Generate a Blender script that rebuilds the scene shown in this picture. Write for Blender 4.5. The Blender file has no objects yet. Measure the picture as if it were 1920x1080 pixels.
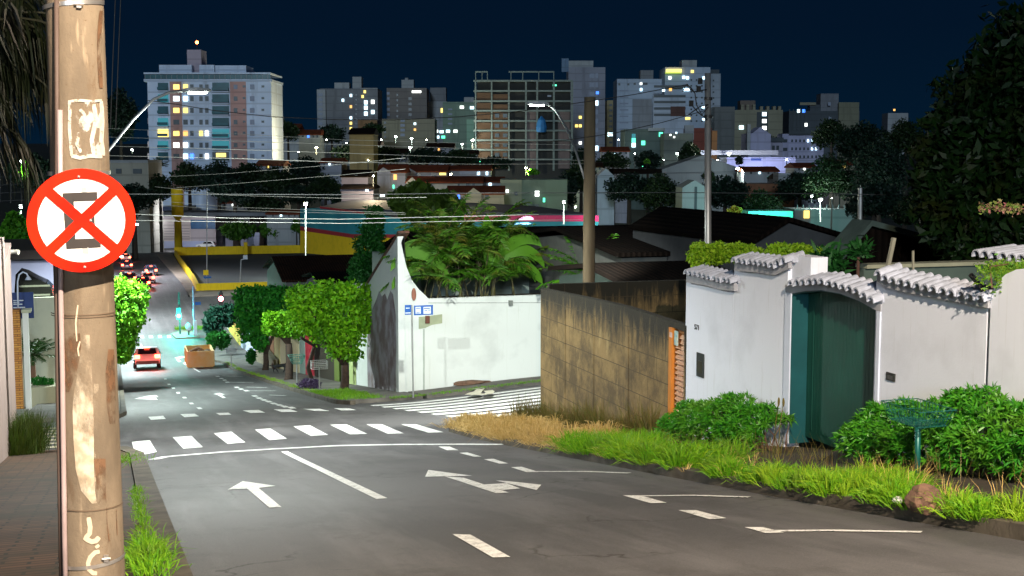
import bpy, bmesh, math, random
import numpy as np
from mathutils import Vector, Matrix
random.seed(7); RNG = np.random.default_rng(7)
S = bpy.context.scene; COL = S.collection; PI = math.pi
# ---------------------------------------------------------------- camera
FPX = 2400.0; TH = math.atan(.313); PH = math.atan(.1)
fwd = Vector((math.sin(TH)*math.cos(PH), math.cos(TH)*math.cos(PH), -math.sin(PH)))
rgt = Vector((math.cos(TH), -math.sin(TH), 0)); upv = rgt.cross(fwd)
hfw = Vector((math.sin(TH), math.cos(TH), 0)); CAM = Vector((0, 0, 1.6))
cd = bpy.data.cameras.new('camera'); cam = bpy.data.objects.new('camera', cd); COL.objects.link(cam)
cd.sensor_width = 36; cd.lens = FPX/1920*36; cd.clip_start = .1; cd.clip_end = 6000
cam.matrix_world = Matrix.Translation(CAM) @ Matrix((rgt, upv, -fwd)).transposed().to_4x4()
S.camera = cam
# ---------------------------------------------------------------- world, added fill sun, exposure
W = bpy.data.worlds.new('World'); S.world = W; W.use_nodes = True
nt = W.node_tree; nt.nodes.clear()
wo = nt.nodes.new('ShaderNodeOutputWorld'); bg = nt.nodes.new('ShaderNodeBackground')
tc = nt.nodes.new('ShaderNodeTexCoord'); sx = nt.nodes.new('ShaderNodeSeparateXYZ'); cr = nt.nodes.new('ShaderNodeValToRGB')
cr.color_ramp.elements[0].position = 0; cr.color_ramp.elements[0].color = (.0010, .0100, .0255, 1)
cr.color_ramp.elements[1].position = .45; cr.color_ramp.elements[1].color = (.0014, .0050, .0165, 1)
e = cr.color_ramp.elements.new(.1); e.color = (.0010, .0070, .0200, 1)
nt.links.new(tc.outputs['Generated'], sx.inputs[0]); nt.links.new(sx.outputs['Z'], cr.inputs[0])
nt.links.new(cr.outputs[0], bg.inputs[0]); nt.links.new(bg.outputs[0], wo.inputs[0]); bg.inputs[1].default_value = 1.0
def sun(el, az, strength, col, ang):
    d = bpy.data.lights.new('fill_sun', 'SUN'); d.energy = strength; d.color = col; d.angle = math.radians(ang)
    o = bpy.data.objects.new('fill_sun', d); COL.objects.link(o)
    el, az = math.radians(el), math.radians(az)
    v = Vector((math.sin(az)*math.cos(el), math.cos(az)*math.cos(el), math.sin(el)))   # towards the fill sun, added to light the far facades
    o.rotation_euler = (-v).to_track_quat('-Z', 'Y').to_euler(); return o
sun(11, 203, .9, (.66, .84, 1.0), 6)
S.view_settings.view_transform = 'Standard'; S.view_settings.look = 'None'
S.view_settings.exposure = 0.0; S.view_settings.gamma = 1.0
S.cycles.use_denoising = True; S.cycles.max_bounces = 5; S.cycles.diffuse_bounces = 3
S.cycles.transparent_max_bounces = 8; S.cycles.sample_clamp_indirect = 4
S.cycles.use_light_tree = True
# ---------------------------------------------------------------- pixel survey (1920x1080 of the photo)
def ray(x, y): return fwd + rgt*((x-960)/FPX) + upv*((540-y)/FPX)
PR = [(-60, 10.1), (0, 0), (27, -4.55), (56, -8.5), (84, -12.1), (100, -13.6), (110, -13.95), (150, -14.1), (170, -14.2), (230, -16.2), (300, -18), (350, -13),
      (450, -5), (600, 5), (800, 10), (1200, 16), (4000, 30)]
_ys = np.arange(-60, 1300, .5); _z = np.interp(_ys, [p[0] for p in PR], [p[1] for p in PR])
_k = np.exp(-np.arange(-8, 9)**2/(2*3.0**2)); _k /= _k.sum(); _z = np.convolve(np.pad(_z, 8, 'edge'), _k, 'valid')
def sst(t): t = min(1, max(0, t)); return t*t*(3-2*t)
def G(x, y):
    z = float(np.interp(y, _ys, _z))
    if 28 < y < 60: z += .38*sst((x-8.5)/8)*sst((y-28)/6)*sst((60-y)/8)
    return z
def gp(px, py, tmax=1500):
    d = ray(px, py); t = 2.0; st = .5; p = CAM + d*t
    while t < tmax:
        p = CAM + d*t
        if p.z < G(p.x, p.y):
            a, b = t-st, t
            for _ in range(18):
                m = (a+b)/2; q = CAM + d*m
                if q.z < G(q.x, q.y): b = m
                else: a = m
            return CAM + d*b
        t += st
        if t > 120: st = 2
    return p
def onX(X, px, py): d = ray(px, py); return CAM + d*((X-CAM.x)/d.x)
def onY(Y, px, py): d = ray(px, py); return CAM + d*((Y-CAM.y)/d.y)
def onD(D, px, py): d = ray(px, py); return CAM + d*(D/d.dot(hfw))
# ---------------------------------------------------------------- materials
MATS = {}
def nodes(name):
    m = bpy.data.materials.new(name); m.use_nodes = True; t = m.node_tree
    return m, t, t.nodes['Principled BSDF']
def mix(t, a, b, fac, mode='MIX'):
    n = t.nodes.new('ShaderNodeMix'); n.data_type = 'RGBA'; n.blend_type = mode
    for s, v in ((6, a), (7, b), (0, fac)):
        if isinstance(v, (tuple, list)): n.inputs[s].default_value = (*v[:3], 1)
        elif isinstance(v, (int, float)): n.inputs[s].default_value = v
        else: t.links.new(v, n.inputs[s])
    return n.outputs[2]
def noi(t, scale, detail=4, rough=.55, vec=None, st=None):
    n = t.nodes.new('ShaderNodeTexNoise'); n.inputs['Scale'].default_value = scale
    n.inputs['Detail'].default_value = detail; n.inputs['Roughness'].default_value = rough
    g = t.nodes.new('ShaderNodeNewGeometry'); src = g.outputs['Position']
    if vec is not None: src = vec
    if st:
        v = t.nodes.new('ShaderNodeVectorMath'); v.operation = 'MULTIPLY'; v.inputs[1].default_value = st
        t.links.new(src, v.inputs[0]); src = v.outputs[0]
    t.links.new(src, n.inputs['Vector']); return n.outputs[0]
def ramp(t, src, p0, p1, c0=(0, 0, 0), c1=(1, 1, 1)):
    r = t.nodes.new('ShaderNodeValToRGB'); e = r.color_ramp.elements
    e[0].position = p0; e[1].position = p1; e[0].color = (*c0, 1); e[1].color = (*c1, 1)
    t.links.new(src, r.inputs[0]); return r.outputs[0]
def bump(t, b, src, st=.3, dist=.02):
    n = t.nodes.new('ShaderNodeBump'); n.inputs['Strength'].default_value = st; n.inputs['Distance'].default_value = dist
    t.links.new(src, n.inputs['Height']); t.links.new(n.outputs[0], b.inputs['Normal'])
def mat(name, col, rough=.7, metal=0, var=.25, scale=3, st=None, bmp=0, col2=None, emis=0, spec=None):
    if name in MATS: return MATS[name]
    m, t, b = nodes(name); b.inputs['Roughness'].default_value = rough; b.inputs['Metallic'].default_value = metal
    if spec is not None: b.inputs['Specular IOR Level'].default_value = spec
    if var > 0 or col2:
        f = ramp(t, noi(t, scale, st=st), .3, .7)
        c2 = col2 or tuple(c*(1-var) for c in col)
        t.links.new(mix(t, col, c2, f), b.inputs['Base Color'])
        if bmp: bump(t, b, noi(t, scale*12, 3), bmp, .01)
    else: b.inputs['Base Color'].default_value = (*col, 1)
    if emis: b.inputs['Emission Color'].default_value = (*col, 1); b.inputs['Emission Strength'].default_value = emis
    MATS[name] = m; return m
def emi(name, col, s):
    if name in MATS: return MATS[name]
    m, t, b = nodes(name); b.inputs['Base Color'].default_value = (*[c*.5 for c in col], 1); b.inputs['Roughness'].default_value = .4
    b.inputs['Emission Color'].default_value = (*col, 1); b.inputs['Emission Strength'].default_value = s
    MATS[name] = m; return m
def leafmat(name, c1, c2, trans=.25, c3=None, rough=.55):
    if name in MATS: return MATS[name]
    m, t, b = nodes(name); b.inputs['Roughness'].default_value = rough
    g = t.nodes.new('ShaderNodeNewGeometry')
    c = mix(t, c1, c2, g.outputs['Random Per Island'])
    if c3: c = mix(t, c, c3, ramp(t, noi(t, 1.3, 3), .5, .68))
    t.links.new(c, b.inputs['Base Color'])
    b.inputs['Specular IOR Level'].default_value = .3
    if trans:
        tr = t.nodes.new('ShaderNodeBsdfTranslucent'); t.links.new(c, tr.inputs[0])
        ms = t.nodes.new('ShaderNodeMixShader'); ms.inputs[0].default_value = trans
        t.links.new(b.outputs[0], ms.inputs[1]); t.links.new(tr.outputs[0], ms.inputs[2])
        t.links.new(ms.outputs[0], t.nodes['Material Output'].inputs[0])
    MATS[name] = m; return m
# ---------------------------------------------------------------- objects
def tag(o, label=None, cat=None, group=None, kind=None):
    if label: o['label'] = label
    if cat: o['category'] = cat
    if group: o['group'] = group
    if kind: o['kind'] = kind
    return o
WLOC = {}
def empty(name, loc, label, cat, group=None, rz=0):
    o = bpy.data.objects.new(name, None); COL.objects.link(o); o.location = loc; o.rotation_euler = (0, 0, rz); o.empty_display_size = .2
    WLOC[o.name] = Vector(loc); return tag(o, label, cat, group)
def wloc(o): return WLOC.get(o.name, Vector((0, 0, 0)))
class MB:
    def __init__(s): s.v = []; s.f = []; s.m = []; s.mi = 0
    def face(s, pts):
        n = len(s.v); s.v += [tuple(p) for p in pts]; s.f.append(tuple(range(n, n+len(pts)))); s.m.append(s.mi)
    def raw(s, vs, fs):
        n = len(s.v); s.v += [tuple(p) for p in vs]
        for f in fs: s.f.append(tuple(i+n for i in f)); s.m.append(s.mi)
    def box(s, c, sz, M=None):
        hx, hy, hz = sz[0]/2, sz[1]/2, sz[2]/2
        vs = [Vector((x*hx, y*hy, z*hz)) for z in (-1, 1) for y in (-1, 1) for x in (-1, 1)]
        if M is not None: vs = [M @ v for v in vs]
        vs = [v+Vector(c) for v in vs]
        s.raw(vs, [(0, 2, 3, 1), (4, 5, 7, 6), (0, 1, 5, 4), (2, 6, 7, 3), (0, 4, 6, 2), (1, 3, 7, 5)])
    def lohi(s, a, b): s.box([(a[i]+b[i])/2 for i in range(3)], [abs(b[i]-a[i]) for i in range(3)])
    def tube(s, pts, rs, n=8, cap=True):
        pts = [Vector(p) for p in pts]
        if not isinstance(rs, (list, tuple)): rs = [rs]*len(pts)
        rings = []; prev = None
        for i, p in enumerate(pts):
            d = (pts[min(i+1, len(pts)-1)]-pts[max(i-1, 0)]).normalized()
            if prev is None: a = d.orthogonal().normalized()
            else: a = (prev - d*prev.dot(d)); a = a.normalized() if a.length > 1e-6 else d.orthogonal().normalized()
            prev = a; b = d.cross(a)
            rings.append([p + (a*math.cos(2*PI*k/n)+b*math.sin(2*PI*k/n))*rs[i] for k in range(n)])
        vs = [v for r in rings for v in r]; fs = []
        for i in range(len(pts)-1):
            for k in range(n):
                k2 = (k+1) % n; fs.append((i*n+k, i*n+k2, (i+1)*n+k2, (i+1)*n+k))
        if cap: fs += [tuple(range(n))[::-1], tuple(range((len(pts)-1)*n, len(pts)*n))]
        s.raw(vs, fs)
    def prism(s, pts, off):
        """closed polygon pts extruded by vector off"""
        pts = [Vector(p) for p in pts]; n = len(pts); off = Vector(off)
        vs = pts+[p+off for p in pts]
        s.raw(vs, [tuple(range(n))[::-1], tuple(range(n, 2*n))]+[(i, (i+1) % n, (i+1) % n+n, i+n) for i in range(n)])
    def ell(s, c, r, nu=12, nv=8):
        c = Vector(c); r = r if isinstance(r, (tuple, list)) else (r, r, r)
        vs = [c+Vector((0, 0, r[2]))]+[c+Vector((r[0]*math.sin(PI*j/nv)*math.cos(2*PI*i/nu), r[1]*math.sin(PI*j/nv)*math.sin(2*PI*i/nu), r[2]*math.cos(PI*j/nv))) for j in range(1, nv) for i in range(nu)]+[c-Vector((0, 0, r[2]))]
        fs = [(0, 1+i, 1+(i+1) % nu) for i in range(nu)]
        for j in range(nv-2):
            for i in range(nu): fs.append((1+j*nu+i, 1+(j+1)*nu+i, 1+(j+1)*nu+(i+1) % nu, 1+j*nu+(i+1) % nu))
        L = len(vs)-1; b = 1+(nv-2)*nu
        fs += [(L, b+(i+1) % nu, b+i) for i in range(nu)]
        s.raw(vs, fs)
    def build(s, name, m, parent=None, local=False, smooth=False, label=None):
        me = bpy.data.meshes.new(name)
        vs = s.v
        if parent is not None and not local:
            w = wloc(parent); vs = [(v[0]-w.x, v[1]-w.y, v[2]-w.z) for v in vs]
        me.from_pydata([tuple(v) for v in vs], [], s.f)
        for mm in (m if isinstance(m, list) else [m]): me.materials.append(mm)
        if isinstance(m, list): me.polygons.foreach_set('material_index', s.m)
        if smooth: me.polygons.foreach_set('use_smooth', [True]*len(me.polygons))
        me.update()
        o = bpy.data.objects.new(name, me); COL.objects.link(o)
        if parent is not None: o.parent = parent; WLOC[o.name] = wloc(parent) if not local else Vector((0, 0, 0))
        if label: o['label'] = label
        return o
def npmesh(name, V, nper, m, parent=None, smooth=False):
    """V: (k*nper,3) array, each nper verts one face"""
    w = wloc(parent) if parent is not None else Vector((0, 0, 0))
    V = np.asarray(V, dtype=np.float32).reshape(-1, 3) - np.array(w, dtype=np.float32)
    k = len(V)//nper; me = bpy.data.meshes.new(name)
    me.vertices.add(len(V)); me.vertices.foreach_set('co', V.ravel())
    me.loops.add(k*nper); me.loops.foreach_set('vertex_index', np.arange(k*nper, dtype=np.int32))
    me.polygons.add(k); me.polygons.foreach_set('loop_start', np.arange(0, k*nper, nper, dtype=np.int32))
    me.polygons.foreach_set('loop_total', np.full(k, nper, dtype=np.int32))
    me.materials.append(m); me.update(calc_edges=True)
    if smooth: me.polygons.foreach_set('use_smooth', [True]*k)
    o = bpy.data.objects.new(name, me); COL.objects.link(o)
    if parent is not None: o.parent = parent; WLOC[o.name] = w
    return o
def unit(a): return a/np.maximum(np.linalg.norm(a, axis=1, keepdims=True), 1e-9)
def leaves(P, size, asp=.55, up=.4, rng=RNG, out=None):
    """rhombus leaves at points P"""
    n = len(P); d = unit(rng.normal(size=(n, 3)) + (out*.8 if out is not None else 0)); a = unit(np.cross(d, rng.normal(size=(n, 3))))
    a[:, 2] *= 1
    s = size*rng.uniform(.45, 1.5, (n, 1)); l = d*s*.5; w = a*s*.5*asp
    V = np.stack([P-l, P+w-l*.1, P+l, P-w-l*.1], 1); return V.reshape(-1, 3)
def blobpts(n, ells, rng=RNG, shell=.55):
    """points in the outer shell of a union of ellipsoids (cx,cy,cz,rx,ry,rz), with clumps"""
    vol = np.array([e[3]*e[4]+e[3]*e[5]+e[4]*e[5] for e in ells]); idx = rng.choice(len(ells), n, p=vol/vol.sum())
    E = np.array(ells)[idx]; d = unit(rng.normal(size=(n, 3))); r = 1-(1-shell)*rng.random((n, 1))**1.6
    r = np.where(rng.random((n, 1)) < .035, rng.uniform(1.02, 1.16, (n, 1)), r); r *= 1+.16*np.sin(d[:, :1]*7+E[:, :1]*3)*np.sin(d[:, 1:2]*8+E[:, 1:2])+.08*np.sin(d[:, 2:3]*13+E[:, 2:3])
    return E[:, :3]+d*r*E[:, 3:6], d
def struct(name, mb, m, smooth=False): return tag(mb.build(name, m, smooth=smooth), kind='structure')
def sheet(name, ys, x0, x1, dz, m, nx=4, skirt=0, kind='structure', zf=None):
    """ground-following sheet between x0(y) and x1(y), with skirts down its long sides"""
    mb = MB(); f0 = x0 if callable(x0) else (lambda y: x0); f1 = x1 if callable(x1) else (lambda y: x1); g = zf or G
    rows = []
    for y in ys: rows.append([(f0(y)+(f1(y)-f0(y))*i/nx, y) for i in range(nx+1)])
    n = nx+1; vs = [(x, y, g(x, y)+dz) for r in rows for (x, y) in r]
    fs = [(j*n+i, j*n+i+1, (j+1)*n+i+1, (j+1)*n+i) for j in range(len(rows)-1) for i in range(nx)]
    mb.raw(vs, fs)
    if skirt:
        for side in (0, nx):
            vs = []; 
            for r in rows: x, y = r[side]; vs += [(x, y, g(x, y)+dz), (x, y, g(x, y)+dz-skirt)]
            mb.raw(vs, [(2*j, 2*j+1, 2*j+3, 2*j+2) for j in range(len(rows)-1)])
        for r in (rows[0], rows[-1]):
            vs = []
            for x, y in r: vs += [(x, y, g(x, y)+dz), (x, y, g(x, y)+dz-skirt)]
            mb.raw(vs, [(2*j, 2*j+1, 2*j+3, 2*j+2) for j in range(nx)])
    o = mb.build(name, m)
    if kind: tag(o, kind=kind)
    return o
def copy_tree(o, parent=None):
    c = o.copy(); COL.objects.link(c)
    if parent is not None: c.parent = parent
    for ch in o.children: copy_tree(ch, c)
    return c
def point(name, loc, watts, col, r=.12, parent=None):
    d = bpy.data.lights.new(name, 'POINT'); d.energy = watts; d.color = col; d.shadow_soft_size = r
    o = bpy.data.objects.new(name, d); COL.objects.link(o)
    if parent is not None: o.parent = parent; o.location = Vector(loc)-wloc(parent)
    else: o.location = loc
    return o
def spot(name, loc, to, watts, col, ang=150, blend=.6, r=.12, parent=None):
    d = bpy.data.lights.new(name, 'SPOT'); d.energy = watts; d.color = col; d.shadow_soft_size = r
    d.spot_size = math.radians(ang); d.spot_blend = blend
    o = bpy.data.objects.new(name, d); COL.objects.link(o); o.location = loc
    o.rotation_euler = (Vector(to)-Vector(loc)).to_track_quat('-Z', 'Y').to_euler()
    if parent is not None: o.parent = parent; o.location = Vector(loc)-wloc(parent)
    return o
# ---------------------------------------------------------------- ground, roads, pavements
def asphalt():
    m, t, b = nodes('asphalt'); b.inputs['Roughness'].default_value = .66; b.inputs['Specular IOR Level'].default_value = .4
    c = mix(t, (.100, .096, .098), (.074, .072, .074), ramp(t, noi(t, .5, 7, .7, st=(1, .45, 1)), .42, .58))
    c = mix(t, c, (.135, .131, .134), ramp(t, noi(t, 1.0, 5, .6, st=(1.5, .035, 1)), .48, .66))          # wheel tracks polished pale
    c = mix(t, c, (.066, .063, .063), ramp(t, noi(t, .55, 7, .75, st=(1, .6, 1)), .52, .66))           # tar patches, oil
    v = t.nodes.new('ShaderNodeTexVoronoi'); v.feature = 'DISTANCE_TO_EDGE'; v.inputs['Scale'].default_value = .55
    g = t.nodes.new('ShaderNodeNewGeometry'); n = t.nodes.new('ShaderNodeTexNoise'); n.inputs['Scale'].default_value = 1.5; n.inputs['Detail'].default_value = 5
    a = t.nodes.new('ShaderNodeVectorMath'); a.operation = 'MULTIPLY_ADD'; a.inputs[1].default_value = (1.1, 1.1, 0); t.links.new(n.outputs['Color'], a.inputs[0]); t.links.new(g.outputs['Position'], a.inputs[2]); t.links.new(g.outputs['Position'], n.inputs['Vector']); t.links.new(a.outputs[0], v.inputs['Vector'])
    mk = mix(t, ramp(t, v.outputs['Distance'], .004, .013, (1, 1, 1), (0, 0, 0)), (0, 0, 0), ramp(t, noi(t, .5, 3), .38, .46))
    c = mix(t, c, (.040, .037, .035), mk)                                                               # cracks
    sp = noi(t, 75, 3, .7); c = mix(t, c, (.22, .21, .20), ramp(t, sp, .60, .74)); c = mix(t, c, (.02, .02, .02), ramp(t, sp, .28, .40, (1, 1, 1), (0, 0, 0)))
    t.links.new(c, b.inputs['Base Color']); bump(t, b, noi(t, 48, 4, .7), .6, .012); return m
ASP = asphalt()
MARK = None
def markmat():
    m, t, b = nodes('road_paint'); b.inputs['Roughness'].default_value = .6
    c = mix(t, (.86, .86, .83), (.42, .42, .41), ramp(t, noi(t, 7, 6, .7), .50, .74))
    c = mix(t, c, (.10, .10, .10), ramp(t, noi(t, 26, 5, .75), .55, .66)); t.links.new(c, b.inputs['Base Color']); return m
MARK = markmat()
CONC = mat('kerb_concrete', (.12, .10, .075), .9, col2=(.045, .038, .026), scale=2.6, bmp=.5)
DIRT = mat('bare_soil', (.060, .042, .024), .95, col2=(.026, .02, .013), scale=2.5, bmp=.8)
def paving():
    m, t, b = nodes('old_paving'); b.inputs['Roughness'].default_value = .85
    br = t.nodes.new('ShaderNodeTexBrick'); g = t.nodes.new('ShaderNodeNewGeometry')
    mp = t.nodes.new('ShaderNodeVectorMath'); mp.operation = 'ADD'
    nz = t.nodes.new('ShaderNodeTexNoise'); nz.inputs['Scale'].default_value = 2.2
    sc = t.nodes.new('ShaderNodeVectorMath'); sc.operation = 'SCALE'; sc.inputs['Scale'].default_value = .09
    t.links.new(g.outputs['Position'], nz.inputs['Vector']); t.links.new(nz.outputs['Color'], sc.inputs[0])
    t.links.new(g.outputs['Position'], mp.inputs[0]); t.links.new(sc.outputs[0], mp.inputs[1]); t.links.new(mp.outputs[0], br.inputs['Vector'])
    br.inputs['Scale'].default_value = 1; br.inputs['Brick Width'].default_value = .46; br.inputs['Row Height'].default_value = .15
    br.inputs['Mortar Size'].default_value = .022; br.inputs['Mortar Smooth'].default_value = .4
    br.inputs['Color1'].default_value = (.095, .046, .022, 1); br.inputs['Color2'].default_value = (.045, .022, .011, 1); br.inputs['Mortar'].default_value = (.010, .007, .005, 1)
    c = mix(t, br.outputs['Color'], (.022, .018, .008), ramp(t, noi(t, 1.4, 5), .45, .7)); t.links.new(c, b.inputs['Base Color'])
    bump(t, b, br.outputs['Fac'], -.7, .012); return m
PAV = paving()
WALK = mat('pavement_concrete', (.17, .155, .135), .9, col2=(.075, .068, .06), scale=1.2, bmp=.6)
GRD = mat('dark_earth', (.020, .026, .014), .95, col2=(.012, .014, .010), scale=.15)
# big terrain sheet
xs = sorted(set([-400, -250, -150, -100, -70, -50, -35, -25, -18, -12, -8, -5, -3, 0, 3, 6, 7, 8] + list(np.arange(8.5, 17.5, 1.0)) + [20, 26, 34, 45, 60, 80, 110, 150, 200, 280, 400, 600, 900, 1400]))
ys = list(np.arange(-40, 172, 1.0)) + list(np.arange(175, 350, 5.0)) + list(np.arange(360, 620, 20.0)) + [700, 800, 1000, 1200, 1600, 2200, 3000]
mb = MB(); n = len(xs)
mb.raw([(x, y, G(x, y)-.10) for y in ys for x in xs], [(j*n+i, j*n+i+1, (j+1)*n+i+1, (j+1)*n+i) for j in range(len(ys)-1) for i in range(n-1)])
struct('ground', mb, GRD)
R = lambda a, b, s=1.0: list(np.arange(a, b+.001, s))
KR = lambda y: float(np.interp(y, [-20, 8, 12, 16, 25, 29, 31.5], [6.75, 6.75, 6.8, 6.95, 7.35, 7.5, 8.6]))
KL = lambda y: float(np.interp(y, [-20, 20, 27, 29, 30.5], [.5, .5, .5, .2, -.8]))
sheet('street', R(-20, 31), lambda y: KL(y)-.4, lambda y: KR(y)+.4, 0, ASP, 8)
KL2 = lambda y: float(np.interp(y, [41, 42.5, 44, 95, 103, 107], [-.6, .1, .3, .35, -.5, -3]))
KR2 = lambda y: float(np.interp(y, [41, 42.2, 43.5, 50, 86, 94, 99, 104, 107], [9.5, 7.6, 7.2, 7.25, 7.35, 7.2, 6.2, 5.6, 5.6]))
sheet('street', R(42, 106), lambda y: KL2(y)-.4, lambda y: KR2(y)+.4, 0, ASP, 8)
sheet('cross_street', R(30, 43), -40, 60, -.004 + .0, ASP, 60)
sheet('avenue', R(105, 151), -60, 160, -.004, ASP, 40)
sheet('street', R(150, 290, 5), lambda y: float(np.interp(y, [150, 200, 290], [-3, -2.5, -1])), lambda y: float(np.interp(y, [150, 170, 290], [8.2, 8.8, 9.5])), 0.004, ASP, 6)
sheet('cross_street', R(262, 285, 2.5), 9, 140, 0.0, ASP, 20)
# pavements
sheet('pavement', R(-20, 29.5, .5), -2.6, lambda y: KL(y)-.30, .13, PAV, 6, .4)
sheet('kerb', R(-20, 30.5, .5), lambda y: KL(y)-.28, lambda y: KL(y), .14, CONC, 2, .3)
sheet('pavement', R(-20, 30.8, .5), lambda y: KR(y)+.22, 9.85, .12, DIRT, 6, .4)
sheet('kerb', R(-20, 31, .5), lambda y: KR(y), lambda y: KR(y)+.18, .13, CONC, 2, .3)
sheet('pavement', R(28.9, 30.8, .5), 9.9, 40, .12, DIRT, 30, .4)
sheet('pavement', R(43, 104, .5), lambda y: KR2(y)+.2, 10.2, .13, WALK, 4, .4)
sheet('kerb', R(42.4, 106, .5), lambda y: KR2(y), lambda y: KR2(y)+.18, .14, CONC, 2, .3)
sheet('pavement', R(42.8, 46.2, .5), 10.3, 40, .13, WALK, 30, .4)
sheet('pavement', R(42.4, 104, .5), -3.0, lambda y: KL2(y)-.2, .13, WALK, 4, .4)
sheet('kerb', R(42, 106, .5), lambda y: KL2(y)-.18, lambda y: KL2(y), .14, CONC, 2, .3)
sheet('pavement', R(42.6, 50, .5), -30, -3.1, .13, WALK, 20, .4)
sheet('pavement', R(151.3, 158, .8), 8.4, 60, .13, mat('light_paving', (.30, .24, .19), .9, col2=(.2, .17, .14), scale=.8), 20, .3)
sheet('pavement', R(151, 262, 3), 8.4, lambda y: 9.5+1.9*(y-158)/104 if y > 158 else 9.5, .13, mat('light_paving', (.3, .24, .19)), 2, .3)
# painted markings, surveyed on the photo
def drape(name, polys, m=MARK, dz=.009):
    mb = MB()
    for P in polys:
        Q = [gp(*p) for p in P]
        if len(Q) == 4:
            a, b, c, d = Q; N = max(1, int(max((d-a).length, (c-b).length)/.5)); L = [a.lerp(d, i/N) for i in range(N+1)]; Rr = [b.lerp(c, i/N) for i in range(N+1)]
            vs = []
            for l, r in zip(L, Rr): vs += [(l.x, l.y, G(l.x, l.y)+dz), (r.x, r.y, G(r.x, r.y)+dz)]
            mb.raw(vs, [(2*i, 2*i+1, 2*i+3, 2*i+2) for i in range(N)])
        else: mb.face([(q.x, q.y, G(q.x, q.y)+dz) for q in Q])
    o = struct(name, mb, m); return o
def line(name, pts, w, m=MARK, dz=.009, px=True):
    mb = MB(); Q = [gp(*p) for p in pts] if px else [Vector((x, y, 0)) for x, y in pts]
    Q2 = [Q[0]]
    for a, b in zip(Q, Q[1:]):
        N = max(1, int((b-a).length/.4)); Q2 += [a.lerp(b, i/N) for i in range(1, N+1)]
    vs = []
    for i, q in enumerate(Q2):
        d = Q2[min(i+1, len(Q2)-1)]-Q2[max(0, i-1)]; nn = Vector((-d.y, d.x, 0)).normalized()*w/2
        for s in (-1, 1): p = q+nn*s; vs.append((p.x, p.y, G(p.x, p.y)+dz))
    mb.raw(vs, [(2*i, 2*i+1, 2*i+3, 2*i+2) for i in range(len(Q2)-1)]); return struct(name, mb, m)
drape('crosswalk', [[(247,829),(281,826),(294,848),(255,856)],[(324,820.5),(359,818),(380,839),(344,842)],[(401,813),(434,810),(460,830),(427,833)],
 [(478,806),(507,804),(538,823),(505,826)],[(550,800),(581,798),(615,816),(583,818)],[(619,797),(649,796),(689,814),(656,815)],[(687,796),(716,796),(757,813),(727,814)],[(752,796),(780,796),(832,811),(803,812)]])
drape('crosswalk', [[(278,782),(306,780),(311,786),(283,788)],[(338,777),(365,776),(373,781),(346,783)],[(405,775),(428,774),(434,778),(412,779)],[(455,770),(485,769),(497,774),(470,775)],
 [(513,768),(545,768),(558,772.5),(528,773)],[(568,767),(600,767),(618,771),(590,771)],[(626,766),(655,766),(668,769.5),(640,770)]])
line('stop_line', [(288,862),(310,857),(420,848),(520,842),(640,836),(740,834),(860,833.5),(945,834)], .24)
line('lane_line', [(533,847),(716,936)], .14)
drape('lane_line', [[(848,1003),(882,1004),(957,1046),(924,1047)]])
drape('lane_arrow', [[(427,919),(455,903),(517,912),(485,916)], [(463,917),(485,916),(528,952),(505,953)]])
drape('lane_arrow', [[(803,882),(797,895),(835,894),(885,893)], [(833,894),(870,897),(955,925),(930,926)], [(899,910),(950,907),(975,917),(943,920)], [(930,902),(950,903),(1015,910),(1006,920)]])
drape('parking_line', [[(822,838),(843,838),(860,845),(838,845)],[(861,850),(876,849),(903,857),(888,857)],[(907,862),(925,861),(953,870),(937,870.5)],[(958,877),(978,876),(1010,886),(988,886.5)]])
line('parking_line', [(990,885),(1100,885),(1180,888)], .10)
drape('parking_line', [[(1168,930),(1200,930),(1250,944),(1220,945)]]); line('parking_line', [(1195,931),(1300,930),(1405,933)], .09)
drape('parking_line', [[(1272,958),(1305,958),(1362,973),(1330,975)]])
drape('parking_line', [[(1396,990),(1430,990),(1470,1000),(1435,1001)]]); line('parking_line', [(1425,997),(1560,996),(1728,999)], .09)
for pts, w in (([(478,743),(486,747),(495,750.5),(504,753.5),(513,757),(524,760),(534,763),(546.6,765)], .2), ([(444,726.6),(452,730),(462,733)], .2), ([(408,706),(415,710),(421,713),(426,717)], .2)):
    mb = MB()
    for p in pts:
        q = gp(*p); vs = []
        for dx, dy in ((-.1, -.55), (.1, -.55), (.1, .55), (-.1, .55)): vs.append((q.x+dx, q.y+dy, G(q.x+dx, q.y+dy)+.012))
        mb.face(vs)
    struct('parking_line', mb, MARK)
for a, b in (((465,733),(517,733)), ((462,726),(500,727)), ((416,705),(455,706)), ((428,717),(476,718)), ((505,741),(536,742))): line('parking_line', [a, b], .12)
mb = MB()
for p in ((310,711),(317,721),(325,728),(334,737),(346,746),(359,757),(374,766)):
    q = gp(*p); mb.face([(q.x+dx, q.y+dy, G(q.x+dx, q.y+dy)+.012) for dx, dy in ((-.07, -.6), (.07, -.6), (.07, .6), (-.07, .6))])
struct('lane_line', mb, MARK)
drape('lane_arrow', [[(252,748),(272,744),(290,745),(296,750)], [(272,743),(292,741.5),(297,744),(285,747)]]); drape('lane_arrow', [[(400,739),(412,737),(422,740),(410,741)], [(408,741),(414,740),(424,746),(418,747)]])
line('lane_line', [(264,645),(272,664)], .15)
drape('crosswalk', [[(262+17*i, 629), (269+17*i, 629), (270.5+17*i, 634), (262.5+17*i, 634)] for i in range(4)])
drape('parking_line', [[(327,671),(340,668),(352,669),(334,673)],[(330,674),(334,673),(340,678),(335,679)],[(343,681),(347,680),(355,686),(350,686)],[(358,689),(361,688),(377,698),(373,698)]])
mb = MB()                                          # zebra over the right and left arms of the cross street
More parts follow.
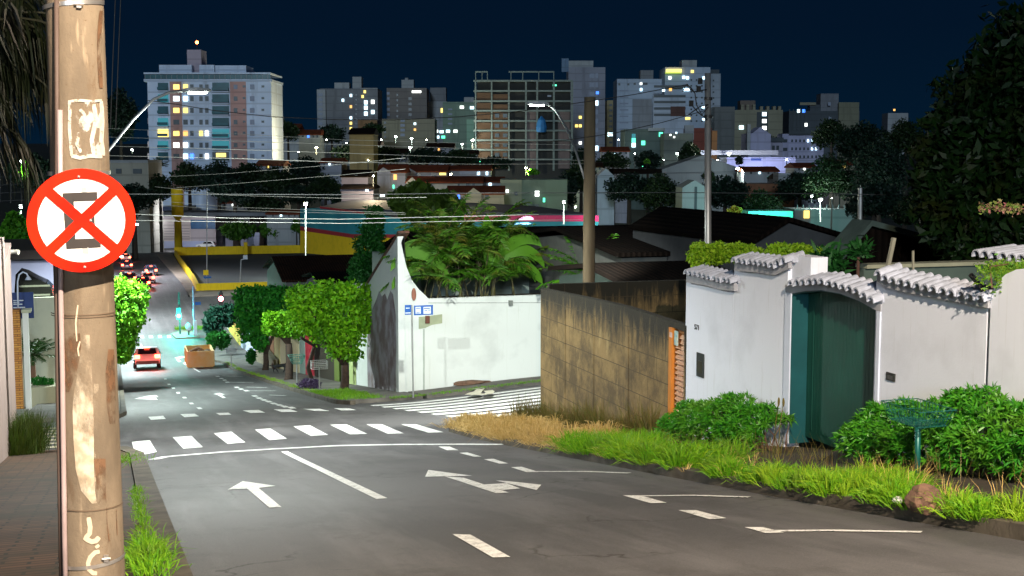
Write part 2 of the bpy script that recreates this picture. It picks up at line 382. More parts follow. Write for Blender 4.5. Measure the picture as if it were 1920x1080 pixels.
for i in range(8):
    y = 32.4+i*1.2; xa = 8.9-.10*(y-32); vs = []
    N = 8
    for k in range(N+1):
        x = xa+(14.6-xa)*k/N
        for yy in (y, y+.62): vs.append((x, yy, G(x, yy)+.012))
    mb.raw(vs, [(2*k, 2*k+1, 2*k+3, 2*k+2) for k in range(N)])
struct('crosswalk', mb, MARK)
mb = MB()
for i in range(7):
    y = 31.6+i*1.2; mb.face([(x, yy, G(x, yy)+.012) for x, yy in ((-6, y), (-1.3, y), (-1.3, y+.5), (-6, y+.5))])
struct('crosswalk', mb, mat('yellowed_road_paint', (.62, .56, .42), .7, col2=(.4, .34, .22), scale=6))
# wheelchair mark on the corner pavement
PW = lambda px, py: (lambda q: Vector((q.x, q.y, 0)))(gp(px, py))
for pts, w in (([(901,737),(896,742),(893,747),(905,748),(916,747),(919,743),(915,740)], .30), ([(897,741),(886,744),(878,748)], .26), ([(893,746),(884,749)], .2), ([(893,736),(900,736)], .42)):
    line('wheelchair_mark', pts, w, mat('worn_cream_paint', (.7, .66, .52), .7, var=.3), dz=.15)
# ---------------------------------------------------------------- street lamps that light the near street
STEEL = mat('galvanised_steel', (.42, .43, .42), .45, .6, var=.2)
CPOLE = mat('grey_pole_concrete', (.27, .245, .20), .9, col2=(.17, .15, .12), scale=2, st=(3, 3, .4), bmp=.4)
LENS = emi('lamp_lens', (.88, 1.0, .93), 55)
LHEAD = mat('lamp_housing', (.55, .56, .55), .45, .2)
def lamp_pole(name, base, ztop, r0, r1, arm, head_dir, label, watts, col, cat='street lamp', head=.55, aim=None, ang=165, pm=None, arm_r=.03):
    o = empty(name, base, label, cat); b = Vector(base)
    mb = MB(); mb.tube([b-Vector((0, 0, .3)), Vector((b.x, b.y, ztop))], [r0, r1], 16); mb.build('pole', pm or CPOLE, o, smooth=True)
    mb = MB(); mb.tube(arm, arm_r, 8); mb.build('arm', STEEL, o, smooth=True)
    e = Vector(arm[-1]); hd = Vector(head_dir).normalized(); sd = hd.cross(Vector((0, 0, 1))).normalized(); u = sd.cross(hd)
    M = Matrix((sd, hd, u)).transposed()
    mb = MB()
    pr = [(0, -.02, .05), (.10, .1, .07), (.16, head*.5, .075), (.13, head*.9, .05), (.03, head, .02)]
    for z in (-1, 1): pass
    vs = []; 
    for w_, y_, h_ in pr:
        for sx_, sz_ in ((-1, 0), (-.8, 1), (.8, 1), (1, 0), (.9, -.35), (-.9, -.35)): vs.append(e+M @ Vector((w_*sx_, y_, h_*sz_)))
    fs = [(i*6+k, i*6+(k+1) % 6, (i+1)*6+(k+1) % 6, (i+1)*6+k) for i in range(4) for k in range(6)]+[(5, 4, 3, 2, 1, 0), tuple(range(24, 30))]
    mb.raw(vs, fs); hh = mb.build('lamp_head', LHEAD, o)
    mb = MB(); c = e+M @ Vector((0, head*.52, -.038)); mb.box(c, (.22, head*.62, .03), M); mb.build('lens', LENS, hh)
    lp = e+M @ Vector((0, head*.52, -.12))
    spot('lamp_light', lp, Vector(aim) if aim else lp-Vector((0, 0, 1)), watts, col, ang, .35, .12, o)
    return o, lp
# lamp 1: left pole before the junction (its pole hides behind the near pole)
Y1 = 29.0; b1 = onY(Y1, 168, 500); bx = b1.x
armp = [onY(Y1, *p) for p in ((176, 315), (205, 280), (250, 224), (288, 186), (318, 173), (342, 171))]
lamp_pole('street_lamp', (bx, Y1, G(bx, Y1)), 6.2, .16, .11, [tuple(p) for p in armp], (1, .05, .03), 'led street lamp on a long curved arm standing out from behind the near pole', 7000, (.93, 1, .96), head=.62)
# lamp 2: tall pole behind the concrete wall
b2 = onY(30.0, 1104, 525)
armp = [onY(30.0, 1096, 335), onY(30.4, 1080, 285), onY(31.2, 1062, 240), onY(32.3, 1042, 208), onY(33, 1028, 196)]
lamp_pole('street_lamp', (b2.x, b2.y, G(b2.x, b2.y)), onY(30.0, 1102, 182).z, .165, .14, [tuple(p) for p in armp], (-1, .25, .04), 'street lamp on the tall concrete pole behind the brown concrete wall', 8200, (.96, 1, .92), pm=mat('brown_pole_concrete', (.20, .15, .085), .9, col2=(.12, .09, .05), scale=2, st=(3, 3, .4), bmp=.4), head=.6, ang=118, aim=(7.5, 43, -7.5))
# lamp 3: on the left pavement behind the photographer (out of frame)
lamp_pole('street_lamp', (-.6, -4.5, G(-.6, -4.5)), 8.6, .16, .11, [(-.6, -4.5, 8.0), (1.0, -3.6, 8.6), (2.4, -3.0, 8.8)], (.9, .4, 0), 'street lamp on the left pavement behind the camera', 34000, (1.0, .83, .64))
# lamps added to brighten the lower street and avenue, hidden by the sign
lamp_pole('street_lamp', (-.1, 60, G(-.1, 60)), -1.2, .14, .1, [(-.1, 60, -1.8), (.3, 60, -1.3), (.7, 60, -1.25)], (1, 0, 0), 'added lamp brightening the street halfway down the hill, hidden behind the round road sign', 9500, (.84, 1, .95))
lamp_pole('street_lamp', (-.6, 98, G(-.6, 98)), -5.4, .14, .1, [(-.6, 98, -6.0), (-.2, 98, -5.5), (.3, 98, -5.4)], (1, 0, 0), 'added lamp brightening the foot of the hill near the avenue corner', 16000, (.75, 1, 1))
lamp_pole('street_lamp', (onY(128, 196, 400).x-2.2, 128, G(0, 128)), -4.2, .14, .1, [(onY(128, 196, 400).x-2.2, 128, -4.6), (onY(128, 196, 400).x, 128, -4.0)], (1, 0, 0), 'added lamp brightening the avenue, hidden behind the round road sign', 30000, (.86, .98, 1))
lamp_pole('street_lamp', (onY(185, 200, 400).x-2.2, 185, G(0, 185)), -4.8, .14, .1, [(onY(185, 200, 400).x-2.2, 185, -5.2), (onY(185, 200, 400).x, 185, -4.4)], (1, 0, 0), 'farthest added lamp, brightening the road beyond the avenue, hidden behind the round road sign', 30000, (.86, .9, 1))
# slender grey pole behind the white wall
b3 = onY(24.0, 1333, 500); t3 = onY(24.0, 1327, 137); gz = G(b3.x, 24)
o = empty('utility_pole', (b3.x, 24, gz), 'slender grey steel pole rising behind the lime hedge and white wall', 'utility pole')
mb = MB(); mb.tube([(b3.x, 24, gz-.2), tuple(t3)], [.085, .062], 14); mb.build('pole', STEEL, o, smooth=True)
for zz in (185, 218): mb = MB(); q = onY(24, 1328, zz); mb.tube([q-Vector((0, 0, .03)), q+Vector((0, 0, .03))], .085, 12); mb.build('clamp', mat('black_steel', (.03, .03, .03), .5, var=0), o)
mb = MB()
for loop in ([(1325,168),(1300,172),(1286,160),(1280,172)], [(1328,200),(1316,215),(1306,197),(1303,175),(1296,165),(1287,158)], [(1326,224),(1310,212),(1296,196)], [(1328,196),(1312,200),(1298,210),(1290,216)]):
    mb.tube([onY(23.9, *p) for p in loop], .012, 6)
mb.build('wire_loop', mat('black_cable', (.02, .02, .02), .6, var=0), o)
for p in ((1313,152),(1310,167),(1296,194)): mb = MB(); mb.box(onY(23.9, *p), (.07, .07, .12)); mb.build('connector', mat('black_cable', (.02, .02, .02)), o)
# ---------------------------------------------------------------- near concrete pole
PY = 6.5; pc = onY(PY, 158, 540); px_, gz = pc.x, G(pc.x, PY)+.13
def rad_at(z): return .148-(z+.45)*.0062
def polemat():
    m, t, b = nodes('stained_pole_concrete'); b.inputs['Roughness'].default_value = .88
    c = mix(t, (.185, .142, .096), (.105, .080, .054), ramp(t, noi(t, 5, 6, .65, st=(1, 1, .35)), .35, .65))
    c = mix(t, c, (.10, .065, .036), ramp(t, noi(t, 3.4, 7, .75, st=(1.5, 1.5, .45)), .54, .66))
    c = mix(t, c, (.32, .25, .17), ramp(t, noi(t, 8, 5, .6, st=(2, 2, .25)), .62, .74))
    c = mix(t, c, (.10, .06, .03), ramp(t, noi(t, 70, 3, .6), .66, .74)); t.links.new(c, b.inputs['Base Color'])
    bump(t, b, noi(t, 55, 5, .65), .45, .006); return m
PM = polemat()
pole = empty('utility_pole', (px_, PY, gz), 'weathered tan concrete pole close to the camera carrying the red no stopping sign', 'utility pole')
mb = MB(); zs = [gz-.3+i*.25 for i in range(36)]; mb.tube([(px_, PY, z) for z in zs], [rad_at(z) for z in zs], 48); mb.build('shaft', PM, pole, smooth=True)
def on_pole(px, py, off=.002):
    d = ray(px, py); r = .14
    for _ in range(6):
        ox, oy = CAM.x-px_, CAM.y-PY; A = d.x**2+d.y**2; B = 2*(ox*d.x+oy*d.y); Cc = ox*ox+oy*oy-(r+off)**2
        D = B*B-4*A*Cc
        t = (-B-math.sqrt(D))/(2*A) if D > 0 else -B/(2*A)
        p = CAM+d*t; r = rad_at(p.z)
    return p
def pole_rows(name, rows, m, cols=6, off=.002):
    mb = MB(); R2 = []
    for (a, b) in zip(rows, rows[1:]):
        N = max(1, int(abs(b[0]-a[0])/12))
        for i in range(N): R2.append([a[k]+(b[k]-a[k])*i/N for k in range(3)])
    R2.append(rows[-1]); vs = [on_pole(xl+(xr-xl)*i/cols, y, off) for y, xl, xr in R2 for i in range(cols+1)]; n = cols+1
    mb.raw(vs, [(j*n+i, j*n+i+1, (j+1)*n+i+1, (j+1)*n+i) for j in range(len(R2)-1) for i in range(cols)])
    return mb.build(name, m, pole, smooth=True)
def peel(name, col, lo, hi, scale, col2=None, st=None):
    m, t, b = nodes(name); b.inputs['Roughness'].default_value = .8
    t.links.new(mix(t, col, col2 or tuple(c*.75 for c in col), ramp(t, noi(t, scale*2, 4), .4, .6)), b.inputs['Base Color'])
    a = ramp(t, noi(t, scale, 6, .62, st=st), lo, hi); t.links.new(a, b.inputs['Alpha']); return m
pole_rows('paint_patch', [(628,158,168),(660,152,170),(700,146,172),(740,138,174),(770,136,175),(830,138,176),(880,142,176),(920,152,178),(944,172,182)], peel('worn_white_paint', (.46, .40, .31), .40, .60, 10, (.34, .27, .19), st=(1, 1, .4)), off=.0026)
pole_rows('paint_patch', [(720,176,186),(780,175,180),(940,176,180)], peel('thin_white_paint', (.40, .33, .24), .45, .65, 9), 3)
PEEL = peel('torn_paper', (.44, .41, .36), .50, .57, 17, st=(1, 1, .6))
pole_rows('poster_remains', [(188,130,190),(200,128,192),(280,130,194),(297,134,190)], PEEL, 10, off=.003)
def stroke(pts, w, m, name, off=.004):
    mb = MB(); vs = []; P = []
    for a, b in zip(pts, pts[1:]):
        for i in range(4): P.append((a[0]+(b[0]-a[0])*i/4, a[1]+(b[1]-a[1])*i/4))
    P.append(pts[-1])
    for i, p in enumerate(P):
        q0, q1 = P[max(0, i-1)], P[min(len(P)-1, i+1)]; dx, dy = q1[0]-q0[0], q1[1]-q0[1]; L = math.hypot(dx, dy) or 1
        ww = w/2*(.75 if i in (0, len(P)-1) else 1)
        for s in (-1, 1): vs.append(on_pole(p[0]-dy/L*ww*s, p[1]+dx/L*ww*s, off))
    mb.raw(vs, [(2*i, 2*i+1, 2*i+3, 2*i+2) for i in range(len(P)-1)]); return mb.build(name, m, pole)
WP = mat('cream_brush_paint', (.50, .42, .31), .7, var=.2, scale=20)
stroke([(166,970),(169,988),(168,1000),(160,1010),(172,1016),(180,1014),(186,1007)], 9, WP, 'painted_mark')
stroke([(179,1027),(186,1022)], 6, WP, 'painted_mark')
stroke([(187,1034),(178,1036),(169,1045),(165,1056),(167,1068),(175,1075),(182,1075)], 8, WP, 'painted_mark')
for x, y0, y1 in ((146,572,640),(150,640,668)): stroke([(x,y0),(x-4,(y0+y1)/2),(x-2,y1)], 3, WP, 'painted_mark')
PF = peel('torn_paper_edge', (.46, .42, .36), .36, .46, 24)
for L, w in (([(130,188),(131,210),(130,240),(132,265),(134,292)], 6), ([(130,190),(150,188),(172,190),(191,188)], 5), ([(190,190),(192,230),(190,262),(194,292)], 8), ([(134,292),(150,296),(170,292),(192,294)], 7), ([(150,205),(158,215),(150,230),(165,228)], 7), ([(176,195),(180,225),(172,262),(176,290)], 8), ([(148,248),(144,270),(152,286)], 6)): stroke(L, w, PF, 'poster_remains', .0045)
BR = peel('brown_damp_stain', (.13, .065, .03), .40, .55, 9, st=(1, 1, .6))
pole_rows('damp_stain', [(625,120,150),(650,120,152),(690,120,146),(735,118,130)], BR); pole_rows('damp_stain', [(655,203,214),(700,198,216),(760,200,217),(795,206,216)], BR, 4)
pole_rows('damp_stain', [(860,176,198),(900,180,198),(944,182,200)], BR, 4, .0022)
stroke([(200,950),(201,985),(205,1015)], 2.2, BR, 'damp_stain'); stroke([(218,955),(220,1003)], 1.6, BR, 'damp_stain'); stroke([(190,20),(187,60),(186,110),(190,165)], 8, BR, 'damp_stain')
pipe = MB(); 
cp = [on_pole(x, y, .014) for x, y in ((112.5,206),(113.5,400),(114,560),(117,700),(119,850),(121,1000),(124,1160))]
pipe.tube(cp, .0125, 12); pipe.build('conduit', mat('pale_plastic_pipe', (.34, .26, .26), .4, var=.25, scale=6), pole, smooth=True)
mb = MB(); mb.tube([on_pole(x, y, .012) for x, y in ((106,0),(107,250),(106,520),(108,700),(112,900),(116,1160))], .011, 8); mb.build('cable', mat('dark_brown_cable', (.07, .045, .035), .7), pole, smooth=True)
def band(y0, y1, w, m, name, buckle=None):
    mb = MB(); vs = []; N = 40
    p0 = on_pole(125, y0); p1 = on_pole(225, y1)
    for i in range(N+1):
        a = PI+PI*i/N*1.0 ; a = -PI+PI*i/N
        z = p0.z+(p1.z-p0.z)*(i/N); r = rad_at(z)+.004
        if i < 8: r += .012*(1-i/8)
        for s in (-1, 1): vs.append((px_+math.cos(a)*r, PY+math.sin(a)*r, z+s*w/2))
    mb.raw(vs, [(2*i, 2*i+1, 2*i+3, 2*i+2) for i in range(N)]); o = mb.build(name, m, pole, smooth=True)
    if buckle:
        q = on_pole(*buckle, .008); mb = MB(); mb.box(q, (.022, .014, .034)); mb.tube([q+Vector((-.02, -.006, 0)), q+Vector((.02, -.006, 0))], .006, 8); mb.build('buckle', m, o)
BANDM = mat('shiny_steel_band', (.6, .58, .56), .3, .85, var=.1)
band(1067, 1044, .018, BANDM, 'steel_band', (199,1047)); band(12, 6, .02, BANDM, 'steel_band', (148,8)); band(326, 324, .02, BANDM, 'steel_band')
RUST = mat('rusty_wire', (.12, .08, .05), .8)
band(955, 946, .006, RUST, 'wire_tie'); band(590, 583, .005, RUST, 'wire_tie'); band(594, 588, .005, RUST, 'wire_tie')
# ---------------------------------------------------------------- round no stopping sign
SY = PY-.24; sc = onY(SY, 153.5, 413.5); dep = (sc-CAM).dot(fwd); SR = 97.0/FPX*dep
sign = empty('no_stopping_sign', tuple(sc), 'round red and white sign with a crossed out black letter E on the near pole', 'road sign')
sn = Vector((CAM.x-sc.x+.25, CAM.y-sc.y, 0)).normalized(); sxv = Vector((-sn.y, sn.x, 0)); szv = Vector((.02, 0, 1)).normalized()
def sp(u, v, w): return sc+sxv*(u*SR)+szv*(v*SR)+sn*w
def disc(mb, r, w0, w1, n=72):
    a = [sp(r*math.cos(2*PI*i/n), r*math.sin(2*PI*i/n), w0) for i in range(n)]; b = [sp(r*math.cos(2*PI*i/n), r*math.sin(2*PI*i/n), w1) for i in range(n)]
    mb.raw(a+b, [tuple(range(n))[::-1], tuple(range(n, 2*n))]+[(i, (i+1) % n, (i+1) % n+n, i+n) for i in range(n)])
mb = MB(); disc(mb, .995, -.004, .0); mb.build('plate', mat('white_reflective_sheet', (.72, .71, .67), .5, var=.14, scale=8), sign)
RED = mat('red_sign_sheet', (.52, .005, .0006), .5, col2=(.56, .016, .0008), scale=3, spec=.1); BLK = mat('faded_black_vinyl', (.016, .010, .009), .6, var=.4, scale=9)
mb = MB(); n = 72
vs = [sp(r*math.cos(2*PI*i/n), r*math.sin(2*PI*i/n), .0035) for r in (.805, 1.0) for i in range(n)]
mb.raw(vs, [(i, (i+1) % n, (i+1) % n+n, i+n) for i in range(n)])
vs = [sp(r*math.cos(2*PI*i/n), r*math.sin(2*PI*i/n), w) for r, w in ((1.0, .0035), (1.0, -.006)) for i in range(n)]
mb.raw(vs, [(i, (i+1) % n, (i+1) % n+n, i+n) for i in range(n)]); mb.build('red_ring', RED, sign)
for k, a in enumerate((math.radians(44), math.radians(-43))):
    c, s_ = math.cos(a), math.sin(a); h = .097; mb = MB()
    mb.face([sp(c*u-s_*v, s_*u+c*v, .0025+.0004*k) for u, v in ((-.815, -h), (.815, -h), (.815, h), (-.815, h))]); mb.build('red_diagonal_bar', RED, sign)
mb = MB()
def EP(x, y): return sp((x-531)/466, (530-y)/452, .0014)
mb.face([EP(*p) for p in ((368,290),(462,287),(474,690),(476,775),(395,778))]); mb.face([EP(*p) for p in ((462,287),(665,281),(668,360),(462,364))])
mb.face([EP(*p) for p in ((474,690),(690,686),(692,770),(476,775))]); mb.face([EP(*p) for p in ((464,490),(640,485),(642,570),(468,575))]); mb.build('letter', BLK, sign)
for u, v in ((-.05, .845), (.04, -.9), (.16, 0.0)): mb = MB(); mb.ell(sp(u, v, .006), .0065, 8, 6); mb.build('bolt', STEEL, sign)
for dz in (.14, -.14): mb = MB(); mb.box(sc+Vector((.0, .06, dz)), (.05, .12, .03)); mb.build('bracket', STEEL, sign)
# ---------------------------------------------------------------- white wall with tiled cap and green gate
XW = 9.7
def wallpaint(name, col, dirt, amt=.6):
    m, t, b = nodes(name); b.inputs['Roughness'].default_value = .85
    c = mix(t, col, dirt, ramp(t, noi(t, 2.2, 6, .65, st=(6, 6, .35)), amt, amt+.25)); c = mix(t, c, tuple(x*.82 for x in col), ramp(t, noi(t, .9, 4), .5, .75))
    t.links.new(c, b.inputs['Base Color']); bump(t, b, noi(t, 30, 4), .3, .01); return m
WW = wallpaint('white_wall_paint', (.74, .78, .88), (.56, .58, .62), .58)
TILEW = mat('white_painted_tile', (.52, .56, .68), .75, col2=(.32, .34, .40), scale=5, bmp=.4)
TRIM = mat('white_trim', (.64, .70, .84), .8, var=.1)
WWC = mat('grey_moulding', (.36, .365, .40), .85, var=.15)
wallW = empty('boundary_wall', (XW, 16.5, G(XW, 16.5)), 'long white painted wall with scalloped tile coping and an arched green gate', 'wall')
def yz(px, py, X=XW): p = onX(X, px, py); return (p.y, p.z)
def extX(mb, pts, x0, x1): mb.prism([(x0, y, z) for y, z in pts], (x1-x0, 0, 0))
def tiles(pts, name, x0=9.545, x1=9.88, r=.088, m=TILEW, parent=wallW, step=.165):
    mb = MB(); P = [yz(*p, X=9.6) for p in pts]; L = [0]
    for a, b in zip(P, P[1:]): L.append(L[-1]+math.hypot(b[0]-a[0], b[1]-a[1]))
    n = int(L[-1]/step)
    for i in range(n):
        s = (i+.5)*L[-1]/n; y = float(np.interp(s, L, [p[0] for p in P])); z = float(np.interp(s, L, [p[1] for p in P]))
        zz = z+random.uniform(-.006, .006); jx = random.uniform(-.012, .012)
        for k, (xa, xb) in enumerate(((x0+jx, x0+.19), (x0+.15, x1))):
            vs = []
            for x, h in ((xa, -.035+.03*k), (xb, .02+.03*k)):
                for j in range(9): a = PI*j/8; vs.append((x, y+math.cos(a)*r, zz+h+math.sin(a)*r*1.05-.03))
                for j in range(9): a = PI*(8-j)/8; vs.append((x, y+math.cos(a)*(r-.02), zz+h+math.sin(a)*(r-.02)-.03))
            mb.raw(vs, [(j, (j+1) % 18, (j+1) % 18+18, j+18) for j in range(18)]+[tuple(range(18))])
        mb.box(((x0+x1)/2+.06, y, zz-.035), (x1-x0-.14, L[-1]/n*1.05, .05))
    return mb.build(name, m, parent)
def section(tops, x0=XW, x1=XW+.25, name='wall_section', m=WW):
    P = [yz(*p) for p in tops]; mb = MB(); ya, yb = P[0][0], P[-1][0]
    zb = min(G(XW, ya), G(XW, yb))-.2
    extX(mb, P+[(yb, zb), (ya, zb)], x0, x1); return mb.build(name, m, wallW)
def mould(px, x0=XW-.07, h=22, name='moulding'):
    top = [yz(x, y+4, X=9.63) for x, y in px]; bot = [yz(x, y+h, X=9.63) for x, y in px]
    mb = MB(); extX(mb, top+bot[::-1], x0, XW-.002); return mb.build(name, WWC, wallW)
TA = [(1287,507),(1320,513),(1350,521),(1376,524)]; TB = [(1377,485),(1420,489),(1452,494),(1465,488),(1478,481)]
TG = [(1482,529),(1512,525),(1541,524),(1576,531),(1612,543),(1645,562)]; TC = [(1644,505),(1662,517),(1700,527),(1771,540),(1852,556)]
section([(x, y+5) for x, y in TA]); section([(x, y+5) for x, y in TB]); section([(x, y+5) for x, y in TC])
for T in (TA, TB, TC): mould(T)
for T in (TA, TB, TG): tiles(T, 'tile_coping')
tiles(TC, 'tile_coping')
mb = MB(); a = yz(1478, 478); b = yz(1514, 478); extX(mb, [a, (b[0], a[1]), (b[0], a[1]-.42), (a[0], a[1]-.42)], XW+.06, XW+.34); mb.build('pillar', WW, wallW)
mb = MB(); arc = [yz(*p) for p in ((1485,550),(1512,545),(1541,544),(1576,550),(1612,564),(1646,583))]
yl = yz(1473, 600)[0]; yr = yz(1652, 600)[0]
topa = [yz(x, y+6) for x, y in TG]; extX(mb, [(yl, topa[0][1])]+topa+[(yr, topa[-1][1]), (yr, arc[-1][1])]+arc[::-1]+[(yl, arc[0][1])], XW-.012, XW+.24); mb.build('gate_arch', WWC, wallW)
gyl, gyr = arc[0][0], arc[-1][0]; zb = G(XW, gyr)
mb = MB(); mb.lohi((XW-.02, gyl, zb-.2), (XW+.24, yl+.0, arc[0][1]-.002)); mb.lohi((XW-.02, gyr, zb-.1), (XW+.24, yr, arc[-1][1]-.002)); mb.build('gate_surround', TRIM, wallW)
TEAL = mat('teal_gloss_paint', (.006, .075, .085), .5, var=.2, scale=4); DG = mat('dark_green_paint', (.003, .070, .050), .55, var=.35, scale=1.2)
mb = MB(); mb.lohi((XW+.0, gyl-.012, zb-.2), (XW+.5, gyl-.002, arc[0][1])); mb.lohi((XW+.0, gyr+.002, zb-.2), (XW+.5, gyr+.012, arc[-1][1]))
extX(mb, [(y, z-.003) for y, z in arc]+[(y, z-.015) for y, z in arc[::-1]], XW+.0, XW+.5); mb.build('gate_reveal', TEAL, wallW)
gate = empty('gate', (XW+.27, (gyl+gyr)/2, zb), 'tall dark green arched metal gate recessed in the white wall', 'gate')
mb = MB(); extX(mb, [(gyl-.02, zb-.1)]+[(min(max(y, gyr+.02), gyl-.02), z-.02) for y, z in arc]+[(gyr+.02, zb-.1)], XW+.27, XW+.31); mb.build('leaf', DG, gate)
mb = MB(); N = 26
for i in range(N):
    y = gyl-.04-(gyl-gyr-.08)*(i+.5)/N; ztop = float(np.interp(-y, [-p[0] for p in arc], [p[1] for p in arc]))-.06
    mb.lohi((XW+.2675, y-.003, zb), (XW+.2705, y+.003, ztop))
mb.build('ribs', DG, gate)
mb = MB(); mb.lohi((XW+.262, gyl-.20, zb+.02), (XW+.271, gyl-.17, arc[0][1]-.04)); mb.build('leaf_edge', DG, gate)
# end wall that sweeps up, number, letter slot, intercom
D_ = [yz(x, y) for x, y in ((1862,558),(1866,545),(1875,528),(1890,514),(1910,505),(1960,500),(2400,500))]
mb = MB(); ze = G(XW, D_[-1][0])-1; extX(mb, D_+[(D_[-1][0], ze), (D_[0][0], G(XW, 12)-.2)], XW-.03, XW+.25); mb.build('wall_section', WW, wallW)
mb = MB(); mb.lohi((10.6, 7, -1.5), (10.9, 12.6, onX(10.6, 1900, 492).z)); mb.build('rear_wall', mat('reddish_plaster', (.35, .22, .15), .9), wallW)
tl = [(onX(10.6, 1852, 474).y, onX(10.6, 1852, 474).z), (9.5, onX(10.6, 1852, 470).z)]
mb = MB()
for i in range(22):
    y = tl[0][0]-.17*i; z = tl[0][1]
    vs = []
    for x in (10.42, 11.0):
        for j in range(9): a = PI*j/8; vs.append((x, y+math.cos(a)*.09, z+math.sin(a)*.1-.05+(x-10.42)*.1))
        for j in range(9): a = PI*(8-j)/8; vs.append((x, y+math.cos(a)*.07, z+math.sin(a)*.08-.05+(x-10.42)*.1))
    mb.raw(vs, [(j, (j+1) % 18, (j+1) % 18+18, j+18) for j in range(18)]+[tuple(range(18))])
mb.build('tile_coping', TILEW, wallW)
def text(name, s, loc, rot, size, m, parent, ext=.004):
    c = bpy.data.curves.new(name, 'FONT'); c.body = s; c.size = size; c.extrude = ext; c.align_x = 'CENTER'; c.align_y = 'CENTER'
    t = bpy.data.objects.new('tmp', c); COL.objects.link(t); dg = bpy.context.evaluated_depsgraph_get()
    me = bpy.data.meshes.new_from_object(t.evaluated_get(dg)); bpy.data.objects.remove(t)
    me.materials.clear(); me.materials.append(m); o = bpy.data.objects.new(name, me); COL.objects.link(o)
    o.matrix_world = Matrix.Translation(Vector(loc)) @ rot; o.parent = parent; o.location = Vector(loc)-wloc(parent); return o
RX = Matrix(((0, 0, -1), (-1, 0, 0), (0, 1, 0))).to_4x4()      # text facing -X, reading towards -Y
BLACK = mat('black_metal', (.02, .02, .02), .5, var=0)
q = onX(XW, 1307, 614); text('house_number', '571', (XW-.006, q.y, q.z), RX, .13, BLACK, wallW)
def plate(px0, py0, px1, py1, m, name, label, inner=None, cat='letter slot', dx=.02):
    a = yz(px0, py0); b = yz(px1, py1); o = empty(name, (XW-.0, a[0], b[1]), label, cat)
    mb = MB(); mb.lohi((XW-dx, b[0], b[1]), (XW-.001, a[0], a[1])); mb.build('plate', m, o)
    if inner: mb = MB(); w = (a[0]-b[0])*.2; h = (a[1]-b[1])*.3; mb.lohi((XW-dx-.006, b[0]+w, b[1]+h*.6), (XW-dx+.001, a[0]-w, a[1]-h*1.1)); mb.build('flap', inner, o)
    return o
plate(1308,660,1320,709, mat('dark_bronze', (.02, .028, .028), .4, var=.2), 'intercom_panel', 'tall dark panel on the white wall below the house number', mat('dull_brass', (.05, .05, .03), .4, .4), 'intercom')
plate(1664,697,1679,716, BLACK, 'letter_slot', 'small square dark letter slot on the white wall right of the gate', mat('dull_steel', (.12, .12, .12), .4, .5))
# ---------------------------------------------------------------- brown concrete wall with the orange door
def concmat():
    m, t, b = nodes('mouldy_concrete'); b.inputs['Roughness'].default_value = .92
    c = mix(t, (.23, .155, .062), (.085, .06, .028), ramp(t, noi(t, 1.1, 7, .72), .40, .62)); c = mix(t, c, (.33, .24, .10), ramp(t, noi(t, 2.2, 5, .6, st=(1, 1, .5)), .6, .75))
    g = t.nodes.new('ShaderNodeNewGeometry'); s3 = t.nodes.new('ShaderNodeSeparateXYZ'); t.links.new(g.outputs['Position'], s3.inputs[0])
    mt = t.nodes.new('ShaderNodeMapRange'); mt.inputs[1].default_value = -2.6; mt.inputs[2].default_value = -1.3; t.links.new(s3.outputs['Z'], mt.inputs[0])
    ad = t.nodes.new('ShaderNodeMath'); ad.operation = 'MULTIPLY_ADD'; ad.inputs[1].default_value = 1.5; ad.inputs[2].default_value = -.55
    nz = noi(t, 3.0, 6, .7, st=(2.2, 2.2, .3)); t.links.new(nz, ad.inputs[0])
    su = t.nodes.new('ShaderNodeMath'); su.operation = 'ADD'; t.links.new(mt.outputs[0], su.inputs[0]); t.links.new(ad.outputs[0], su.inputs[1])
    c = mix(t, c, (.022, .02, .012), ramp(t, su.outputs[0], .62, 1.12))
    br = t.nodes.new('ShaderNodeTexBrick'); cx = t.nodes.new('ShaderNodeCombineXYZ'); ax = t.nodes.new('ShaderNodeMath'); ax.operation = 'ADD'
    t.links.new(s3.outputs['X'], ax.inputs[0]); t.links.new(s3.outputs['Y'], ax.inputs[1]); t.links.new(ax.outputs[0], cx.inputs[0]); t.links.new(s3.outputs['Z'], cx.inputs[1]); t.links.new(cx.outputs[0], br.inputs['Vector'])
    br.inputs['Scale'].default_value = 1; br.inputs['Brick Width'].default_value = .8; br.inputs['Row Height'].default_value = .42; br.inputs['Mortar Size'].default_value = .012; br.inputs['Mortar Smooth'].default_value = .6
    c = mix(t, c, (.06, .045, .022), ramp(t, br.outputs['Fac'], .2, 5)); t.links.new(c, b.inputs['Base Color'])
    bump(t, b, noi(t, 18, 6, .7), .7, .02); return m
CM = concmat()
cw = empty('boundary_wall', (XW, 25, G(XW, 25)), 'stained brown concrete block wall with black mould along its top', 'wall')
y0 = onX(XW, 1257, 600).y; y1 = 28.7; ptop = [yz(1015,541),(yz(1090,556)),(yz(1170,574)),(yz(1257,602)),(yz(1291,612))]
mb = MB(); zb = G(XW, y1)-.3; P = ptop[:4]; extX(mb, [(y1, P[0][1])]+P[1:]+[(P[-1][0], G(XW, P[-1][0])-.2), (y1, zb)], XW, XW+.16); mb.build('front_panel', CM, cw)
mb = MB(); extX(mb, [P[-1], (20.6, ptop[4][1]), (20.6, ptop[4][1]-.12), (P[-1][0], P[-1][1]-.10)], XW, XW+.16); mb.lohi((XW, 20.6, -4), (XW+.16, 20.7, ptop[4][1]-.12)); mb.build('door_lintel', CM, cw)
mb = MB(); mb.lohi((XW+.165, y1-.15, -5.4), (19, y1, -1.33)); mb.lohi((18.9, 20.6, -4.5), (19.05, y1-.15, -1.33)); mb.build('rear_panel', CM, cw)
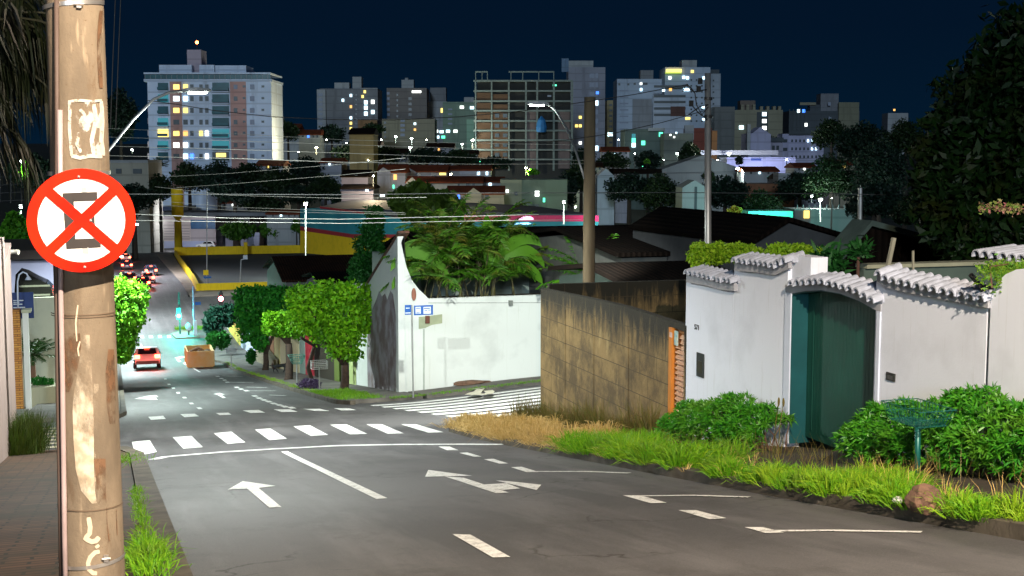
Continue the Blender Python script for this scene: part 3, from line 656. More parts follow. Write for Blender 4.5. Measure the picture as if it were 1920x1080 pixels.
for yy in (27.0, 25.2, 23.3): 
    mb = MB(); mb.lohi((XW-.012, yy-.05, G(XW, yy)), (XW-.001, yy+.05, -1.75)); mb.build('joint_cover', CM, cw)
ORG = mat('orange_varnished_wood', (.36, .15, .03), .55, col2=(.30, .10, .02), scale=4, st=(3, 3, .5))
door = empty('door', (XW+.05, (y0+20.7)/2, G(XW, 21)), 'orange slatted wooden door at the end of the brown concrete wall', 'door')
zt = ptop[3][1]-.11; zb = G(XW, 21.0)
mb = MB(); mb.lohi((XW-.03, y0-.13, zb), (XW+.1, y0-.002, zt)); mb.build('door_frame', mat('orange_paint', (.62, .22, .03), .5, var=.2), door)
mb = MB(); yd0, yd1 = 20.72, y0-.14
for i in range(21):
    z = zb+.06+i*(zt-zb-.1)/21; mb.box((XW+.05, (yd0+yd1)/2, z), (.03, yd1-yd0-.04, .085), Matrix.Rotation(.5, 3, 'Y'))
mb.lohi((XW+.03, yd0, zb), (XW+.07, yd0+.03, zt)); mb.lohi((XW+.03, yd1-.03, zb), (XW+.07, yd1, zt)); mb.lohi((XW+.075, yd0, zb), (XW+.085, yd1, zt)); mb.build('slats', ORG, door)
mb = MB(); q = onX(XW, 1268, 634); mb.box((XW+.0, q.y, q.z), (.02, .13, .26)); mb.build('notice', mat('notice_paper', (.6, .62, .5), .6, col2=(.12, .35, .4), scale=14), door)
mb = MB(); q = onX(XW, 1262, 628); mb.box((XW-.035, q.y+.02, q.z), (.01, .1, .09)); mb.build('notice', mat('pink_paper', (.65, .5, .45), .6), door)
mb = MB(); mb.prism([(10.3, 27.5, -1.75), (10.3, 21, -1.72), (13.5, 21, -1.2), (13.5, 27.5, -1.25)], (0, 0, -.03))
# ---------------------------------------------------------------- plants
def spears(P, D, L, Wd, droop=.0, rng=RNG):
    n = len(P); D = unit(D); sd = unit(np.cross(D, rng.normal(size=(n, 3))+1e-3)); L = L.reshape(-1, 1); w = sd*Wd
    Mi = P+D*L*.5; T = P+D*L; T[:, 2] -= (droop*L[:, 0]); 
    return np.stack([P-w*.35, P+w*.35, Mi+w*.5, Mi-w*.5], 1).reshape(-1, 3), np.stack([Mi-w*.5, Mi+w*.5, T+w*.04, T-w*.04], 1).reshape(-1, 3)
def grass(name, label, n, samp, hmin, hmax, m, lean=.5, w=.007, droop=.35, dz=.1, cat='grass'):
    xy = samp(n); z = np.array([G(a, b)+dz for a, b in xy]); P = np.column_stack([xy, z])
    D = np.column_stack([RNG.normal(0, lean, n), RNG.normal(0, lean, n), np.ones(n)]); L = RNG.uniform(hmin, hmax, n)
    a, b = spears(P, D, L, w, droop); return tag(npmesh(name, np.concatenate([a, b]), 4, m), label, cat, kind='stuff')
GG = leafmat('fresh_grass', (.07, .27, .006), (.22, .44, .014), .3, (.14, .26, .02)); GY = leafmat('lime_grass', (.30, .44, .02), (.16, .36, .012), .3)
GD = leafmat('dry_straw', (.66, .48, .20), (.44, .30, .09), .25); GB = leafmat('brown_weeds', (.17, .11, .035), (.10, .12, .02), .2)
def strip(y0, y1, off0, off1, clump=0, edge=KR, thin=0):
    def f(n):
        y = RNG.uniform(y0, y1, n)
        if clump: c = RNG.uniform(y0, y1, clump); y = np.where(RNG.random(n) < .75, c[RNG.integers(0, clump, n)]+RNG.normal(0, .12, n), y)
        u = RNG.random(n)**(1+thin); x = np.array([edge(v) for v in y])+off0+(off1-off0)*u
        return np.column_stack([x, y])
    return f
def tufts(name, label, K, nb, cen, hmin, hmax, m, spread=.05, lean=.55, w=.008, droop=.35, dz=.1):
    c = cen(K); hs = RNG.uniform(.45, 1.25, K)**1.2; n = K*nb; idx = np.repeat(np.arange(K), nb); an = RNG.uniform(0, 2*PI, n); rr = abs(RNG.normal(0, 1, n))
    xy = c[idx]+np.column_stack([np.cos(an), np.sin(an)])*(rr*spread*hs[idx])[:, None]; z = np.array([G(a, b) for a, b in xy])+dz
    D = np.column_stack([np.cos(an)*rr*lean+RNG.normal(0, .12, n), np.sin(an)*rr*lean+RNG.normal(0, .12, n), np.ones(n)]); L = RNG.uniform(hmin, hmax, n)*hs[idx]
    a, b = spears(np.column_stack([xy, z]), D, L, w, droop); return tag(npmesh(name, np.concatenate([a, b]), 4, m), label, 'grass', kind='stuff')
def cpts(y0, y1, o0, o1, holes=2.0):
    def f(K):
        out = []
        while len(out) < K:
            y = random.uniform(y0, y1); u = random.uniform(o0, o1); v = math.sin(y*2.3+u*3)+math.sin(y*5.1-u*2)+random.uniform(-1, 1)
            e = min(y-y0, y1-y)/.8; lim = o0+(o1-o0)*(.55+.45*math.sin(y*1.7+1))*min(1, .3+e)
            if v > -holes*.6 and u < lim+.05: out.append((KR(y)+u, y))
        return np.array(out)
    return f
tufts('grass', 'lush bright grass along the right kerb in front of the gate', 330, 60, cpts(8.6, 14.4, .02, 1.15), .14, .34, GG, .06)
tufts('grass', 'yellow green tufts among the near right grass', 130, 50, cpts(8.2, 13.8, .02, 1.05), .16, .40, GY, .05)
tufts('grass', 'thick clump of long green grass on the verge by the brown wall', 260, 70, cpts(15.0, 20.2, .02, 1.45, 1.6), .20, .50, GG, .07, .6, .010)
tufts('grass', 'pale tips in the grass clump beside the first bush', 80, 50, cpts(15.2, 19.8, .05, 1.3), .26, .52, GY, .05, .6, .009)
tufts('dry_grass', 'straw coloured dry grass on the corner below the brown wall', 260, 60, cpts(19.6, 31, .02, 1.9, 1.5), .14, .46, GD, .09, .8, .011, .5)
grass('dry_grass', 'pale trampled straw lying along the kerb near the crosswalk', 4000, strip(19, 29.6, -.05, .8, 40), .06, .22, GD, 1.4, .010, .3)
tufts('weeds', 'brown and olive weeds growing against the foot of the brown wall', 90, 45, lambda K: np.column_stack([RNG.uniform(9.2, 9.65, K), RNG.uniform(20.8, 30, K)]), .35, .85, GB, .06, .3, .009, .2)
tufts('dry_grass', 'tall bleached straw tufts on the corner verge', 70, 60, cpts(19.8, 28.5, .2, 1.8, 1.2), .35, .66, GD, .07, .55, .012, .45)
grass('weeds', 'thin brown seed stalks behind the green grass', 600, strip(8.5, 19, .8, 2.2, 60), .15, .5, GB, .35, .006, .1)
tufts('dry_grass', 'dead straw mixed into the green grass along the kerb', 34, 22, cpts(8.4, 19.5, .0, 1.3, 3), .10, .34, GD, .06, .8, .008)
tufts('weeds', 'sparse dry stalks over the near right verge', 18, 16, cpts(8.2, 12.8, .5, 1.7, 3), .2, .45, GD, .08, .6, .007, .2)
for lb, yy, xx in (('long seed stalk standing alone before the green gate', 14.9, 8.3), ('shorter seed stalk beside the long one before the gate', 14.6, 8.2)):
    mb = MB(); zz = G(xx, yy)+.1; mb.tube([(xx, yy, zz), (xx+.02, yy, zz+.5), (xx+.05, yy-.02, zz+.8)], .006, 5); mb.ell((xx+.055, yy-.02, zz+.83), (.018, .018, .06), 6, 6); tag(mb.build('seed_stalk', GB), lb, 'weed')
L_ = lambda y: .20
grass('grass', 'tuft of long grass on the left kerb beside the near pole', 1500, lambda n: np.column_stack([RNG.normal(.22, .07, n), RNG.normal(10.6, .5, n)]), .10, .38, GG, .5, .007)
grass('grass', 'thin line of grass between the left kerb stones', 1500, lambda n: np.column_stack([RNG.normal(.22, .04, n), RNG.uniform(10, 18, n)]), .05, .2, GG, .5, .006)
grass('grass', 'small weeds at the left corner kerb by the stop line', 900, lambda n: np.column_stack([RNG.normal(.05, .2, n), RNG.normal(25.2, .9, n)]), .05, .22, GG, .8, .008)
grass('grass', 'grass on the pavement edge below the largest clipped tree', 5000, strip(43.2, 51, .1, 1.7, 40, KR2), .08, .30, GG, .6, .011)
grass('grass', 'straggling grass along the lower right kerb', 3000, strip(51, 92, .1, .5, 60, KR2), .05, .25, GY, .6, .012)
grass('grass', 'weeds on the cross street kerb before the white palm wall', 1400, lambda n: np.column_stack([RNG.uniform(9, 15, n), RNG.normal(42.9, .15, n)]), .05, .2, GG, .6, .012)
grass('grass', 'dark green weeds at the foot of the left wall corner', 2600, lambda n: np.column_stack([RNG.normal(-1.95, .18, n), RNG.uniform(28.5, 30.8, n)]), .2, 1.2, leafmat('olive_weeds', (.03, .07, .005), (.06, .085, .01), .2), .25, .012, .15)
OLE = leafmat('oleander_leaf', (.018, .16, .010), (.08, .30, .016), .2, (.10, .26, .02), rough=.4)
STEM = mat('brown_stem', (.12, .06, .04), .85)
def oleander(name, label, y0, y1, x0, x1, h0, h1, nt, fl=6):
    ym = (y0+y1)/2; o = empty(name, ((x0+x1)/2, ym, G(x1, ym)+.1), label, 'bush', 'leafy bushes against the white wall')
    T = []; 
    for i in range(nt):
        y = random.uniform(y0, y1); x = x0+(x1-x0)*random.random()**1.5
        e = min((y-y0), (y1-y))/.35; e = min(1, max(.1, e))**.5; fx = (x-x0)/(x1-x0)
        top = (h0+(h1-h0)*(y1-y)/(y1-y0))*(.82+.18*math.sin(y*5.3)*math.sin(y*2.1+1))*(.55+.45*min(1, fx*2.2+.15))*(.6+.4*e)
        z = top*(1-random.random()**2*.75) if fx < .4 else top*random.uniform(.88, 1.06)
        T.append((x+random.uniform(-.05, .03), y, G(x, y)+.1+z, x-x1-.2, (y-ym)*.3, .5))
    T = np.array(T); k = 9; P = np.repeat(T[:, :3], k, 0); n = len(P)
    out = unit(np.repeat(T[:, 3:], k, 0)); D = out*.7+unit(RNG.normal(size=(n, 3)))
    a, b = spears(P, D, RNG.uniform(.07, .13, n), .022, .12); npmesh('foliage', np.concatenate([a, b]), 4, OLE, o)
    mb = MB()
    for i in range(int(nt/14)):
        t = T[random.randrange(len(T))]; bs = Vector((random.uniform(x0+.15, x1), t[1]+random.uniform(-.25, .25), G(x1, t[1])+.02)); tp = Vector(t[:3])
        mb.tube([bs, bs.lerp(tp, .5)+Vector((random.uniform(-.05, .05), random.uniform(-.05, .05), .05)), tp], [.014, .010, .005], 5, False)
    mb.build('stems', STEM, o); return o
y_a = onX(9.0, 1475, 790).y; y_b = onX(9.2, 1255, 760).y
oleander('leafy_bush', 'dense green bush between the orange door and the green gate', yz(1478, 790, 9.2)[0]+.42, yz(1252, 770, 9.2)[0]-.45, 8.85, 9.6, .84, .76, 1050)
oleander('leafy_bush', 'long green bush along the white wall right of the gate', 9.2, yz(1585, 790, 9.1)[0]-.55, 8.65, 9.6, .92, .90, 2200)
mb = MB()
for i in range(9):
    y = random.uniform(9.4, 18.5); x = random.uniform(8.7, 9.0); mb.ell((x, y, G(x, y)+random.uniform(.4, .9)), .022, 6, 5)
# sparse red flowers belong to the bushes
# green wire litter basket on a post
pb = gp(1720, 912); pb = Vector((pb.x+.0, pb.y, G(pb.x, pb.y)+.1)); GM = mat('dark_green_enamel', (.01, .12, .10), .35, .2, var=.2)
bk = empty('litter_basket', tuple(pb), 'dark green wire litter basket on a post in the near right grass', 'litter basket', 'raised rubbish baskets on posts')
top = onY(pb.y, 1718, 792).z
mb = MB(); mb.tube([pb-Vector((0, 0, .1)), Vector((pb.x-.02, pb.y, top))], .032, 14); mb.build('post', GM, bk, smooth=True)
mb = MB(); c = Vector((pb.x-.02, pb.y, top)); rx, ry = .235, .36
def rect(z, ax, ay, r=.005): 
    P = [c+Vector((-ax, -ay, z)), c+Vector((ax, -ay, z)), c+Vector((ax, ay, z)), c+Vector((-ax, ay, z)), c+Vector((-ax, -ay, z))]; mb.tube(P, r, 5)
rect(0, rx*.8, ry*.72); rect(.09, rx*.9, ry*.85, .004); rect(.19, rx, ry, .006)
for i in range(9):
    u = -1+2*i/8
    mb.tube([c+Vector((u*rx*.8, -ry*.72, 0)), c+Vector((u*rx*.8, ry*.72, 0))], .003, 4); 
    for s in (-1, 1): mb.tube([c+Vector((u*rx*.8, s*ry*.72, 0)), c+Vector((u*rx, s*ry, .19))], .003, 4)
for i in range(13):
    u = -1+2*i/12
    mb.tube([c+Vector((-rx*.8, u*ry*.72, 0)), c+Vector((rx*.8, u*ry*.72, 0))], .003, 4)
    for s in (-1, 1): mb.tube([c+Vector((s*rx*.8, u*ry*.72, 0)), c+Vector((s*rx, u*ry, .19))], .003, 4)
for s in (-1, 1): mb.tube([c-Vector((0, 0, .09)), c+Vector((0, s*ry*.6, 0))], .008, 6)
mb.build('basket', GM, bk)
# rocks, litter
def rock(label, p, s, m, name='stone'):
    bm = bmesh.new(); bmesh.ops.create_icosphere(bm, subdivisions=3, radius=1)
    from mathutils import noise
    for v in bm.verts:
        n = noise.noise(v.co*1.6+Vector(p))*.35+noise.noise(v.co*4)*.12; v.co = v.co*(1+n); v.co.x *= s[0]; v.co.y *= s[1]; v.co.z *= s[2]
    me = bpy.data.meshes.new(name); bm.to_mesh(me); bm.free(); me.materials.append(m); o = bpy.data.objects.new(name, me); COL.objects.link(o); o.location = p
    return tag(o, label, 'stone')
RK = mat('brown_stone', (.22, .12, .075), .9, col2=(.10, .06, .04), scale=7, bmp=.8)
q = gp(1718, 985); rock('big brown stone half hidden in grass at the right kerb', (q.x+.16, q.y+.1, G(q.x, q.y)+.19), (.14, .20, .13), RK)
q = gp(1765, 985); rock('smaller brown stone beside the big one at the right kerb', (q.x+.22, q.y, G(q.x, q.y)+.12), (.09, .12, .08), RK)
q = gp(960, 718); rock('flat brown stone slab lying before the palm planter wall', (12.6, 45.4, G(12.6, 45.4)+.2), (.7, .22, .09), RK)
q = gp(1380, 975); rock('crumpled white scrap in the grass by the kerb', (gp(1665, 975).x+.1, gp(1665, 975).y, G(7, 9.6)+.14), (.045, .06, .03), mat('white_plastic', (.7, .7, .65), .5), 'litter')
# ---------------------------------------------------------------- white house with the palm planter
WH = wallpaint('fresh_white_paint', (.76, .80, .76), (.62, .66, .58), .58)
def roofmat(name, c1, c2):
    m, t, b = nodes(name); b.inputs['Roughness'].default_value = 1; b.inputs['Specular IOR Level'].default_value = .08
    wv = t.nodes.new('ShaderNodeTexWave'); wv.inputs['Scale'].default_value = 1.0; wv.inputs['Distortion'].default_value = .6; g = t.nodes.new('ShaderNodeNewGeometry')
    vm = t.nodes.new('ShaderNodeVectorMath'); vm.operation = 'MULTIPLY'; vm.inputs[1].default_value = (1.6, .12, .12); t.links.new(g.outputs['Position'], vm.inputs[0]); t.links.new(vm.outputs[0], wv.inputs[0])
    c = mix(t, c1, c2, ramp(t, noi(t, 1.2, 5), .35, .7)); c = mix(t, c, tuple(x*.35 for x in c1), ramp(t, wv.outputs[0], .5, 1)); t.links.new(c, b.inputs['Base Color']); bump(t, b, wv.outputs[0], .6, .05); MATS[name] = m; return m
ROOFD = roofmat('old_dark_roof_tile', (.013, .008, .006), (.006, .005, .004)); ROOFB = roofmat('brown_roof_tile', (.05, .022, .012), (.02, .011, .008)); ROOFR = roofmat('red_roof_tile', (.26, .065, .03), (.13, .04, .022))
Hh = empty('house', (12, 50, G(12, 50)), 'white house with a sloping gable and long dark tiled roof behind the palms', 'house')
P10 = lambda x, y: (lambda p: (p.y, p.z))(onX(10.0, x, y))
g0 = P10(660, 560); g1 = P10(690, 532); g2 = P10(746, 441)
zb = G(10, 57)-.3
mb = MB(); extX(mb, [(g0[0], zb), (g0[0], g1[1]-.35), (g1[0], g1[1]), (46.0, g2[1]), (46.0, G(10, 46)-.3)], 10.0, 10.25); mb.build('gable_wall', WH, Hh)
cur = [onY(46.0, *p) for p in ((745,441),(752,455),(757,475),(762,500),(772,525),(785,542),(800,556),(803,560))]
mb = MB(); mb.prism([(p.x if i else 10.251, 46.0, p.z) for i, p in enumerate(cur)]+[(cur[-1].x, 46.0, -7.6), (10.251, 46.0, -7.9)], (0, .22, 0)); mb.build('swept_wall', WH, Hh)
mb = MB(); z = cur[-1].z; mb.lohi((cur[-1].x+.001, 46.0, -7.8), (24, 46.2, z)); mb.build('planter_wall', WH, Hh)
mb = MB(); mb.lohi((10.3, 46.21, z-1.2), (24, 47.8, z-.12)); mb.build('planter_soil', DIRT, Hh)
hz = onY(50, 1000, 498).z
mb = MB(); mb.lohi((11.8, 50, -7.5), (26, 50.3, hz)); mb.lohi((11.8, 50.3, -8), (12.1, 60, hz)); mb.build('front_wall', mat('greenish_white_wall', (.42, .50, .44), .85, col2=(.30, .36, .31), scale=.8), Hh)
rz = onY(58, 1200, 421).z; ez = hz+.02
mb = MB(); mb.prism([(13, 49.3, ez-.1), (13, 58, rz), (13, 58, rz-.14), (13, 49.3, ez-.26)], (16, 0, 0)); mb.prism([(13, 58.01, rz), (13, 66, ez-.4), (13, 66, ez-.6), (13, 58.01, rz-.14)], (16, 0, 0)); mb.build('roof', ROOFD, Hh)
mb = MB()
tp = [onX(9.95, x, y) for x, y in ((686,536),(700,512),(716,486),(732,462),(746,438))]
for a, b in zip(tp, tp[1:]):
    for k in range(5): p = a.lerp(b, k/5); q = a.lerp(b, (k+1)/5+.03); mb.prism([p, q, q+Vector((0, 0, .09)), p+Vector((0, 0, .12))], (.42, 0, 0))
mb.build('verge_tiles', mat('old_clay_tile', (.20, .085, .045), .9, col2=(.07, .04, .03), scale=5), Hh)
# dark peeled stain on the gable wall = patch of unpainted render
m, t, b = nodes('bare_grey_render'); b.inputs['Roughness'].default_value = .9
t.links.new(mix(t, (.33, .31, .34), (.19, .14, .14), ramp(t, noi(t, 1.2, 5), .4, .6)), b.inputs['Base Color']); 
mb = MB(); sp_ = [onX(9.992, x, y) for x, y in ((690,745),(689,700),(688,660),(690,620),(696,585),(706,560),(711,545),(716,556),(722,550),(726,562),(732,545),(737,552),(742,590),(743,650),(742,700),(743,748))]
mb.face([(9.992, p.y, p.z) for p in sp_]); mb.build('unpainted_patch', m, Hh)
def onwall(px0, py0, px1, py1, d0, d1, m, name, pts=None):
    mb = MB(); P = [onY(46.0, *p) for p in (pts or ((px0,py0),(px1,py0),(px1,py1),(px0,py1)))]; mb.prism([(p.x, 46-d1, p.z) for p in P], (0, d1-d0, 0)); return mb.build(name, m, Hh)
onwall(0,0,0,0, .001, .012, mat('sage_band', (.45, .50, .33), .8), 'painted_band', ((785,594),(800,593),(829,589),(829,606),(810,609),(797,615),(785,617)))
onwall(797,592,805,606, .013, .07, mat('brown_meter_box', (.16, .05, .03), .6), 'meter_box')
onwall(793,617,796,748, .001, .03, mat('pale_conduit', (.5, .55, .5), .6), 'conduit')
onwall(953,563,960,572, .001, .12, mat('grey_box', (.22, .24, .22), .6), 'junction_box')
mb = MB(); mb.ell(onY(45.95, 776, 552), (.09, .08, .24), 10, 8); mb.build('wall_ornament', mat('terracotta', (.40, .16, .10), .8), Hh)
mb = MB(); mb.tube([onY(45.98, 803, 568), onY(45.98, 1200, 567)], .006, 5); mb.build('wall_cable', BLACK, Hh)
# street name sign
q = gp(775, 751); q = Vector((q.x, q.y, G(q.x, q.y)+.1)); ss = empty('street_name_sign', tuple(q), 'blue street name plates on a thin grey post by the palm wall corner', 'street sign')
mb = MB(); tpz = onY(q.y, 772, 572).z; mb.tube([q, (q.x-.03, q.y, tpz)], .03, 10); mb.build('post', STEEL, ss)
BLUE = mat('blue_sign_enamel', (.01, .09, .36), .45, var=.1); WSG = mat('white_sign_lettering', (.7, .75, .8), .5, var=.3, scale=30)
def splate(x0, y0, x1, y1, dy, m, name, parent=ss, Y=None, th=.01):
    Y = Y or q.y; a = onY(Y-.04-dy, x0, y0); b = onY(Y-.04-dy, x1, y1); mb = MB(); mb.lohi((a.x, Y-.04-dy, b.z), (b.x, Y-.04-dy+th, a.z)); return mb.build(name, m, parent)
splate(776,573,812,590, 0, BLUE, 'name_plate'); splate(759,572,771,590, .0, BLUE, 'name_plate')
for x0, x1 in ((779,789),(794,808)): splate(x0,575.5,x1,588, .006, WSG, 'white_panel', th=.004)
for x0, x1, y in ((780,788,577.5),(795,806,577.8),(781,787,586),(796,801,582),(803,807,581)): splate(x0,y,x1,y+1, .011, BLUE, 'lettering', th=.003)
for x0, x1, y in ((761,768,577),(760,770,586)): splate(x0,y,x1,y+1.5, .006, WSG, 'lettering', th=.004)
# ---------------------------------------------------------------- palms
def frond_leaf(base, az, el, length, droop, ll, n, out, asp=1.0, w=.03, twist=0.0):
    P = []; d = Vector((math.cos(az)*math.cos(el), math.sin(az)*math.cos(el), math.sin(el))); p = Vector(base); N = 10; st = length/N
    for i in range(N+1):
        P.append(p.copy()); p = p+d*st; d = (d+Vector((0, 0, -droop*st*(.4+i/N)))).normalized()
    sd = Vector((-math.sin(az), math.cos(az), 0)); A, D, L = [], [], []
    for i in range(n):
        f = .12+.88*i/n; k = f*N; j = min(N-1, int(k)); b = P[j].lerp(P[j+1], k-j); tg = (P[j+1]-P[j]).normalized(); u = sd.cross(tg)
        for s in (-1, 1):
            dd = sd*s*.9+tg*.65-abs(.2)*Vector((0, 0, 1))*(.3+random.random()*.5)+u*random.uniform(-.1, .25)*-1
            A.append(b); D.append(dd); L.append(ll*math.sin(PI*(f*.86+.1))**.6*random.uniform(.85, 1.1))
    out[0] += A; out[1] += D; out[2] += L; return P
def palm_fol(name, fr, m, mr, parent, w=.035, droop=.25):
    a, b = spears(np.array([tuple(v) for v in fr[0]]), np.array([tuple(v) for v in fr[1]]), np.array(fr[2]), w, droop)
    return npmesh(name, np.concatenate([a, b]), 4, m, parent)
PG = leafmat('palm_leaf', (.035, .13, .006), (.08, .22, .012), .25, (.16, .15, .02)); PB = leafmat('broad_leaf', (.07, .22, .008), (.11, .28, .014), .3)
CANE = mat('green_cane', (.13, .13, .035), .6, col2=(.05, .035, .015), scale=6)
soil = cur[-1].z-.12
def palm_clump(label, xa, xb, ncane, nf, hmin, hmax, fl, Y0=46.4, Y1=47.5, name='areca_palm'):
    o = empty(name, ((xa+xb)/2, (Y0+Y1)/2, soil), label, 'palm', 'palms in the planter of the white house'); fr = [[], [], []]; mb = MB(); mr = MB()
    for i in range(ncane):
        b = Vector((random.uniform(xa, xb), random.uniform(Y0, Y1), soil)); h = random.uniform(hmin, hmax); lean = Vector((random.uniform(-.3, .3), random.uniform(-.15, .15), 1)); t = b+lean*h
        mb.tube([b, b+lean*h*.5, t], [.03, .024, .018], 6, False)
        for k in range(nf):
            az = random.uniform(0, 2*PI); P = frond_leaf(t, az, random.uniform(.1, 1.2), random.uniform(fl*.75, fl*1.1), random.uniform(.35, .8), .50, 26, fr)
            mr.tube(P, [.012]*6+[.008]*5, 4, False)
    for k in range(nf+2):
        P = frond_leaf((random.uniform(xa, xb), Y0, soil+random.uniform(.5, 1.1)), random.choice((PI, 0))+random.uniform(-.5, .1), random.uniform(.3, 1.0), fl*.8, random.uniform(.7, 1.3), .5, 26, fr); mr.tube(P, .014, 4, False)
    mb.build('canes', CANE, o); mr.build('fronds', CANE, o); palm_fol('leaflets', fr, PG, None, o, w=.045); return o
palm_clump('feathery palm clump at the left end of the planter', 10.95, 12.3, 8, 4, .8, 1.7, 2.2)
palm_clump('tallest feathery palm clump in the middle of the planter', 11.9, 13.5, 11, 5, 1.2, 2.6, 2.3)
palm_clump('feathery palm clump at the right end of the planter', 13.2, 14.9, 8, 4, .7, 1.7, 2.0)
# broad banana-like leaves
bn = empty('banana_plant', (13.9, 46.9, soil), 'broad leaved banana plant with arching leaves beside the palms', 'banana plant')
for k, (az, el, L) in enumerate(((-.15, 1.1, 3.5), (.1, .8, 2.9), (-.4, 1.25, 3.2), (2.6, 1.2, 2.9), (2.9, .8, 3.0), (1.5, 1.3, 3.1), (.05, 1.0, 2.2), (3.05, 1.1, 3.4))):
    mb = MB(); p = Vector((13.3+.14*(k % 3)-(1.2 if k in (3, 4, 7) else 0), 46.33, soil+.5)); d = Vector((math.cos(az)*math.cos(el), math.sin(az)*math.cos(el)*.3, math.sin(el))).normalized(); sd = Vector((-math.sin(az)*.3, 1, -.25)).normalized(); vs = []; N = 14
    if k > 2: sd = Vector((0, .9, .35)).normalized()
    for i in range(N+1):
        f = i/N; w = .25*math.sin(PI*max(0, f-.15)/.85)**.7 if f > .15 else .02
        sd = d.cross(Vector((0, 1, -.35+.25*(k % 3)))).normalized()
        for s in (-1, 0, 1): vs.append(p+sd*s*w+Vector((0, 0, -.06*abs(s)*w/.34)))
        p = p+d*L/N; d = (d+Vector((0, 0, -.16*(L/2.0)))*(.3+1.2*f)).normalized()
    mb.raw(vs, [(3*i+j, 3*i+j+1, 3*i+j+4, 3*i+j+3) for i in range(N) for j in (0, 1)]); mb.build('leaf', PB, bn, smooth=True)
mb = MB(); mb.tube([(13.9, 46.8, soil-.05), (13.9, 46.8, soil+.9)], [.09, .06], 8); mb.build('stem', CANE, bn)
# small palm behind the tall concrete pole
def palm(label, base, h, nf, fl, m=PG, grp=None, name='palm_tree', ll=.5, tr=.12, n=26, w=.035, tm=None, elr=(.1, 1.2), dr=(.25, .5)):
    o = empty(name, tuple(base), label, 'palm', grp); b = Vector(base); t = b+Vector((0, 0, h)); mb = MB()
    mb.tube([b-Vector((0, 0, .2)), b.lerp(t, .5), t], [tr, tr*.85, tr*.7], 9, False); mb.build('trunk', tm or STEM, o, smooth=True); fr = [[], [], []]; mr = MB()
    for k in range(nf):
        P = frond_leaf(t, 2*PI*k/nf+random.uniform(-.2, .2), random.uniform(*elr), random.uniform(fl*.8, fl*1.1), random.uniform(*dr), ll, n, fr); mr.tube(P, .012, 4, False)
    mr.build('fronds', CANE, o); palm_fol('leaflets', fr, m, None, o, w=w); return o
bp = onY(44, 1105, 560); 
palm('bushy green palm fanning out behind the tall concrete pole', (bp.x+.3, 44, G(bp.x, 44)), 3.5, 26, 2.3, leafmat('soft_palm_leaf', (.06, .24, .008), (.10, .32, .014), .3), w=.05)
# ---------------------------------------------------------------- clipped street trees
FIC = leafmat('ficus_leaf', (.10, .36, .008), (.26, .56, .016), .25, (.07, .25, .008)); FID = leafmat('dark_ficus_leaf', (.014, .16, .018), (.05, .30, .022), .2)
BARK = mat('street_tree_bark', (.075, .045, .030), .95, col2=(.03, .02, .016), scale=7, bmp=.8); LIMEB = mat('whitewash', (.5, .48, .4), .9)
def ells_px(L, Y):
    out = []
    for (px, py, rx, ry) in L:
        c = onY(Y, px, py); k = (c-CAM).dot(fwd)/FPX; out.append((c.x, c.y, c.z, rx*k, rx*k*.9, ry*k))
    return out
def tree(name, label, base, ells, n, size, m, limbs=4, r=.16, cat='tree', grp=None, bark=None, asp=.6, shell=.6, fork=.5):
    o = empty(name, tuple(base), label, cat, grp); P, d = blobpts(n, ells, shell=shell)
    E = np.array(ells); cc = Vector((float(E[:, 0].mean()), float(E[:, 1].mean()), float(E[:, 2].mean()))); b = Vector(base); zlow = float((E[:, 2]-E[:, 5]).min())
    npmesh('crown', leaves(P, size, asp), 4, m, o)
    fk = b.lerp(Vector((b.x+.05, b.y, max(zlow, b.z+.4))), .9); mb = MB(); mb.tube([b-Vector((0, 0, .15)), b+Vector((.02, 0, .12)), b.lerp(fk, .5)+Vector((.05, .03, 0)), fk], [r*1.5, r*1.12, r, r*.9], 10)
    mb.build('trunk', bark or BARK, o, smooth=True)
    for i in range(limbs):
        e = E[i % len(E)]; t = Vector((e[0]+random.uniform(-.4, .4)*e[3], e[1]+random.uniform(-.4, .4)*e[4], e[2]+random.uniform(-.1, .3)*e[5])); mb = MB(); mid = fk.lerp(t, .5)+Vector((random.uniform(-.15, .15), 0, random.uniform(-.1, .1)))*e[3]
        mb.tube([fk-Vector((0, 0, .05)), mid, t], [r*.6, r*.42, r*.2], 7); mb.build('limb', bark or BARK, o, smooth=True)
    return o
GRP = 'clipped trees along the street'
def gb(px, py, dz=.13): p = gp(px, py); return (p.x, p.y, G(p.x, p.y)+dz)
b = gb(645, 736); Y = b[1]
tree('ficus_tree', 'largest bright green clipped tree, nearest the white gable wall', b, ells_px([(562,560,28,28),(590,556,34,28),(625,555,38,28),(660,556,36,28),(688,562,24,28),(566,590,26,30),(600,596,42,34),(645,598,46,36),(685,592,25,26),(610,625,30,24),(650,632,36,28),(690,612,16,14),(628,656,20,16),(658,664,24,14)], Y), 11000, .17, FIC, 6, .17, grp=GRP, shell=.45)
b = gb(541, 716); Y = b[1]
tree('ficus_tree', 'small round clipped tree with a forked trunk left of the largest one', b, ells_px([(508,598,17,15),(530,596,22,14),(552,598,18,15),(512,614,20,16),(540,616,26,16),(560,622,14,14)], Y), 5000, .17, FIC, 4, .19, grp=GRP, shell=.45)
b = gb(470, 700); b = (8.9, 80, G(8.9, 80)+.13)
tree('ficus_tree', 'big dark green clipped tree behind the small round one', b, ells_px([(458,556,20,20),(482,553,26,18),(510,552,26,18),(535,556,18,20),(462,585,22,32),(490,582,30,32),(520,582,28,30),(468,618,22,26),(486,640,16,20),(515,606,24,24)], 80), 9000, .24, FID, 4, .18, grp=GRP, shell=.5)
b = (.0, 62, G(0, 62)+.13)
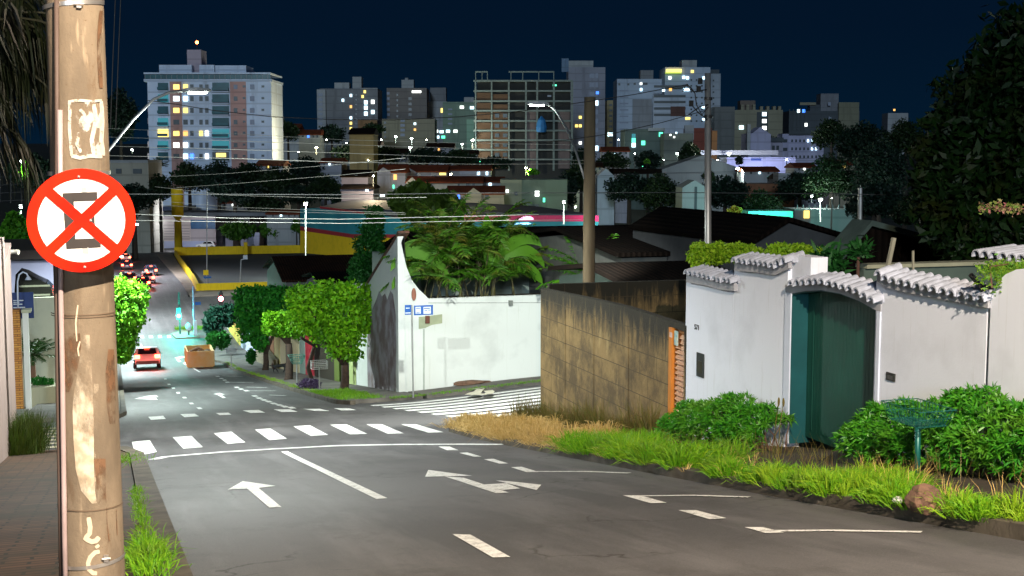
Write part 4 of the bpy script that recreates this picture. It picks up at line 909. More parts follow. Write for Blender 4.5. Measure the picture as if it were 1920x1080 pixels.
tree('ficus_tree', 'bright clipped tree on the left pavement right behind the near pole', (-.45, 62, G(0, 62)+.13), ells_px([(222,548,36,28),(250,556,28,30),(228,585,42,34),(250,596,22,22),(218,622,38,30),(238,640,20,22),(212,655,34,26),(232,668,14,14)], 62), 10000, .19, leafmat('left_ficus_leaf', (.05, .22, .006), (.16, .40, .012), .25, (.03, .15, .006)), 3, .17, grp=GRP, shell=.5)
# leaning slim trunk with red-flowering purple bed
b = gb(583, 730); o = empty('street_tree', b, 'slim leaning tree with a whitewashed trunk foot behind the wire baskets', 'tree'); Y = b[1]
mb = MB(); mb.tube([Vector(b)-Vector((0, 0, .1))]+[onY(Y, *p) for p in ((584,712),(578,690),(585,665),(590,648))], [.13, .11, .10, .09, .08], 9); mb.build('trunk', BARK, o, smooth=True)
for L in ([(590,648),(575,640),(563,632)], [(590,648),(592,630),(585,615)]): mb = MB(); mb.tube([onY(Y, *p) for p in L], [.07, .06, .05], 7); mb.build('limb', BARK, o, smooth=True)
P, d = blobpts(1500, ells_px([(578,612,18,16),(600,610,18,14)], Y)); npmesh('crown', leaves(P, .17, .6), 4, FIC, o)
# purple bed
q = gb(580, 734); P, d = blobpts(1500, [(q[0], q[1], q[2]+.1, .48, .6, .32)]); o = npmesh('purple_plant', leaves(P, .13, .35), 4, leafmat('purple_leaf', (.06, .035, .10), (.11, .07, .16), .1)); tag(o, 'low purple leaved plant round the foot of the leaning tree', 'plant')
# dark shrubs and hedge at the corner far down
def shrub(name, label, ells, n, size, m, cat='bush', grp=None, base=None, stem=True):
    e = ells[0]; zb_ = min(x[2]-x[5] for x in ells); o = empty(name, base or (e[0], e[1], zb_), label, cat, grp); P, d = blobpts(n, ells); npmesh('foliage', leaves(P, size, .5), 4, m, o)
    if stem: mb = MB(); mb.tube([(e[0], e[1], zb_-.1), (e[0], e[1], e[2])], [.05, .03], 6, False); mb.build('stem', STEM, o)
    return o
TEALG = leafmat('cool_dark_leaf', (.006, .045, .03), (.015, .08, .04), .1); HEDG = leafmat('hedge_leaf', (.01, .12, .015), (.025, .17, .015), .15)
shrub('shrub', 'dark bluish tree crown behind the corner hedge', ells_px([(405,598,22,22),(430,590,16,20),(395,612,14,14)], 103), 2600, .3, TEALG)
shrub('hedge', 'low trimmed green hedge at the foot of the hill', ells_px([(402,636,15,15),(418,638,13,16)], 100), 2500, .22, HEDG, 'hedge')
shrub('hedge', 'small square clipped green shrub beside the lilac wall', ells_px([(471,668,9,13)], 84), 900, .16, HEDG, 'hedge')
shrub('cypress', 'tall dark cypress shaped tree left of the white gable', ells_px([(693,480,30,60),(690,505,36,30),(700,430,20,46),(710,408,12,22),(680,520,26,22)], 63), 12000, .16, leafmat('cypress_leaf', (.006, .07, .008), (.018, .11, .012), .1), 'tree')
# ---------------------------------------------------------------- frontage below the white house (walls on the pavement line)
def front(x0, x1, ytop, ybot, m, name, label, cat, X=10.0, th=.25, extra=None):
    a = onX(X, x0, ybot); b = onX(X, x1, ybot); t = onX(X, (x0+x1)/2, ytop).z; ym = (a.y+b.y)/2; mb = MB(); mb.lohi((X, b.y, min(G(X, a.y), G(X, b.y))-.3), (X+th, a.y, t))
    o = empty(name, (X, ym, G(X, ym)), label, cat); mb.build('panel', m, o)
    mb = MB(); mb.lohi((X-.04, b.y+.01, t), (X+th+.04, a.y-.01, t+.07)); mb.build('coping', extra or m, o); return o
cream = wallpaint('cream_wall_paint', (.60, .50, .30), (.4, .32, .2)); lil = wallpaint('lilac_wall_paint', (.48, .46, .62), (.35, .33, .45)); yel = wallpaint('ochre_wall_paint', (.70, .45, .05), (.5, .3, .05))
front(655, 667, 640, 727, wallpaint('pale_lime_paint', (.45, .55, .22), (.35, .4, .2)), 'pillar', 'pale lime green wall strip beside the white gable wall', 'pillar', X=9.97)
front(627, 636, 640, 712, wallpaint('mossy_paint', (.12, .17, .03), (.2, .2, .1)), 'pillar', 'mossy green pillar right of the dark garden gate', 'pillar')
front(590, 627, 655, 712, mat('dark_hedge_slats', (.03, .025, .015), .9), 'garden_gate', 'dark gate between the red gate and the mossy pillar', 'gate')
front(573, 590, 638, 705, mat('crimson_gate_paint', (.55, .01, .04), .5), 'gate', 'crimson red gate behind the leaning slim tree', 'gate')
front(562, 572, 636, 700, wallpaint('teal_grey_paint', (.25, .33, .28), (.3, .3, .25)), 'pillar', 'grey green pillar left of the crimson gate', 'pillar')
front(526, 561, 632, 700, cream, 'boundary_wall', 'cream wall behind the small round tree trunk', 'wall')
front(515, 525, 632, 690, wallpaint('pale_yellow_paint', (.62, .50, .2), (.5, .4, .2)), 'boundary_wall', 'narrow pale yellow wall left of the cream wall', 'wall')
front(507, 514, 632, 680, mat('brick_orange', (.45, .17, .04), .8, col2=(.3, .1, .03), scale=5), 'pillar', 'orange brick pillar beside the stone planter', 'pillar')
front(480, 513, 657, 688, mat('stacked_stone', (.32, .26, .16), .9, col2=(.16, .13, .08), scale=3, st=(1, 1, 5), bmp=1), 'planter', 'low stacked stone planter on the lower right pavement', 'planter', X=9.6)
front(452, 478, 618, 675, lil, 'boundary_wall', 'lilac white wall beside the ochre wall', 'wall')
front(430, 451, 615, 668, yel, 'boundary_wall', 'ochre yellow wall at the foot of the hill', 'wall')
front(417, 429, 610, 660, wallpaint('greyish_white', (.5, .5, .46), (.4, .4, .38)), 'boundary_wall', 'greyish white wall end left of the ochre wall', 'wall')
# ---------------------------------------------------------------- baskets, rail, dumpster, cat, signals on the hill
def basket(label, base, h, m, kind):
    o = empty('litter_basket', base, label, 'litter basket', 'raised rubbish baskets on posts'); c = Vector(base)+Vector((0, 0, h)); mb = MB(); mb.tube([base, tuple(c)], .03, 8); mb.build('post', STEEL, o); mb = MB()
    w0, w1, hh = (.2, .38, .38) if kind == 'cone' else (.33, .33, .3)
    for z, w in ((0, w0), (hh, w1), (hh*.5, (w0+w1)/2)):
        mb.tube([c+Vector(v) for v in ((-w, -w*.7, z), (w, -w*.7, z), (w, w*.7, z), (-w, w*.7, z), (-w, -w*.7, z))], .015, 5)
    for i in range(9):
        u = -1+2*i/8
        for s in (-1, 1): mb.tube([c+Vector((u*w0, s*w0*.7, 0)), c+Vector((u*w1, s*w1*.7, hh))], .010, 4); mb.tube([c+Vector((s*w0, u*w0*.7, 0)), c+Vector((s*w1, u*w1*.7, hh))], .010, 4)
    mb.build('basket', m, o); return o
basket('teal flared wire basket on a post beside the forked tree', gb(557, 724), .95, mat('teal_wire', (.10, .28, .22), .5), 'cone')
basket('white square wire basket on a post by the purple plant', gb(599, 735), .88, mat('white_wire', (.6, .6, .6), .5), 'box')
basket('grey wire basket on a post low on the right pavement', gb(434, 690), .9, mat('grey_wire', (.3, .3, .32), .5), 'box')
q = gb(398, 689); wd = empty('skip', (q[0]-.8, q[1]+1.1, q[2]-.1), 'orange rusty rubbish skip parked by the lower right kerb', 'skip'); c = Vector((q[0]-.75, q[1]+1.6, q[2]-.13))
SK = mat('rusty_orange_paint', (.90, .47, .10), .7, col2=(.85, .62, .36), scale=1.3)
mb = MB(); ang = .12
A = [(-.85, -1.3, 0), (.85, -1.3, 0), (.85, 1.3, 0), (-.85, 1.3, 0)]; B = [(-.9, -1.55, 1.15), (.9, -1.55, 1.15), (.9, 1.55, 1.15), (-.9, 1.55, 1.15)]; B2 = [(-.83, -1.48, 1.15), (.83, -1.48, 1.15), (.83, 1.48, 1.15), (-.83, 1.48, 1.15)]; F = [(-.80, -1.3, .7), (.80, -1.3, .7), (.80, 1.3, .7), (-.80, 1.3, .7)]
V = [c+Vector(p) for p in A+B+B2+F]; mb.raw(V, [(3, 2, 1, 0)]+[(i, (i+1) % 4, 4+(i+1) % 4, 4+i) for i in range(4)]+[(4+i, 4+(i+1) % 4, 8+(i+1) % 4, 8+i) for i in range(4)]+[(8+i, 8+(i+1) % 4, 12+(i+1) % 4, 12+i) for i in range(4)]+[(12, 13, 14, 15)]); mb.build('container', SK, wd)
mb = MB()
for x in (-.9, .9):
    for y in (-1.2, 0, 1.2): mb.box(c+Vector((x*1.0, y, .6)), (.08, .1, 1.1))
mb.build('ribs', SK, wd)
for k, (dx, dy, s, cl, lb) in enumerate(((-.45, -.9, .3, 'brown_rubbish', 'leftmost heap of brown rubbish in the orange skip'), (.1, -.7, .26, 'brown_rubbish', 'middle heap of brown rubbish in the orange skip'), (.5, -.8, .25, 'pale_rubbish', 'pale rubbish at the right end of the orange skip'), (-.1, -.2, .35, 'brown_rubbish', 'largest brown heap at the back of the orange skip'), (-.15, -1.1, .14, 'lilac_bag', 'small lilac bag lying in the orange skip'))):
    rock(lb, c+Vector((dx, dy, 1.0)), (s, s, s*.7), mat(cl, {'brown_rubbish': (.25, .12, .05), 'pale_rubbish': (.6, .5, .4), 'lilac_bag': (.45, .45, .8)}[cl], .9), 'rubbish_heap')
# black cat
q = gb(522, 703); me = bpy.data.meshes.new('cat')
sk = [(0, 0, .30), (.14, 0, .31), (.30, 0, .32), (.38, 0, .37), (.47, 0, .36), (-.16, 0, .29), (-.30, 0, .33), (-.44, 0, .36), (.29, .06, .17), (.33, .06, .02), (.27, -.06, .17), (.20, -.06, .02), (-.15, .06, .19), (-.20, .06, .10), (-.17, .06, .01), (-.12, -.06, .19), (-.05, -.06, .10), (-.02, -.06, .01), (.40, .035, .43), (.40, -.035, .43), (.52, 0, .345)]
ed = [(0, 1), (1, 2), (2, 3), (3, 4), (0, 5), (5, 6), (6, 7), (2, 8), (8, 9), (2, 10), (10, 11), (5, 12), (12, 13), (13, 14), (5, 15), (15, 16), (16, 17), (3, 18), (3, 19), (4, 20)]
rr = [.075, .075, .07, .05, .055, .07, .022, .015, .028, .018, .028, .018, .035, .02, .016, .035, .02, .016, .012, .012, .03]
me.from_pydata(sk, ed, []); co = bpy.data.objects.new('cat', me); COL.objects.link(co); md = co.modifiers.new('s', 'SKIN'); md2 = co.modifiers.new('d', 'SUBSURF'); md2.levels = 1; md2.render_levels = 2
for i, r_ in enumerate(rr): me.skin_vertices[0].data[i].radius = (r_, r_)
me.skin_vertices[0].data[0].use_root = True
dg = bpy.context.evaluated_depsgraph_get(); me2 = bpy.data.meshes.new_from_object(co.evaluated_get(dg)); bpy.data.objects.remove(co)
me2.materials.clear(); me2.materials.append(mat('black_fur', (.012, .012, .012), .8, var=0)); co = bpy.data.objects.new('cat', me2); COL.objects.link(co); co.location = q; co.rotation_euler = (0, 0, .15); co.scale = (1.35, 1.35, 1.35)
tag(co, 'black cat walking across the pavement near the forked tree', 'cat')
# ---------------------------------------------------------------- left side
LW = wallpaint('pinkish_white_wall', (.33, .245, .215), (.22, .14, .11), .5)
lw = empty('boundary_wall', (-2.3, 26, G(-2.3, 26)), 'tall pinkish white wall at the left edge of the picture', 'wall')
Q = lambda x, y: (lambda p: (p.y, p.z))(onX(-2.22, x, y))
ye = Q(28, 700)[0]; zt1 = Q(26, 476)[1]
mb = MB(); pts = [(14, G(0, 14)-.2), (14, zt1+.45), (Q(8, 450)[0], zt1+.55), (Q(9, 478)[0], zt1+.02), (Q(21, 455)[0], Q(21, 455)[1]), (ye, zt1-.02), (ye, G(0, ye)-.3)]
mb.prism([(-2.22, y, z) for y, z in pts], (-.25, 0, 0)); mb.build('panel', LW, lw)
q = onX(-2.22, 26, 472); mb = MB(); mb.tube([q+Vector((-.1, 0, 0)), q+Vector((.05, -.02, 0))], .05, 10); mb.tube([q+Vector((.05, -.02, 0)), q+Vector((.11, -.05, -.01))], .062, 10); o = mb.build('security_camera', mat('ivory_plastic', (.55, .5, .42), .4)); tag(o, 'small ivory security camera on top of the left wall corner', 'camera')
mb = MB(); q = gp(52, 852); mb.ell((q.x, q.y, G(q.x, q.y)+.16), (.16, .16, .10), 12, 8); o = mb.build('silver_bag', mat('silver_foil', (.5, .48, .45), .25, .8, bmp=.6)); tag(o, 'crumpled silver bag at the end of the left pavement', 'bag')
def xwall(name, label, x0, y0, x1, y1, Y, th, m, cat='wall', part='panel', zb=None):
    a = onY(Y, x0, y0); b = onY(Y, x1, y1); zz = zb if zb is not None else G((a.x+b.x)/2, Y)-.1; o = empty(name, ((a.x+b.x)/2, Y, zz), label, cat); mb = MB(); mb.lohi((a.x, Y, zz), (b.x, Y+th, a.z)); mb.build(part, m, o); return o
BRK = mat('yellow_orange_brick', (.50, .22, .05), .85, col2=(.32, .12, .03), scale=3, st=(1, 1, 9), bmp=.8)
m, t, b_ = nodes('thin_brick'); b_.inputs['Roughness'].default_value = .85; br = t.nodes.new('ShaderNodeTexBrick'); g = t.nodes.new('ShaderNodeNewGeometry'); s3 = t.nodes.new('ShaderNodeSeparateXYZ'); cx = t.nodes.new('ShaderNodeCombineXYZ'); t.links.new(g.outputs['Position'], s3.inputs[0]); t.links.new(s3.outputs['X'], cx.inputs[0]); t.links.new(s3.outputs['Z'], cx.inputs[1]); t.links.new(cx.outputs[0], br.inputs['Vector'])
br.inputs['Scale'].default_value = 1; br.inputs['Brick Width'].default_value = .3; br.inputs['Row Height'].default_value = .085; br.inputs['Mortar Size'].default_value = .010; br.inputs['Color1'].default_value = (.60, .29, .06, 1); br.inputs['Color2'].default_value = (.45, .18, .04, 1); br.inputs['Mortar'].default_value = (.16, .06, .02, 1); t.links.new(br.outputs['Color'], b_.inputs['Base Color']); THB = m
xwall('pillar', 'orange brick gate pillar across the side street on the left', 22, 582, 41, 700, 50.5, .6, THB, 'pillar', 'brickwork')
o = xwall('pillar', 'white gate pillar beside the orange brick pillar', 41.5, 585, 56, 700, 50.4, .5, wallpaint('clean_white', (.72, .72, .66), (.6, .6, .5)), 'pillar', 'panel')
mb = MB(); a = onY(50.4, 40, 581); b_ = onY(50.4, 58, 586); mb.lohi((a.x, 50.32, b_.z), (b_.x, 50.95, a.z)); mb.build('capstone', mat('pale_stone', (.5, .5, .35), .8), o)
xwall('retaining_wall', 'cream garden wall behind the cycad on the left', 20, 560, 119, 600, 56, .4, wallpaint('cream_garden_wall', (.50, .50, .38), (.36, .36, .24)), 'wall', 'panel')
xwall('planter', 'low cream planter under the cycad on the left', 56, 727, 125, 760, 53.2, .9, wallpaint('cream_planter', (.44, .42, .28), (.3, .3, .2)), 'planter', 'panel')
sb = xwall('signboard', 'dark blue signboard behind the brick pillar on the left', 20, 549, 64, 596, 51.4, .08, mat('navy_sign_paint', (.004, .03, .16), .5), 'sign', 'board', zb=onY(51.4, 20, 598).z)
mb = MB()
for y, x1 in ((563,44),(567,36),(570,42),(576,47)): a = onY(51.38, 25, y); c2 = onY(51.38, x1, y+1.2); mb.lohi((a.x, 51.385, c2.z), (c2.x, 51.395, a.z))
mb.build('lettering_lines', WSG, sb)
o = empty('sign_lamp', tuple(onY(51, 34, 576)), 'white gooseneck lamp arching over the blue signboard', 'lamp'); mb = MB(); mb.tube([onY(51, *p) for p in ((34,577),(33,550),(33,528),(36,515),(43,510),(50,513),(53,519))], .03, 8); mb.build('gooseneck', TRIM, o, smooth=True)
mb = MB(); c = onY(51, 53, 521); mb.tube([c+Vector((0, 0, .05)), c-Vector((0, 0, .07))], [.05, .12], 12); mb.build('shade', TRIM, o)
cy = palm('cycad with stiff dark fronds in the cream planter on the left', tuple(onY(54.5, 62, 728)), 1.35, 26, 1.25, leafmat('cycad_leaf', (.012, .06, .008), (.03, .09, .012), .1), name='cycad', ll=.28, tr=.16, n=26, w=.03, elr=(-.1, .9), dr=(.2, .5), tm=mat('cycad_trunk', (.20, .10, .06), .9, bmp=1))
shrub('shrub', 'small dark bushes in the cream planter below the cycad', ells_px([(72,715,14,9),(90,718,12,9)], 53.8), 700, .12, HEDG)
hw = empty('house', (-2, 66, G(-2, 66)), 'low grey violet house with a dark roof edge on the left', 'house')
mb = MB(); a = onY(66, 10, 484); b2_ = onY(66, 104, 484); mb.lohi((a.x-6, 66, -11), (b2_.x, 74, a.z)); mb.build('wall', wallpaint('grey_violet_wall', (.26, .25, .36), (.2, .2, .28)), hw)
mb = MB(); a = onY(65.5, 10, 470); mb.lohi((a.x-6, 65.3, a.z-.42), (b2_.x+.3, 75, a.z)); mb.build('roof', mat('dark_eave', (.03, .02, .018), .9), hw)
mb = MB(); 
cv = empty('parked_car', tuple(onY(60, 80, 565)), 'dark parked car behind the cream garden wall on the left', 'car')
sh = [onY(60, *p) for p in ((27,548),(29,515),(36,508),(50,512),(68,522),(88,531),(97,540),(99,562),(27,562))]; mb.prism([tuple(p) for p in sh], (0, 1.7, 0)); mb.build('body', mat('black_car_paint', (.006, .006, .007), .15, .3, var=0), cv)
for y in (535, 552): mb = MB(); a = onY(59.98, 36, y); b2_ = onY(59.98, 94, y+1); mb.lohi((a.x, 59.93, b2_.z-.02), (b2_.x, 59.995, a.z)); mb.build('chrome_strip', mat('chrome', (.6, .6, .55), .15, 1, var=0), cv)
# overhanging palm at the top left
pl = empty('palm_tree', (-2.9, 13.5, G(-2.9, 13.5)), 'dark palm with drooping fronds hanging into the top left corner', 'palm'); c0 = onY(13.5, -85, 20); mb = MB(); mb.tube([(-3.4, 13.5, G(-3, 13.5)), (c0.x, 13.5, c0.z)], [.2, .13], 10, False); mb.build('trunk', STEM, pl); fr = [[], [], []]; mr = MB()
for k in range(52):
    P = frond_leaf(c0+Vector((random.uniform(-.25, .25), random.uniform(-.3, .3), random.uniform(-.9, .25))), random.uniform(0, 2*PI), random.uniform(-.3, .9), random.uniform(1.0, 1.5), random.uniform(.9, 1.7), .45, 34, fr); mr.tube(P, .012, 4, False)
mr.build('fronds', mat('dark_frond_stem', (.012, .014, .004), .8), pl)
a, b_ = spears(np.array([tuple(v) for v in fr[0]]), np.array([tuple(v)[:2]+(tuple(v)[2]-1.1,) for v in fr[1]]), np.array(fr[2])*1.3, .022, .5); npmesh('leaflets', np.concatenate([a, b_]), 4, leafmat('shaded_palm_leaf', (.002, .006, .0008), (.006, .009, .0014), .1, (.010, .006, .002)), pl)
# ---------------------------------------------------------------- behind the white wall: lime hedge, plants, roofs, big dark tree
LIME = leafmat('lime_hedge_leaf', (.20, .42, .012), (.34, .52, .03), .3)
shrub('lime_hedge', 'bright lime green hedge left of the slender grey pole base, behind the white wall', ells_px([(1312,478,22,24),(1345,475,28,20),(1385,474,30,18),(1412,478,22,16)], 22.8), 5200, .085, LIME, 'hedge', 'lime green hedges behind the white wall')
shrub('lime_hedge', 'lime green hedge over the stepped coping, right part behind the pillar', ells_px([(1460,472,24,16),(1500,474,34,16),(1540,478,26,14)], 21.8), 4200, .085, LIME, 'hedge', 'lime green hedges behind the white wall')
def rosette(label, px, py, rp, Y, m, k=26, seed=0):
    c = onY(Y, px, py); s = (c-CAM).dot(fwd)/FPX; o = empty('rosette_plant', (c.x, Y, c.z-rp*s), label, 'plant', 'dark rosette plants behind the gate'); n = k*9; b = np.array([tuple(c)]*n)+RNG.normal(0, rp*s*.35, (n, 3)); D = RNG.normal(size=(n, 3)); D[:, 2] = abs(D[:, 2])*.8
    x, y = spears(b, D, RNG.uniform(.5, 1.0, n)*rp*s, .06, .1); npmesh('leaves', np.concatenate([x, y]), 4, m, o); mb = MB(); mb.tube([(c.x, Y, c.z-1.5), tuple(c)], .03, 6); mb.build('stem', STEM, o)
DGL = leafmat('dark_glossy_leaf', (.01, .07, .012), (.02, .12, .02), .15)
rosette('wide dark rosette plant behind the arch of the gate', 1555, 492, 34, 19.5, DGL, 34); rosette('tall dark rosette plant right of the gate arch', 1610, 470, 24, 20.5, DGL, 18)
def slab_roof(name, label, quad, m, th=.12, wall=None, wz=None):
    """quad: four world points; optional wall prism below the first edge"""
    o = empty(name, tuple(quad[0]), label, 'house'); mb = MB(); mb.prism(quad, (0, 0, -th)); mb.build('roof', m, o); return o
def rh(label, x0, x1, yr, ye, Yf, dep, rm, wm=None, yb=None, over=.3):
    """house seen from the front: eave line at pixel row ye at depth Yf, ridge row yr behind it"""
    a = onY(Yf, x0, ye); b = onY(Yf, x1, ye); zr = onY(Yf+dep, (x0+x1)/2, yr).z; o = empty('house', ((a.x+b.x)/2, Yf, G((a.x+b.x)/2, Yf)), label, 'house'); ze = (a.z+b.z)/2
    mb = MB(); mb.prism([(a.x, Yf-over, ze-.1), (a.x, Yf+dep, zr), (a.x, Yf+2*dep, ze-.1), (a.x, Yf+2*dep, ze-.24), (a.x, Yf+dep, zr-.14), (a.x, Yf-over, ze-.24)], (b.x-a.x, 0, 0)); mb.build('roof', rm, o)
    zb = G(a.x, Yf)-.5; mb = MB(); mb.prism([(a.x+.3, Yf, zb), (a.x+.3, Yf, ze-.3), (a.x+.3, Yf+dep, zr-.3), (a.x+.3, Yf+2*dep-.3, ze-.4), (a.x+.3, Yf+2*dep-.3, zb)], (b.x-a.x-.6, 0, 0)); mb.build('wall', wm or mat('dim_wall', (.12, .12, .11), .9), o); return o
MINT = mat('pale_mint_wall', (.14, .20, .165), .85, col2=(.09, .13, .11), scale=.8)
rh('low brown tiled house behind the hollow of the brown concrete wall', 1180, 1420, 488, 526, 33, 3.5, ROOFD, MINT)
rh('house with a pale wall band under a dark roof behind the low brown roof', 1150, 1620, 420, 462, 40, 6, ROOFD, mat('pale_grey_wall', (.15, .155, .14), .85))
def gable_house(label, x0, xm, x1, ye, yp, Yf, dep, wm, rm, name='house'):
    a = onY(Yf, x0, ye); m_ = onY(Yf, xm, yp); b = onY(Yf, x1, ye); o = empty(name, (m_.x, Yf, G(m_.x, Yf)), label, 'house'); zb = G(m_.x, Yf)-.5
    mb = MB(); mb.prism([(a.x, Yf, zb), tuple(a), tuple(m_), (b.x, Yf, a.z), (b.x, Yf, zb)], (0, dep, 0)); mb.build('wall', wm, o)
    for s, e in ((-1, a), (1, b)):
        mb = MB(); d = Vector((e.x-m_.x, 0, a.z-m_.z)); e2 = m_+d*1.08; mb.prism([(m_.x, Yf-.25, m_.z+.03), (e2.x, Yf-.25, e2.z+.03), (e2.x, Yf-.25, e2.z+.16), (m_.x, Yf-.25, m_.z+.17)], (0, dep+.4, 0)); mb.build('roof_slope', rm, o)
    return o
gable_house('grey gable of a dark house above the gate arch', 1408, 1474, 1600, 458, 417, 34, 9, mat('grey_gable', (.07, .075, .08), .9), ROOFD)
gable_house('house with long mint barge boards behind the coping on the right', 1560, 1625, 1880, 500, 425, 28, .5, ROOFD, mat('mint_barge', (.10, .14, .12), .85, col2=(.06, .09, .075)))
o = empty('garden_wall', (14, 22, G(14, 22)), 'mint coloured garden wall behind the white wall on the right', 'wall'); a = onY(21, 1620, 503); b = onY(21, 1940, 503); mb = MB(); mb.lohi((a.x, 21, -4), (b.x, 21.2, a.z)); mb.build('panel', MINT, o); mb = MB(); mb.lohi((a.x, 20.9, a.z), (b.x, 21.3, a.z+.07)); mb.build('coping', mat('pale_ledge', (.5, .5, .35), .8), o)
for (x0, y0, x1, y1, lb) in ((1657,524,1676,446,'leaning weathered timber post above the tile coping'), (1712,503,1712,470,'short thin post right of the leaning timber')):
    a = onY(17.5, x0, y0+12); b = onY(17.5, x1, y1); mb = MB(); mb.tube([a, b], .04 if x0 < 1700 else .02, 4); o = mb.build('timber_post', mat('weathered_timber', (.35, .34, .26), .9), None); tag(o, lb, 'post')
a = onY(30, 1612, 470); b = onY(30, 1613, 352); mb = MB(); mb.tube([a, b], .06, 8); tag(mb.build('thin_post', STEEL), 'thin dark post rising over the rosette plants', 'post')
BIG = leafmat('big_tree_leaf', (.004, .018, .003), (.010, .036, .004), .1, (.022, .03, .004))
Yt = 26
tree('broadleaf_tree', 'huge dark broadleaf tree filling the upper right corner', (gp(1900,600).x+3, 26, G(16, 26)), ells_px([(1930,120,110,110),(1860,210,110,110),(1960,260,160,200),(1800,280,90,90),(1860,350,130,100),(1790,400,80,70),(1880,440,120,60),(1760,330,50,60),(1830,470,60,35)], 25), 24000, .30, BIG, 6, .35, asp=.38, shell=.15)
P = np.array([tuple(onY(12.2, 1845+RNG.uniform(0, 85), 500+RNG.normal(0, 6)+RNG.uniform(-8, 50)*RNG.random())) for _ in range(1500)]); P[:, 0] += RNG.uniform(-.15, .3, len(P))
bo = empty('climbing_plant', tuple(onY(12.2, 1880, 560)), 'leafy climber spilling over the right end of the white wall', 'plant'); npmesh('foliage', leaves(P, .05, .5), 4, leafmat('climber_leaf', (.06, .20, .015), (.16, .26, .02), .2, (.28, .10, .02)), bo)
mb = MB(); mb.tube([tuple(onY(12.2, 1860, 540)), tuple(onY(12.2, 1856, 500)), tuple(onY(12.2, 1890, 495))], .012, 5); mb.build('vine', STEM, bo)
P = np.array([tuple(onY(13.5, 1835+RNG.uniform(0, 100), 385+RNG.normal(0, 5)+(k % 7)*1.5)) for k in range(260)]); fl = empty('flowering_branch', tuple(onY(13.5, 1930, 398)), 'thin flowering branch lit green and pink in the dark tree', 'branch'); npmesh('blossoms', leaves(P, .05, .6), 4, leafmat('blossom_leaf', (.10, .25, .02), (.35, .12, .14), .2), fl); mb = MB(); mb.tube([onY(13.5, 1835, 387), onY(13.5, 1890, 390), onY(13.5, 1960, 396)], .006, 5); mb.build('twig', STEM, fl)
mb = MB(); a = onY(12.5, 1820, 515); b = onY(12.5, 1852, 552); mb.tube([a, b], .03, 8); mb.ell(onY(12.5, 1850, 548), (.06, .06, .09), 8, 6); tag(mb.build('floodlight', BLACK), 'black floodlight leaning on the right end of the tile coping', 'lamp')
# ---------------------------------------------------------------- avenue corner: signals, poles, parapet, lot, water tower
def base(px, py, dz=.13): p = gp(px, py); return Vector((p.x, p.y, G(p.x, p.y)+dz))
def signal(label, px, py, ytop, yl, col, s, h=.9, light=True):
    b = base(px, py); t = onY(b.y, px-3, ytop); o = empty('traffic_light', tuple(b), label, 'traffic light', 'traffic lights at the avenue'); mb = MB(); mb.tube([b, (t.x, b.y, t.z)], .07, 8); mb.build('pole', mat('dark_steel', (.03, .05, .05), .5, .3), o)
    c = onY(b.y-.2, px-3, yl); mb = MB(); mb.box(c, (.38, .22, 1.05)); mb.build('housing', BLACK, o); mb = MB(); mb.ell(c+Vector((0, -.13, -.2 if s else 0)), (.20, .06, .20), 12, 8); mb.build('lit_lens', emi('signal_'+label[:5], col, 60), o)
    if light: point('signal_glow', c+Vector((0, -.8, -.2)), 1700, col, .15, o)
    return o
signal('green lit traffic light at the foot of the hill', 338, 629, 548, 588, (.02, 1, .72), 1)
signal('red lit traffic light behind the bluish shrub', 417, 640, 545, 560, (1, .12, .14), 0, light=False)
b = base(365, 632); o = empty('street_name_sign', tuple(b), 'blue street name plate on a tall pale pole at the avenue corner', 'street sign'); mb = MB(); t = onY(b.y, 362, 537); mb.tube([b, (t.x, b.y, t.z)], .08, 8); mb.build('pole', mat('lilac_white_pole', (.4, .45, .7), .5), o); mb = MB(); c = onY(b.y-.1, 371, 569); mb.box(c, (.50, .05, .28)); mb.build('name_plate', BLUE, o); mb = MB(); c = onY(b.y-.3, 366, 615); mb.box(c, (.3, .3, 1.35)); mb.build('control_box', mat('white_box', (.6, .62, .7), .5), o)
b = base(354, 631); o = empty('litter_bin', tuple(b), 'round white litter bin on a dark stem at the corner', 'litter bin'); mb = MB(); mb.ell(b+Vector((0, 0, .75)), (.28, .28, .34), 12, 8); mb.build('bin', mat('white_box', (.6, .62, .7)), o); mb = MB(); mb.tube([b, b+Vector((0, 0, .5))], .08, 6); mb.build('stem', BLACK, o)
mb = MB(); P = [gp(p[0], p[1]) for p in ((322,628),(340,622),(362,624),(375,634),(330,636))]; mb.prism([(p.x, p.y, G(p.x, p.y)-.02) for p in P], (0, 0, .16)); struct('traffic_island', mb, mat('light_paving', (.3, .24, .19)))
grass('grass', 'strip of grass on the avenue island', 1600, lambda n: np.column_stack([RNG.uniform(5.3, 9.5, n), RNG.normal(121, .8, n)]), .1, .3, GG, .6, .03)
grass('grass', 'yellowish grass strip in the middle of the avenue', 2600, lambda n: np.column_stack([RNG.uniform(9, 22, n), RNG.normal(132, 1.0, n)]), .1, .35, GY, .6, .04, dz=.02)
YEL = wallpaint('yellow_parapet_paint', (.85, .56, .008), (.55, .36, .02), .5)
def seg(mb, p, q, h0, h1, th):
    d = (q-p); n = Vector((-d.y, d.x, 0)).normalized()*th; N = max(1, int(d.length/6))
    for i in range(N):
        a = p.lerp(q, i/N); b = p.lerp(q, (i+1)/N); za, zb_ = G(a.x, a.y), G(b.x, b.y)
        mb.raw([(a.x, a.y, za-.4), (b.x, b.y, zb_-.4), (b.x, b.y, zb_+h1), (a.x, a.y, za+h0), (a.x+n.x, a.y+n.y, za-.4), (b.x+n.x, b.y+n.y, zb_-.4), (b.x+n.x, b.y+n.y, zb_+h1), (a.x+n.x, a.y+n.y, za+h0)], [(0, 1, 2, 3), (7, 6, 5, 4), (3, 2, 6, 7), (0, 3, 7, 4), (1, 5, 6, 2)])
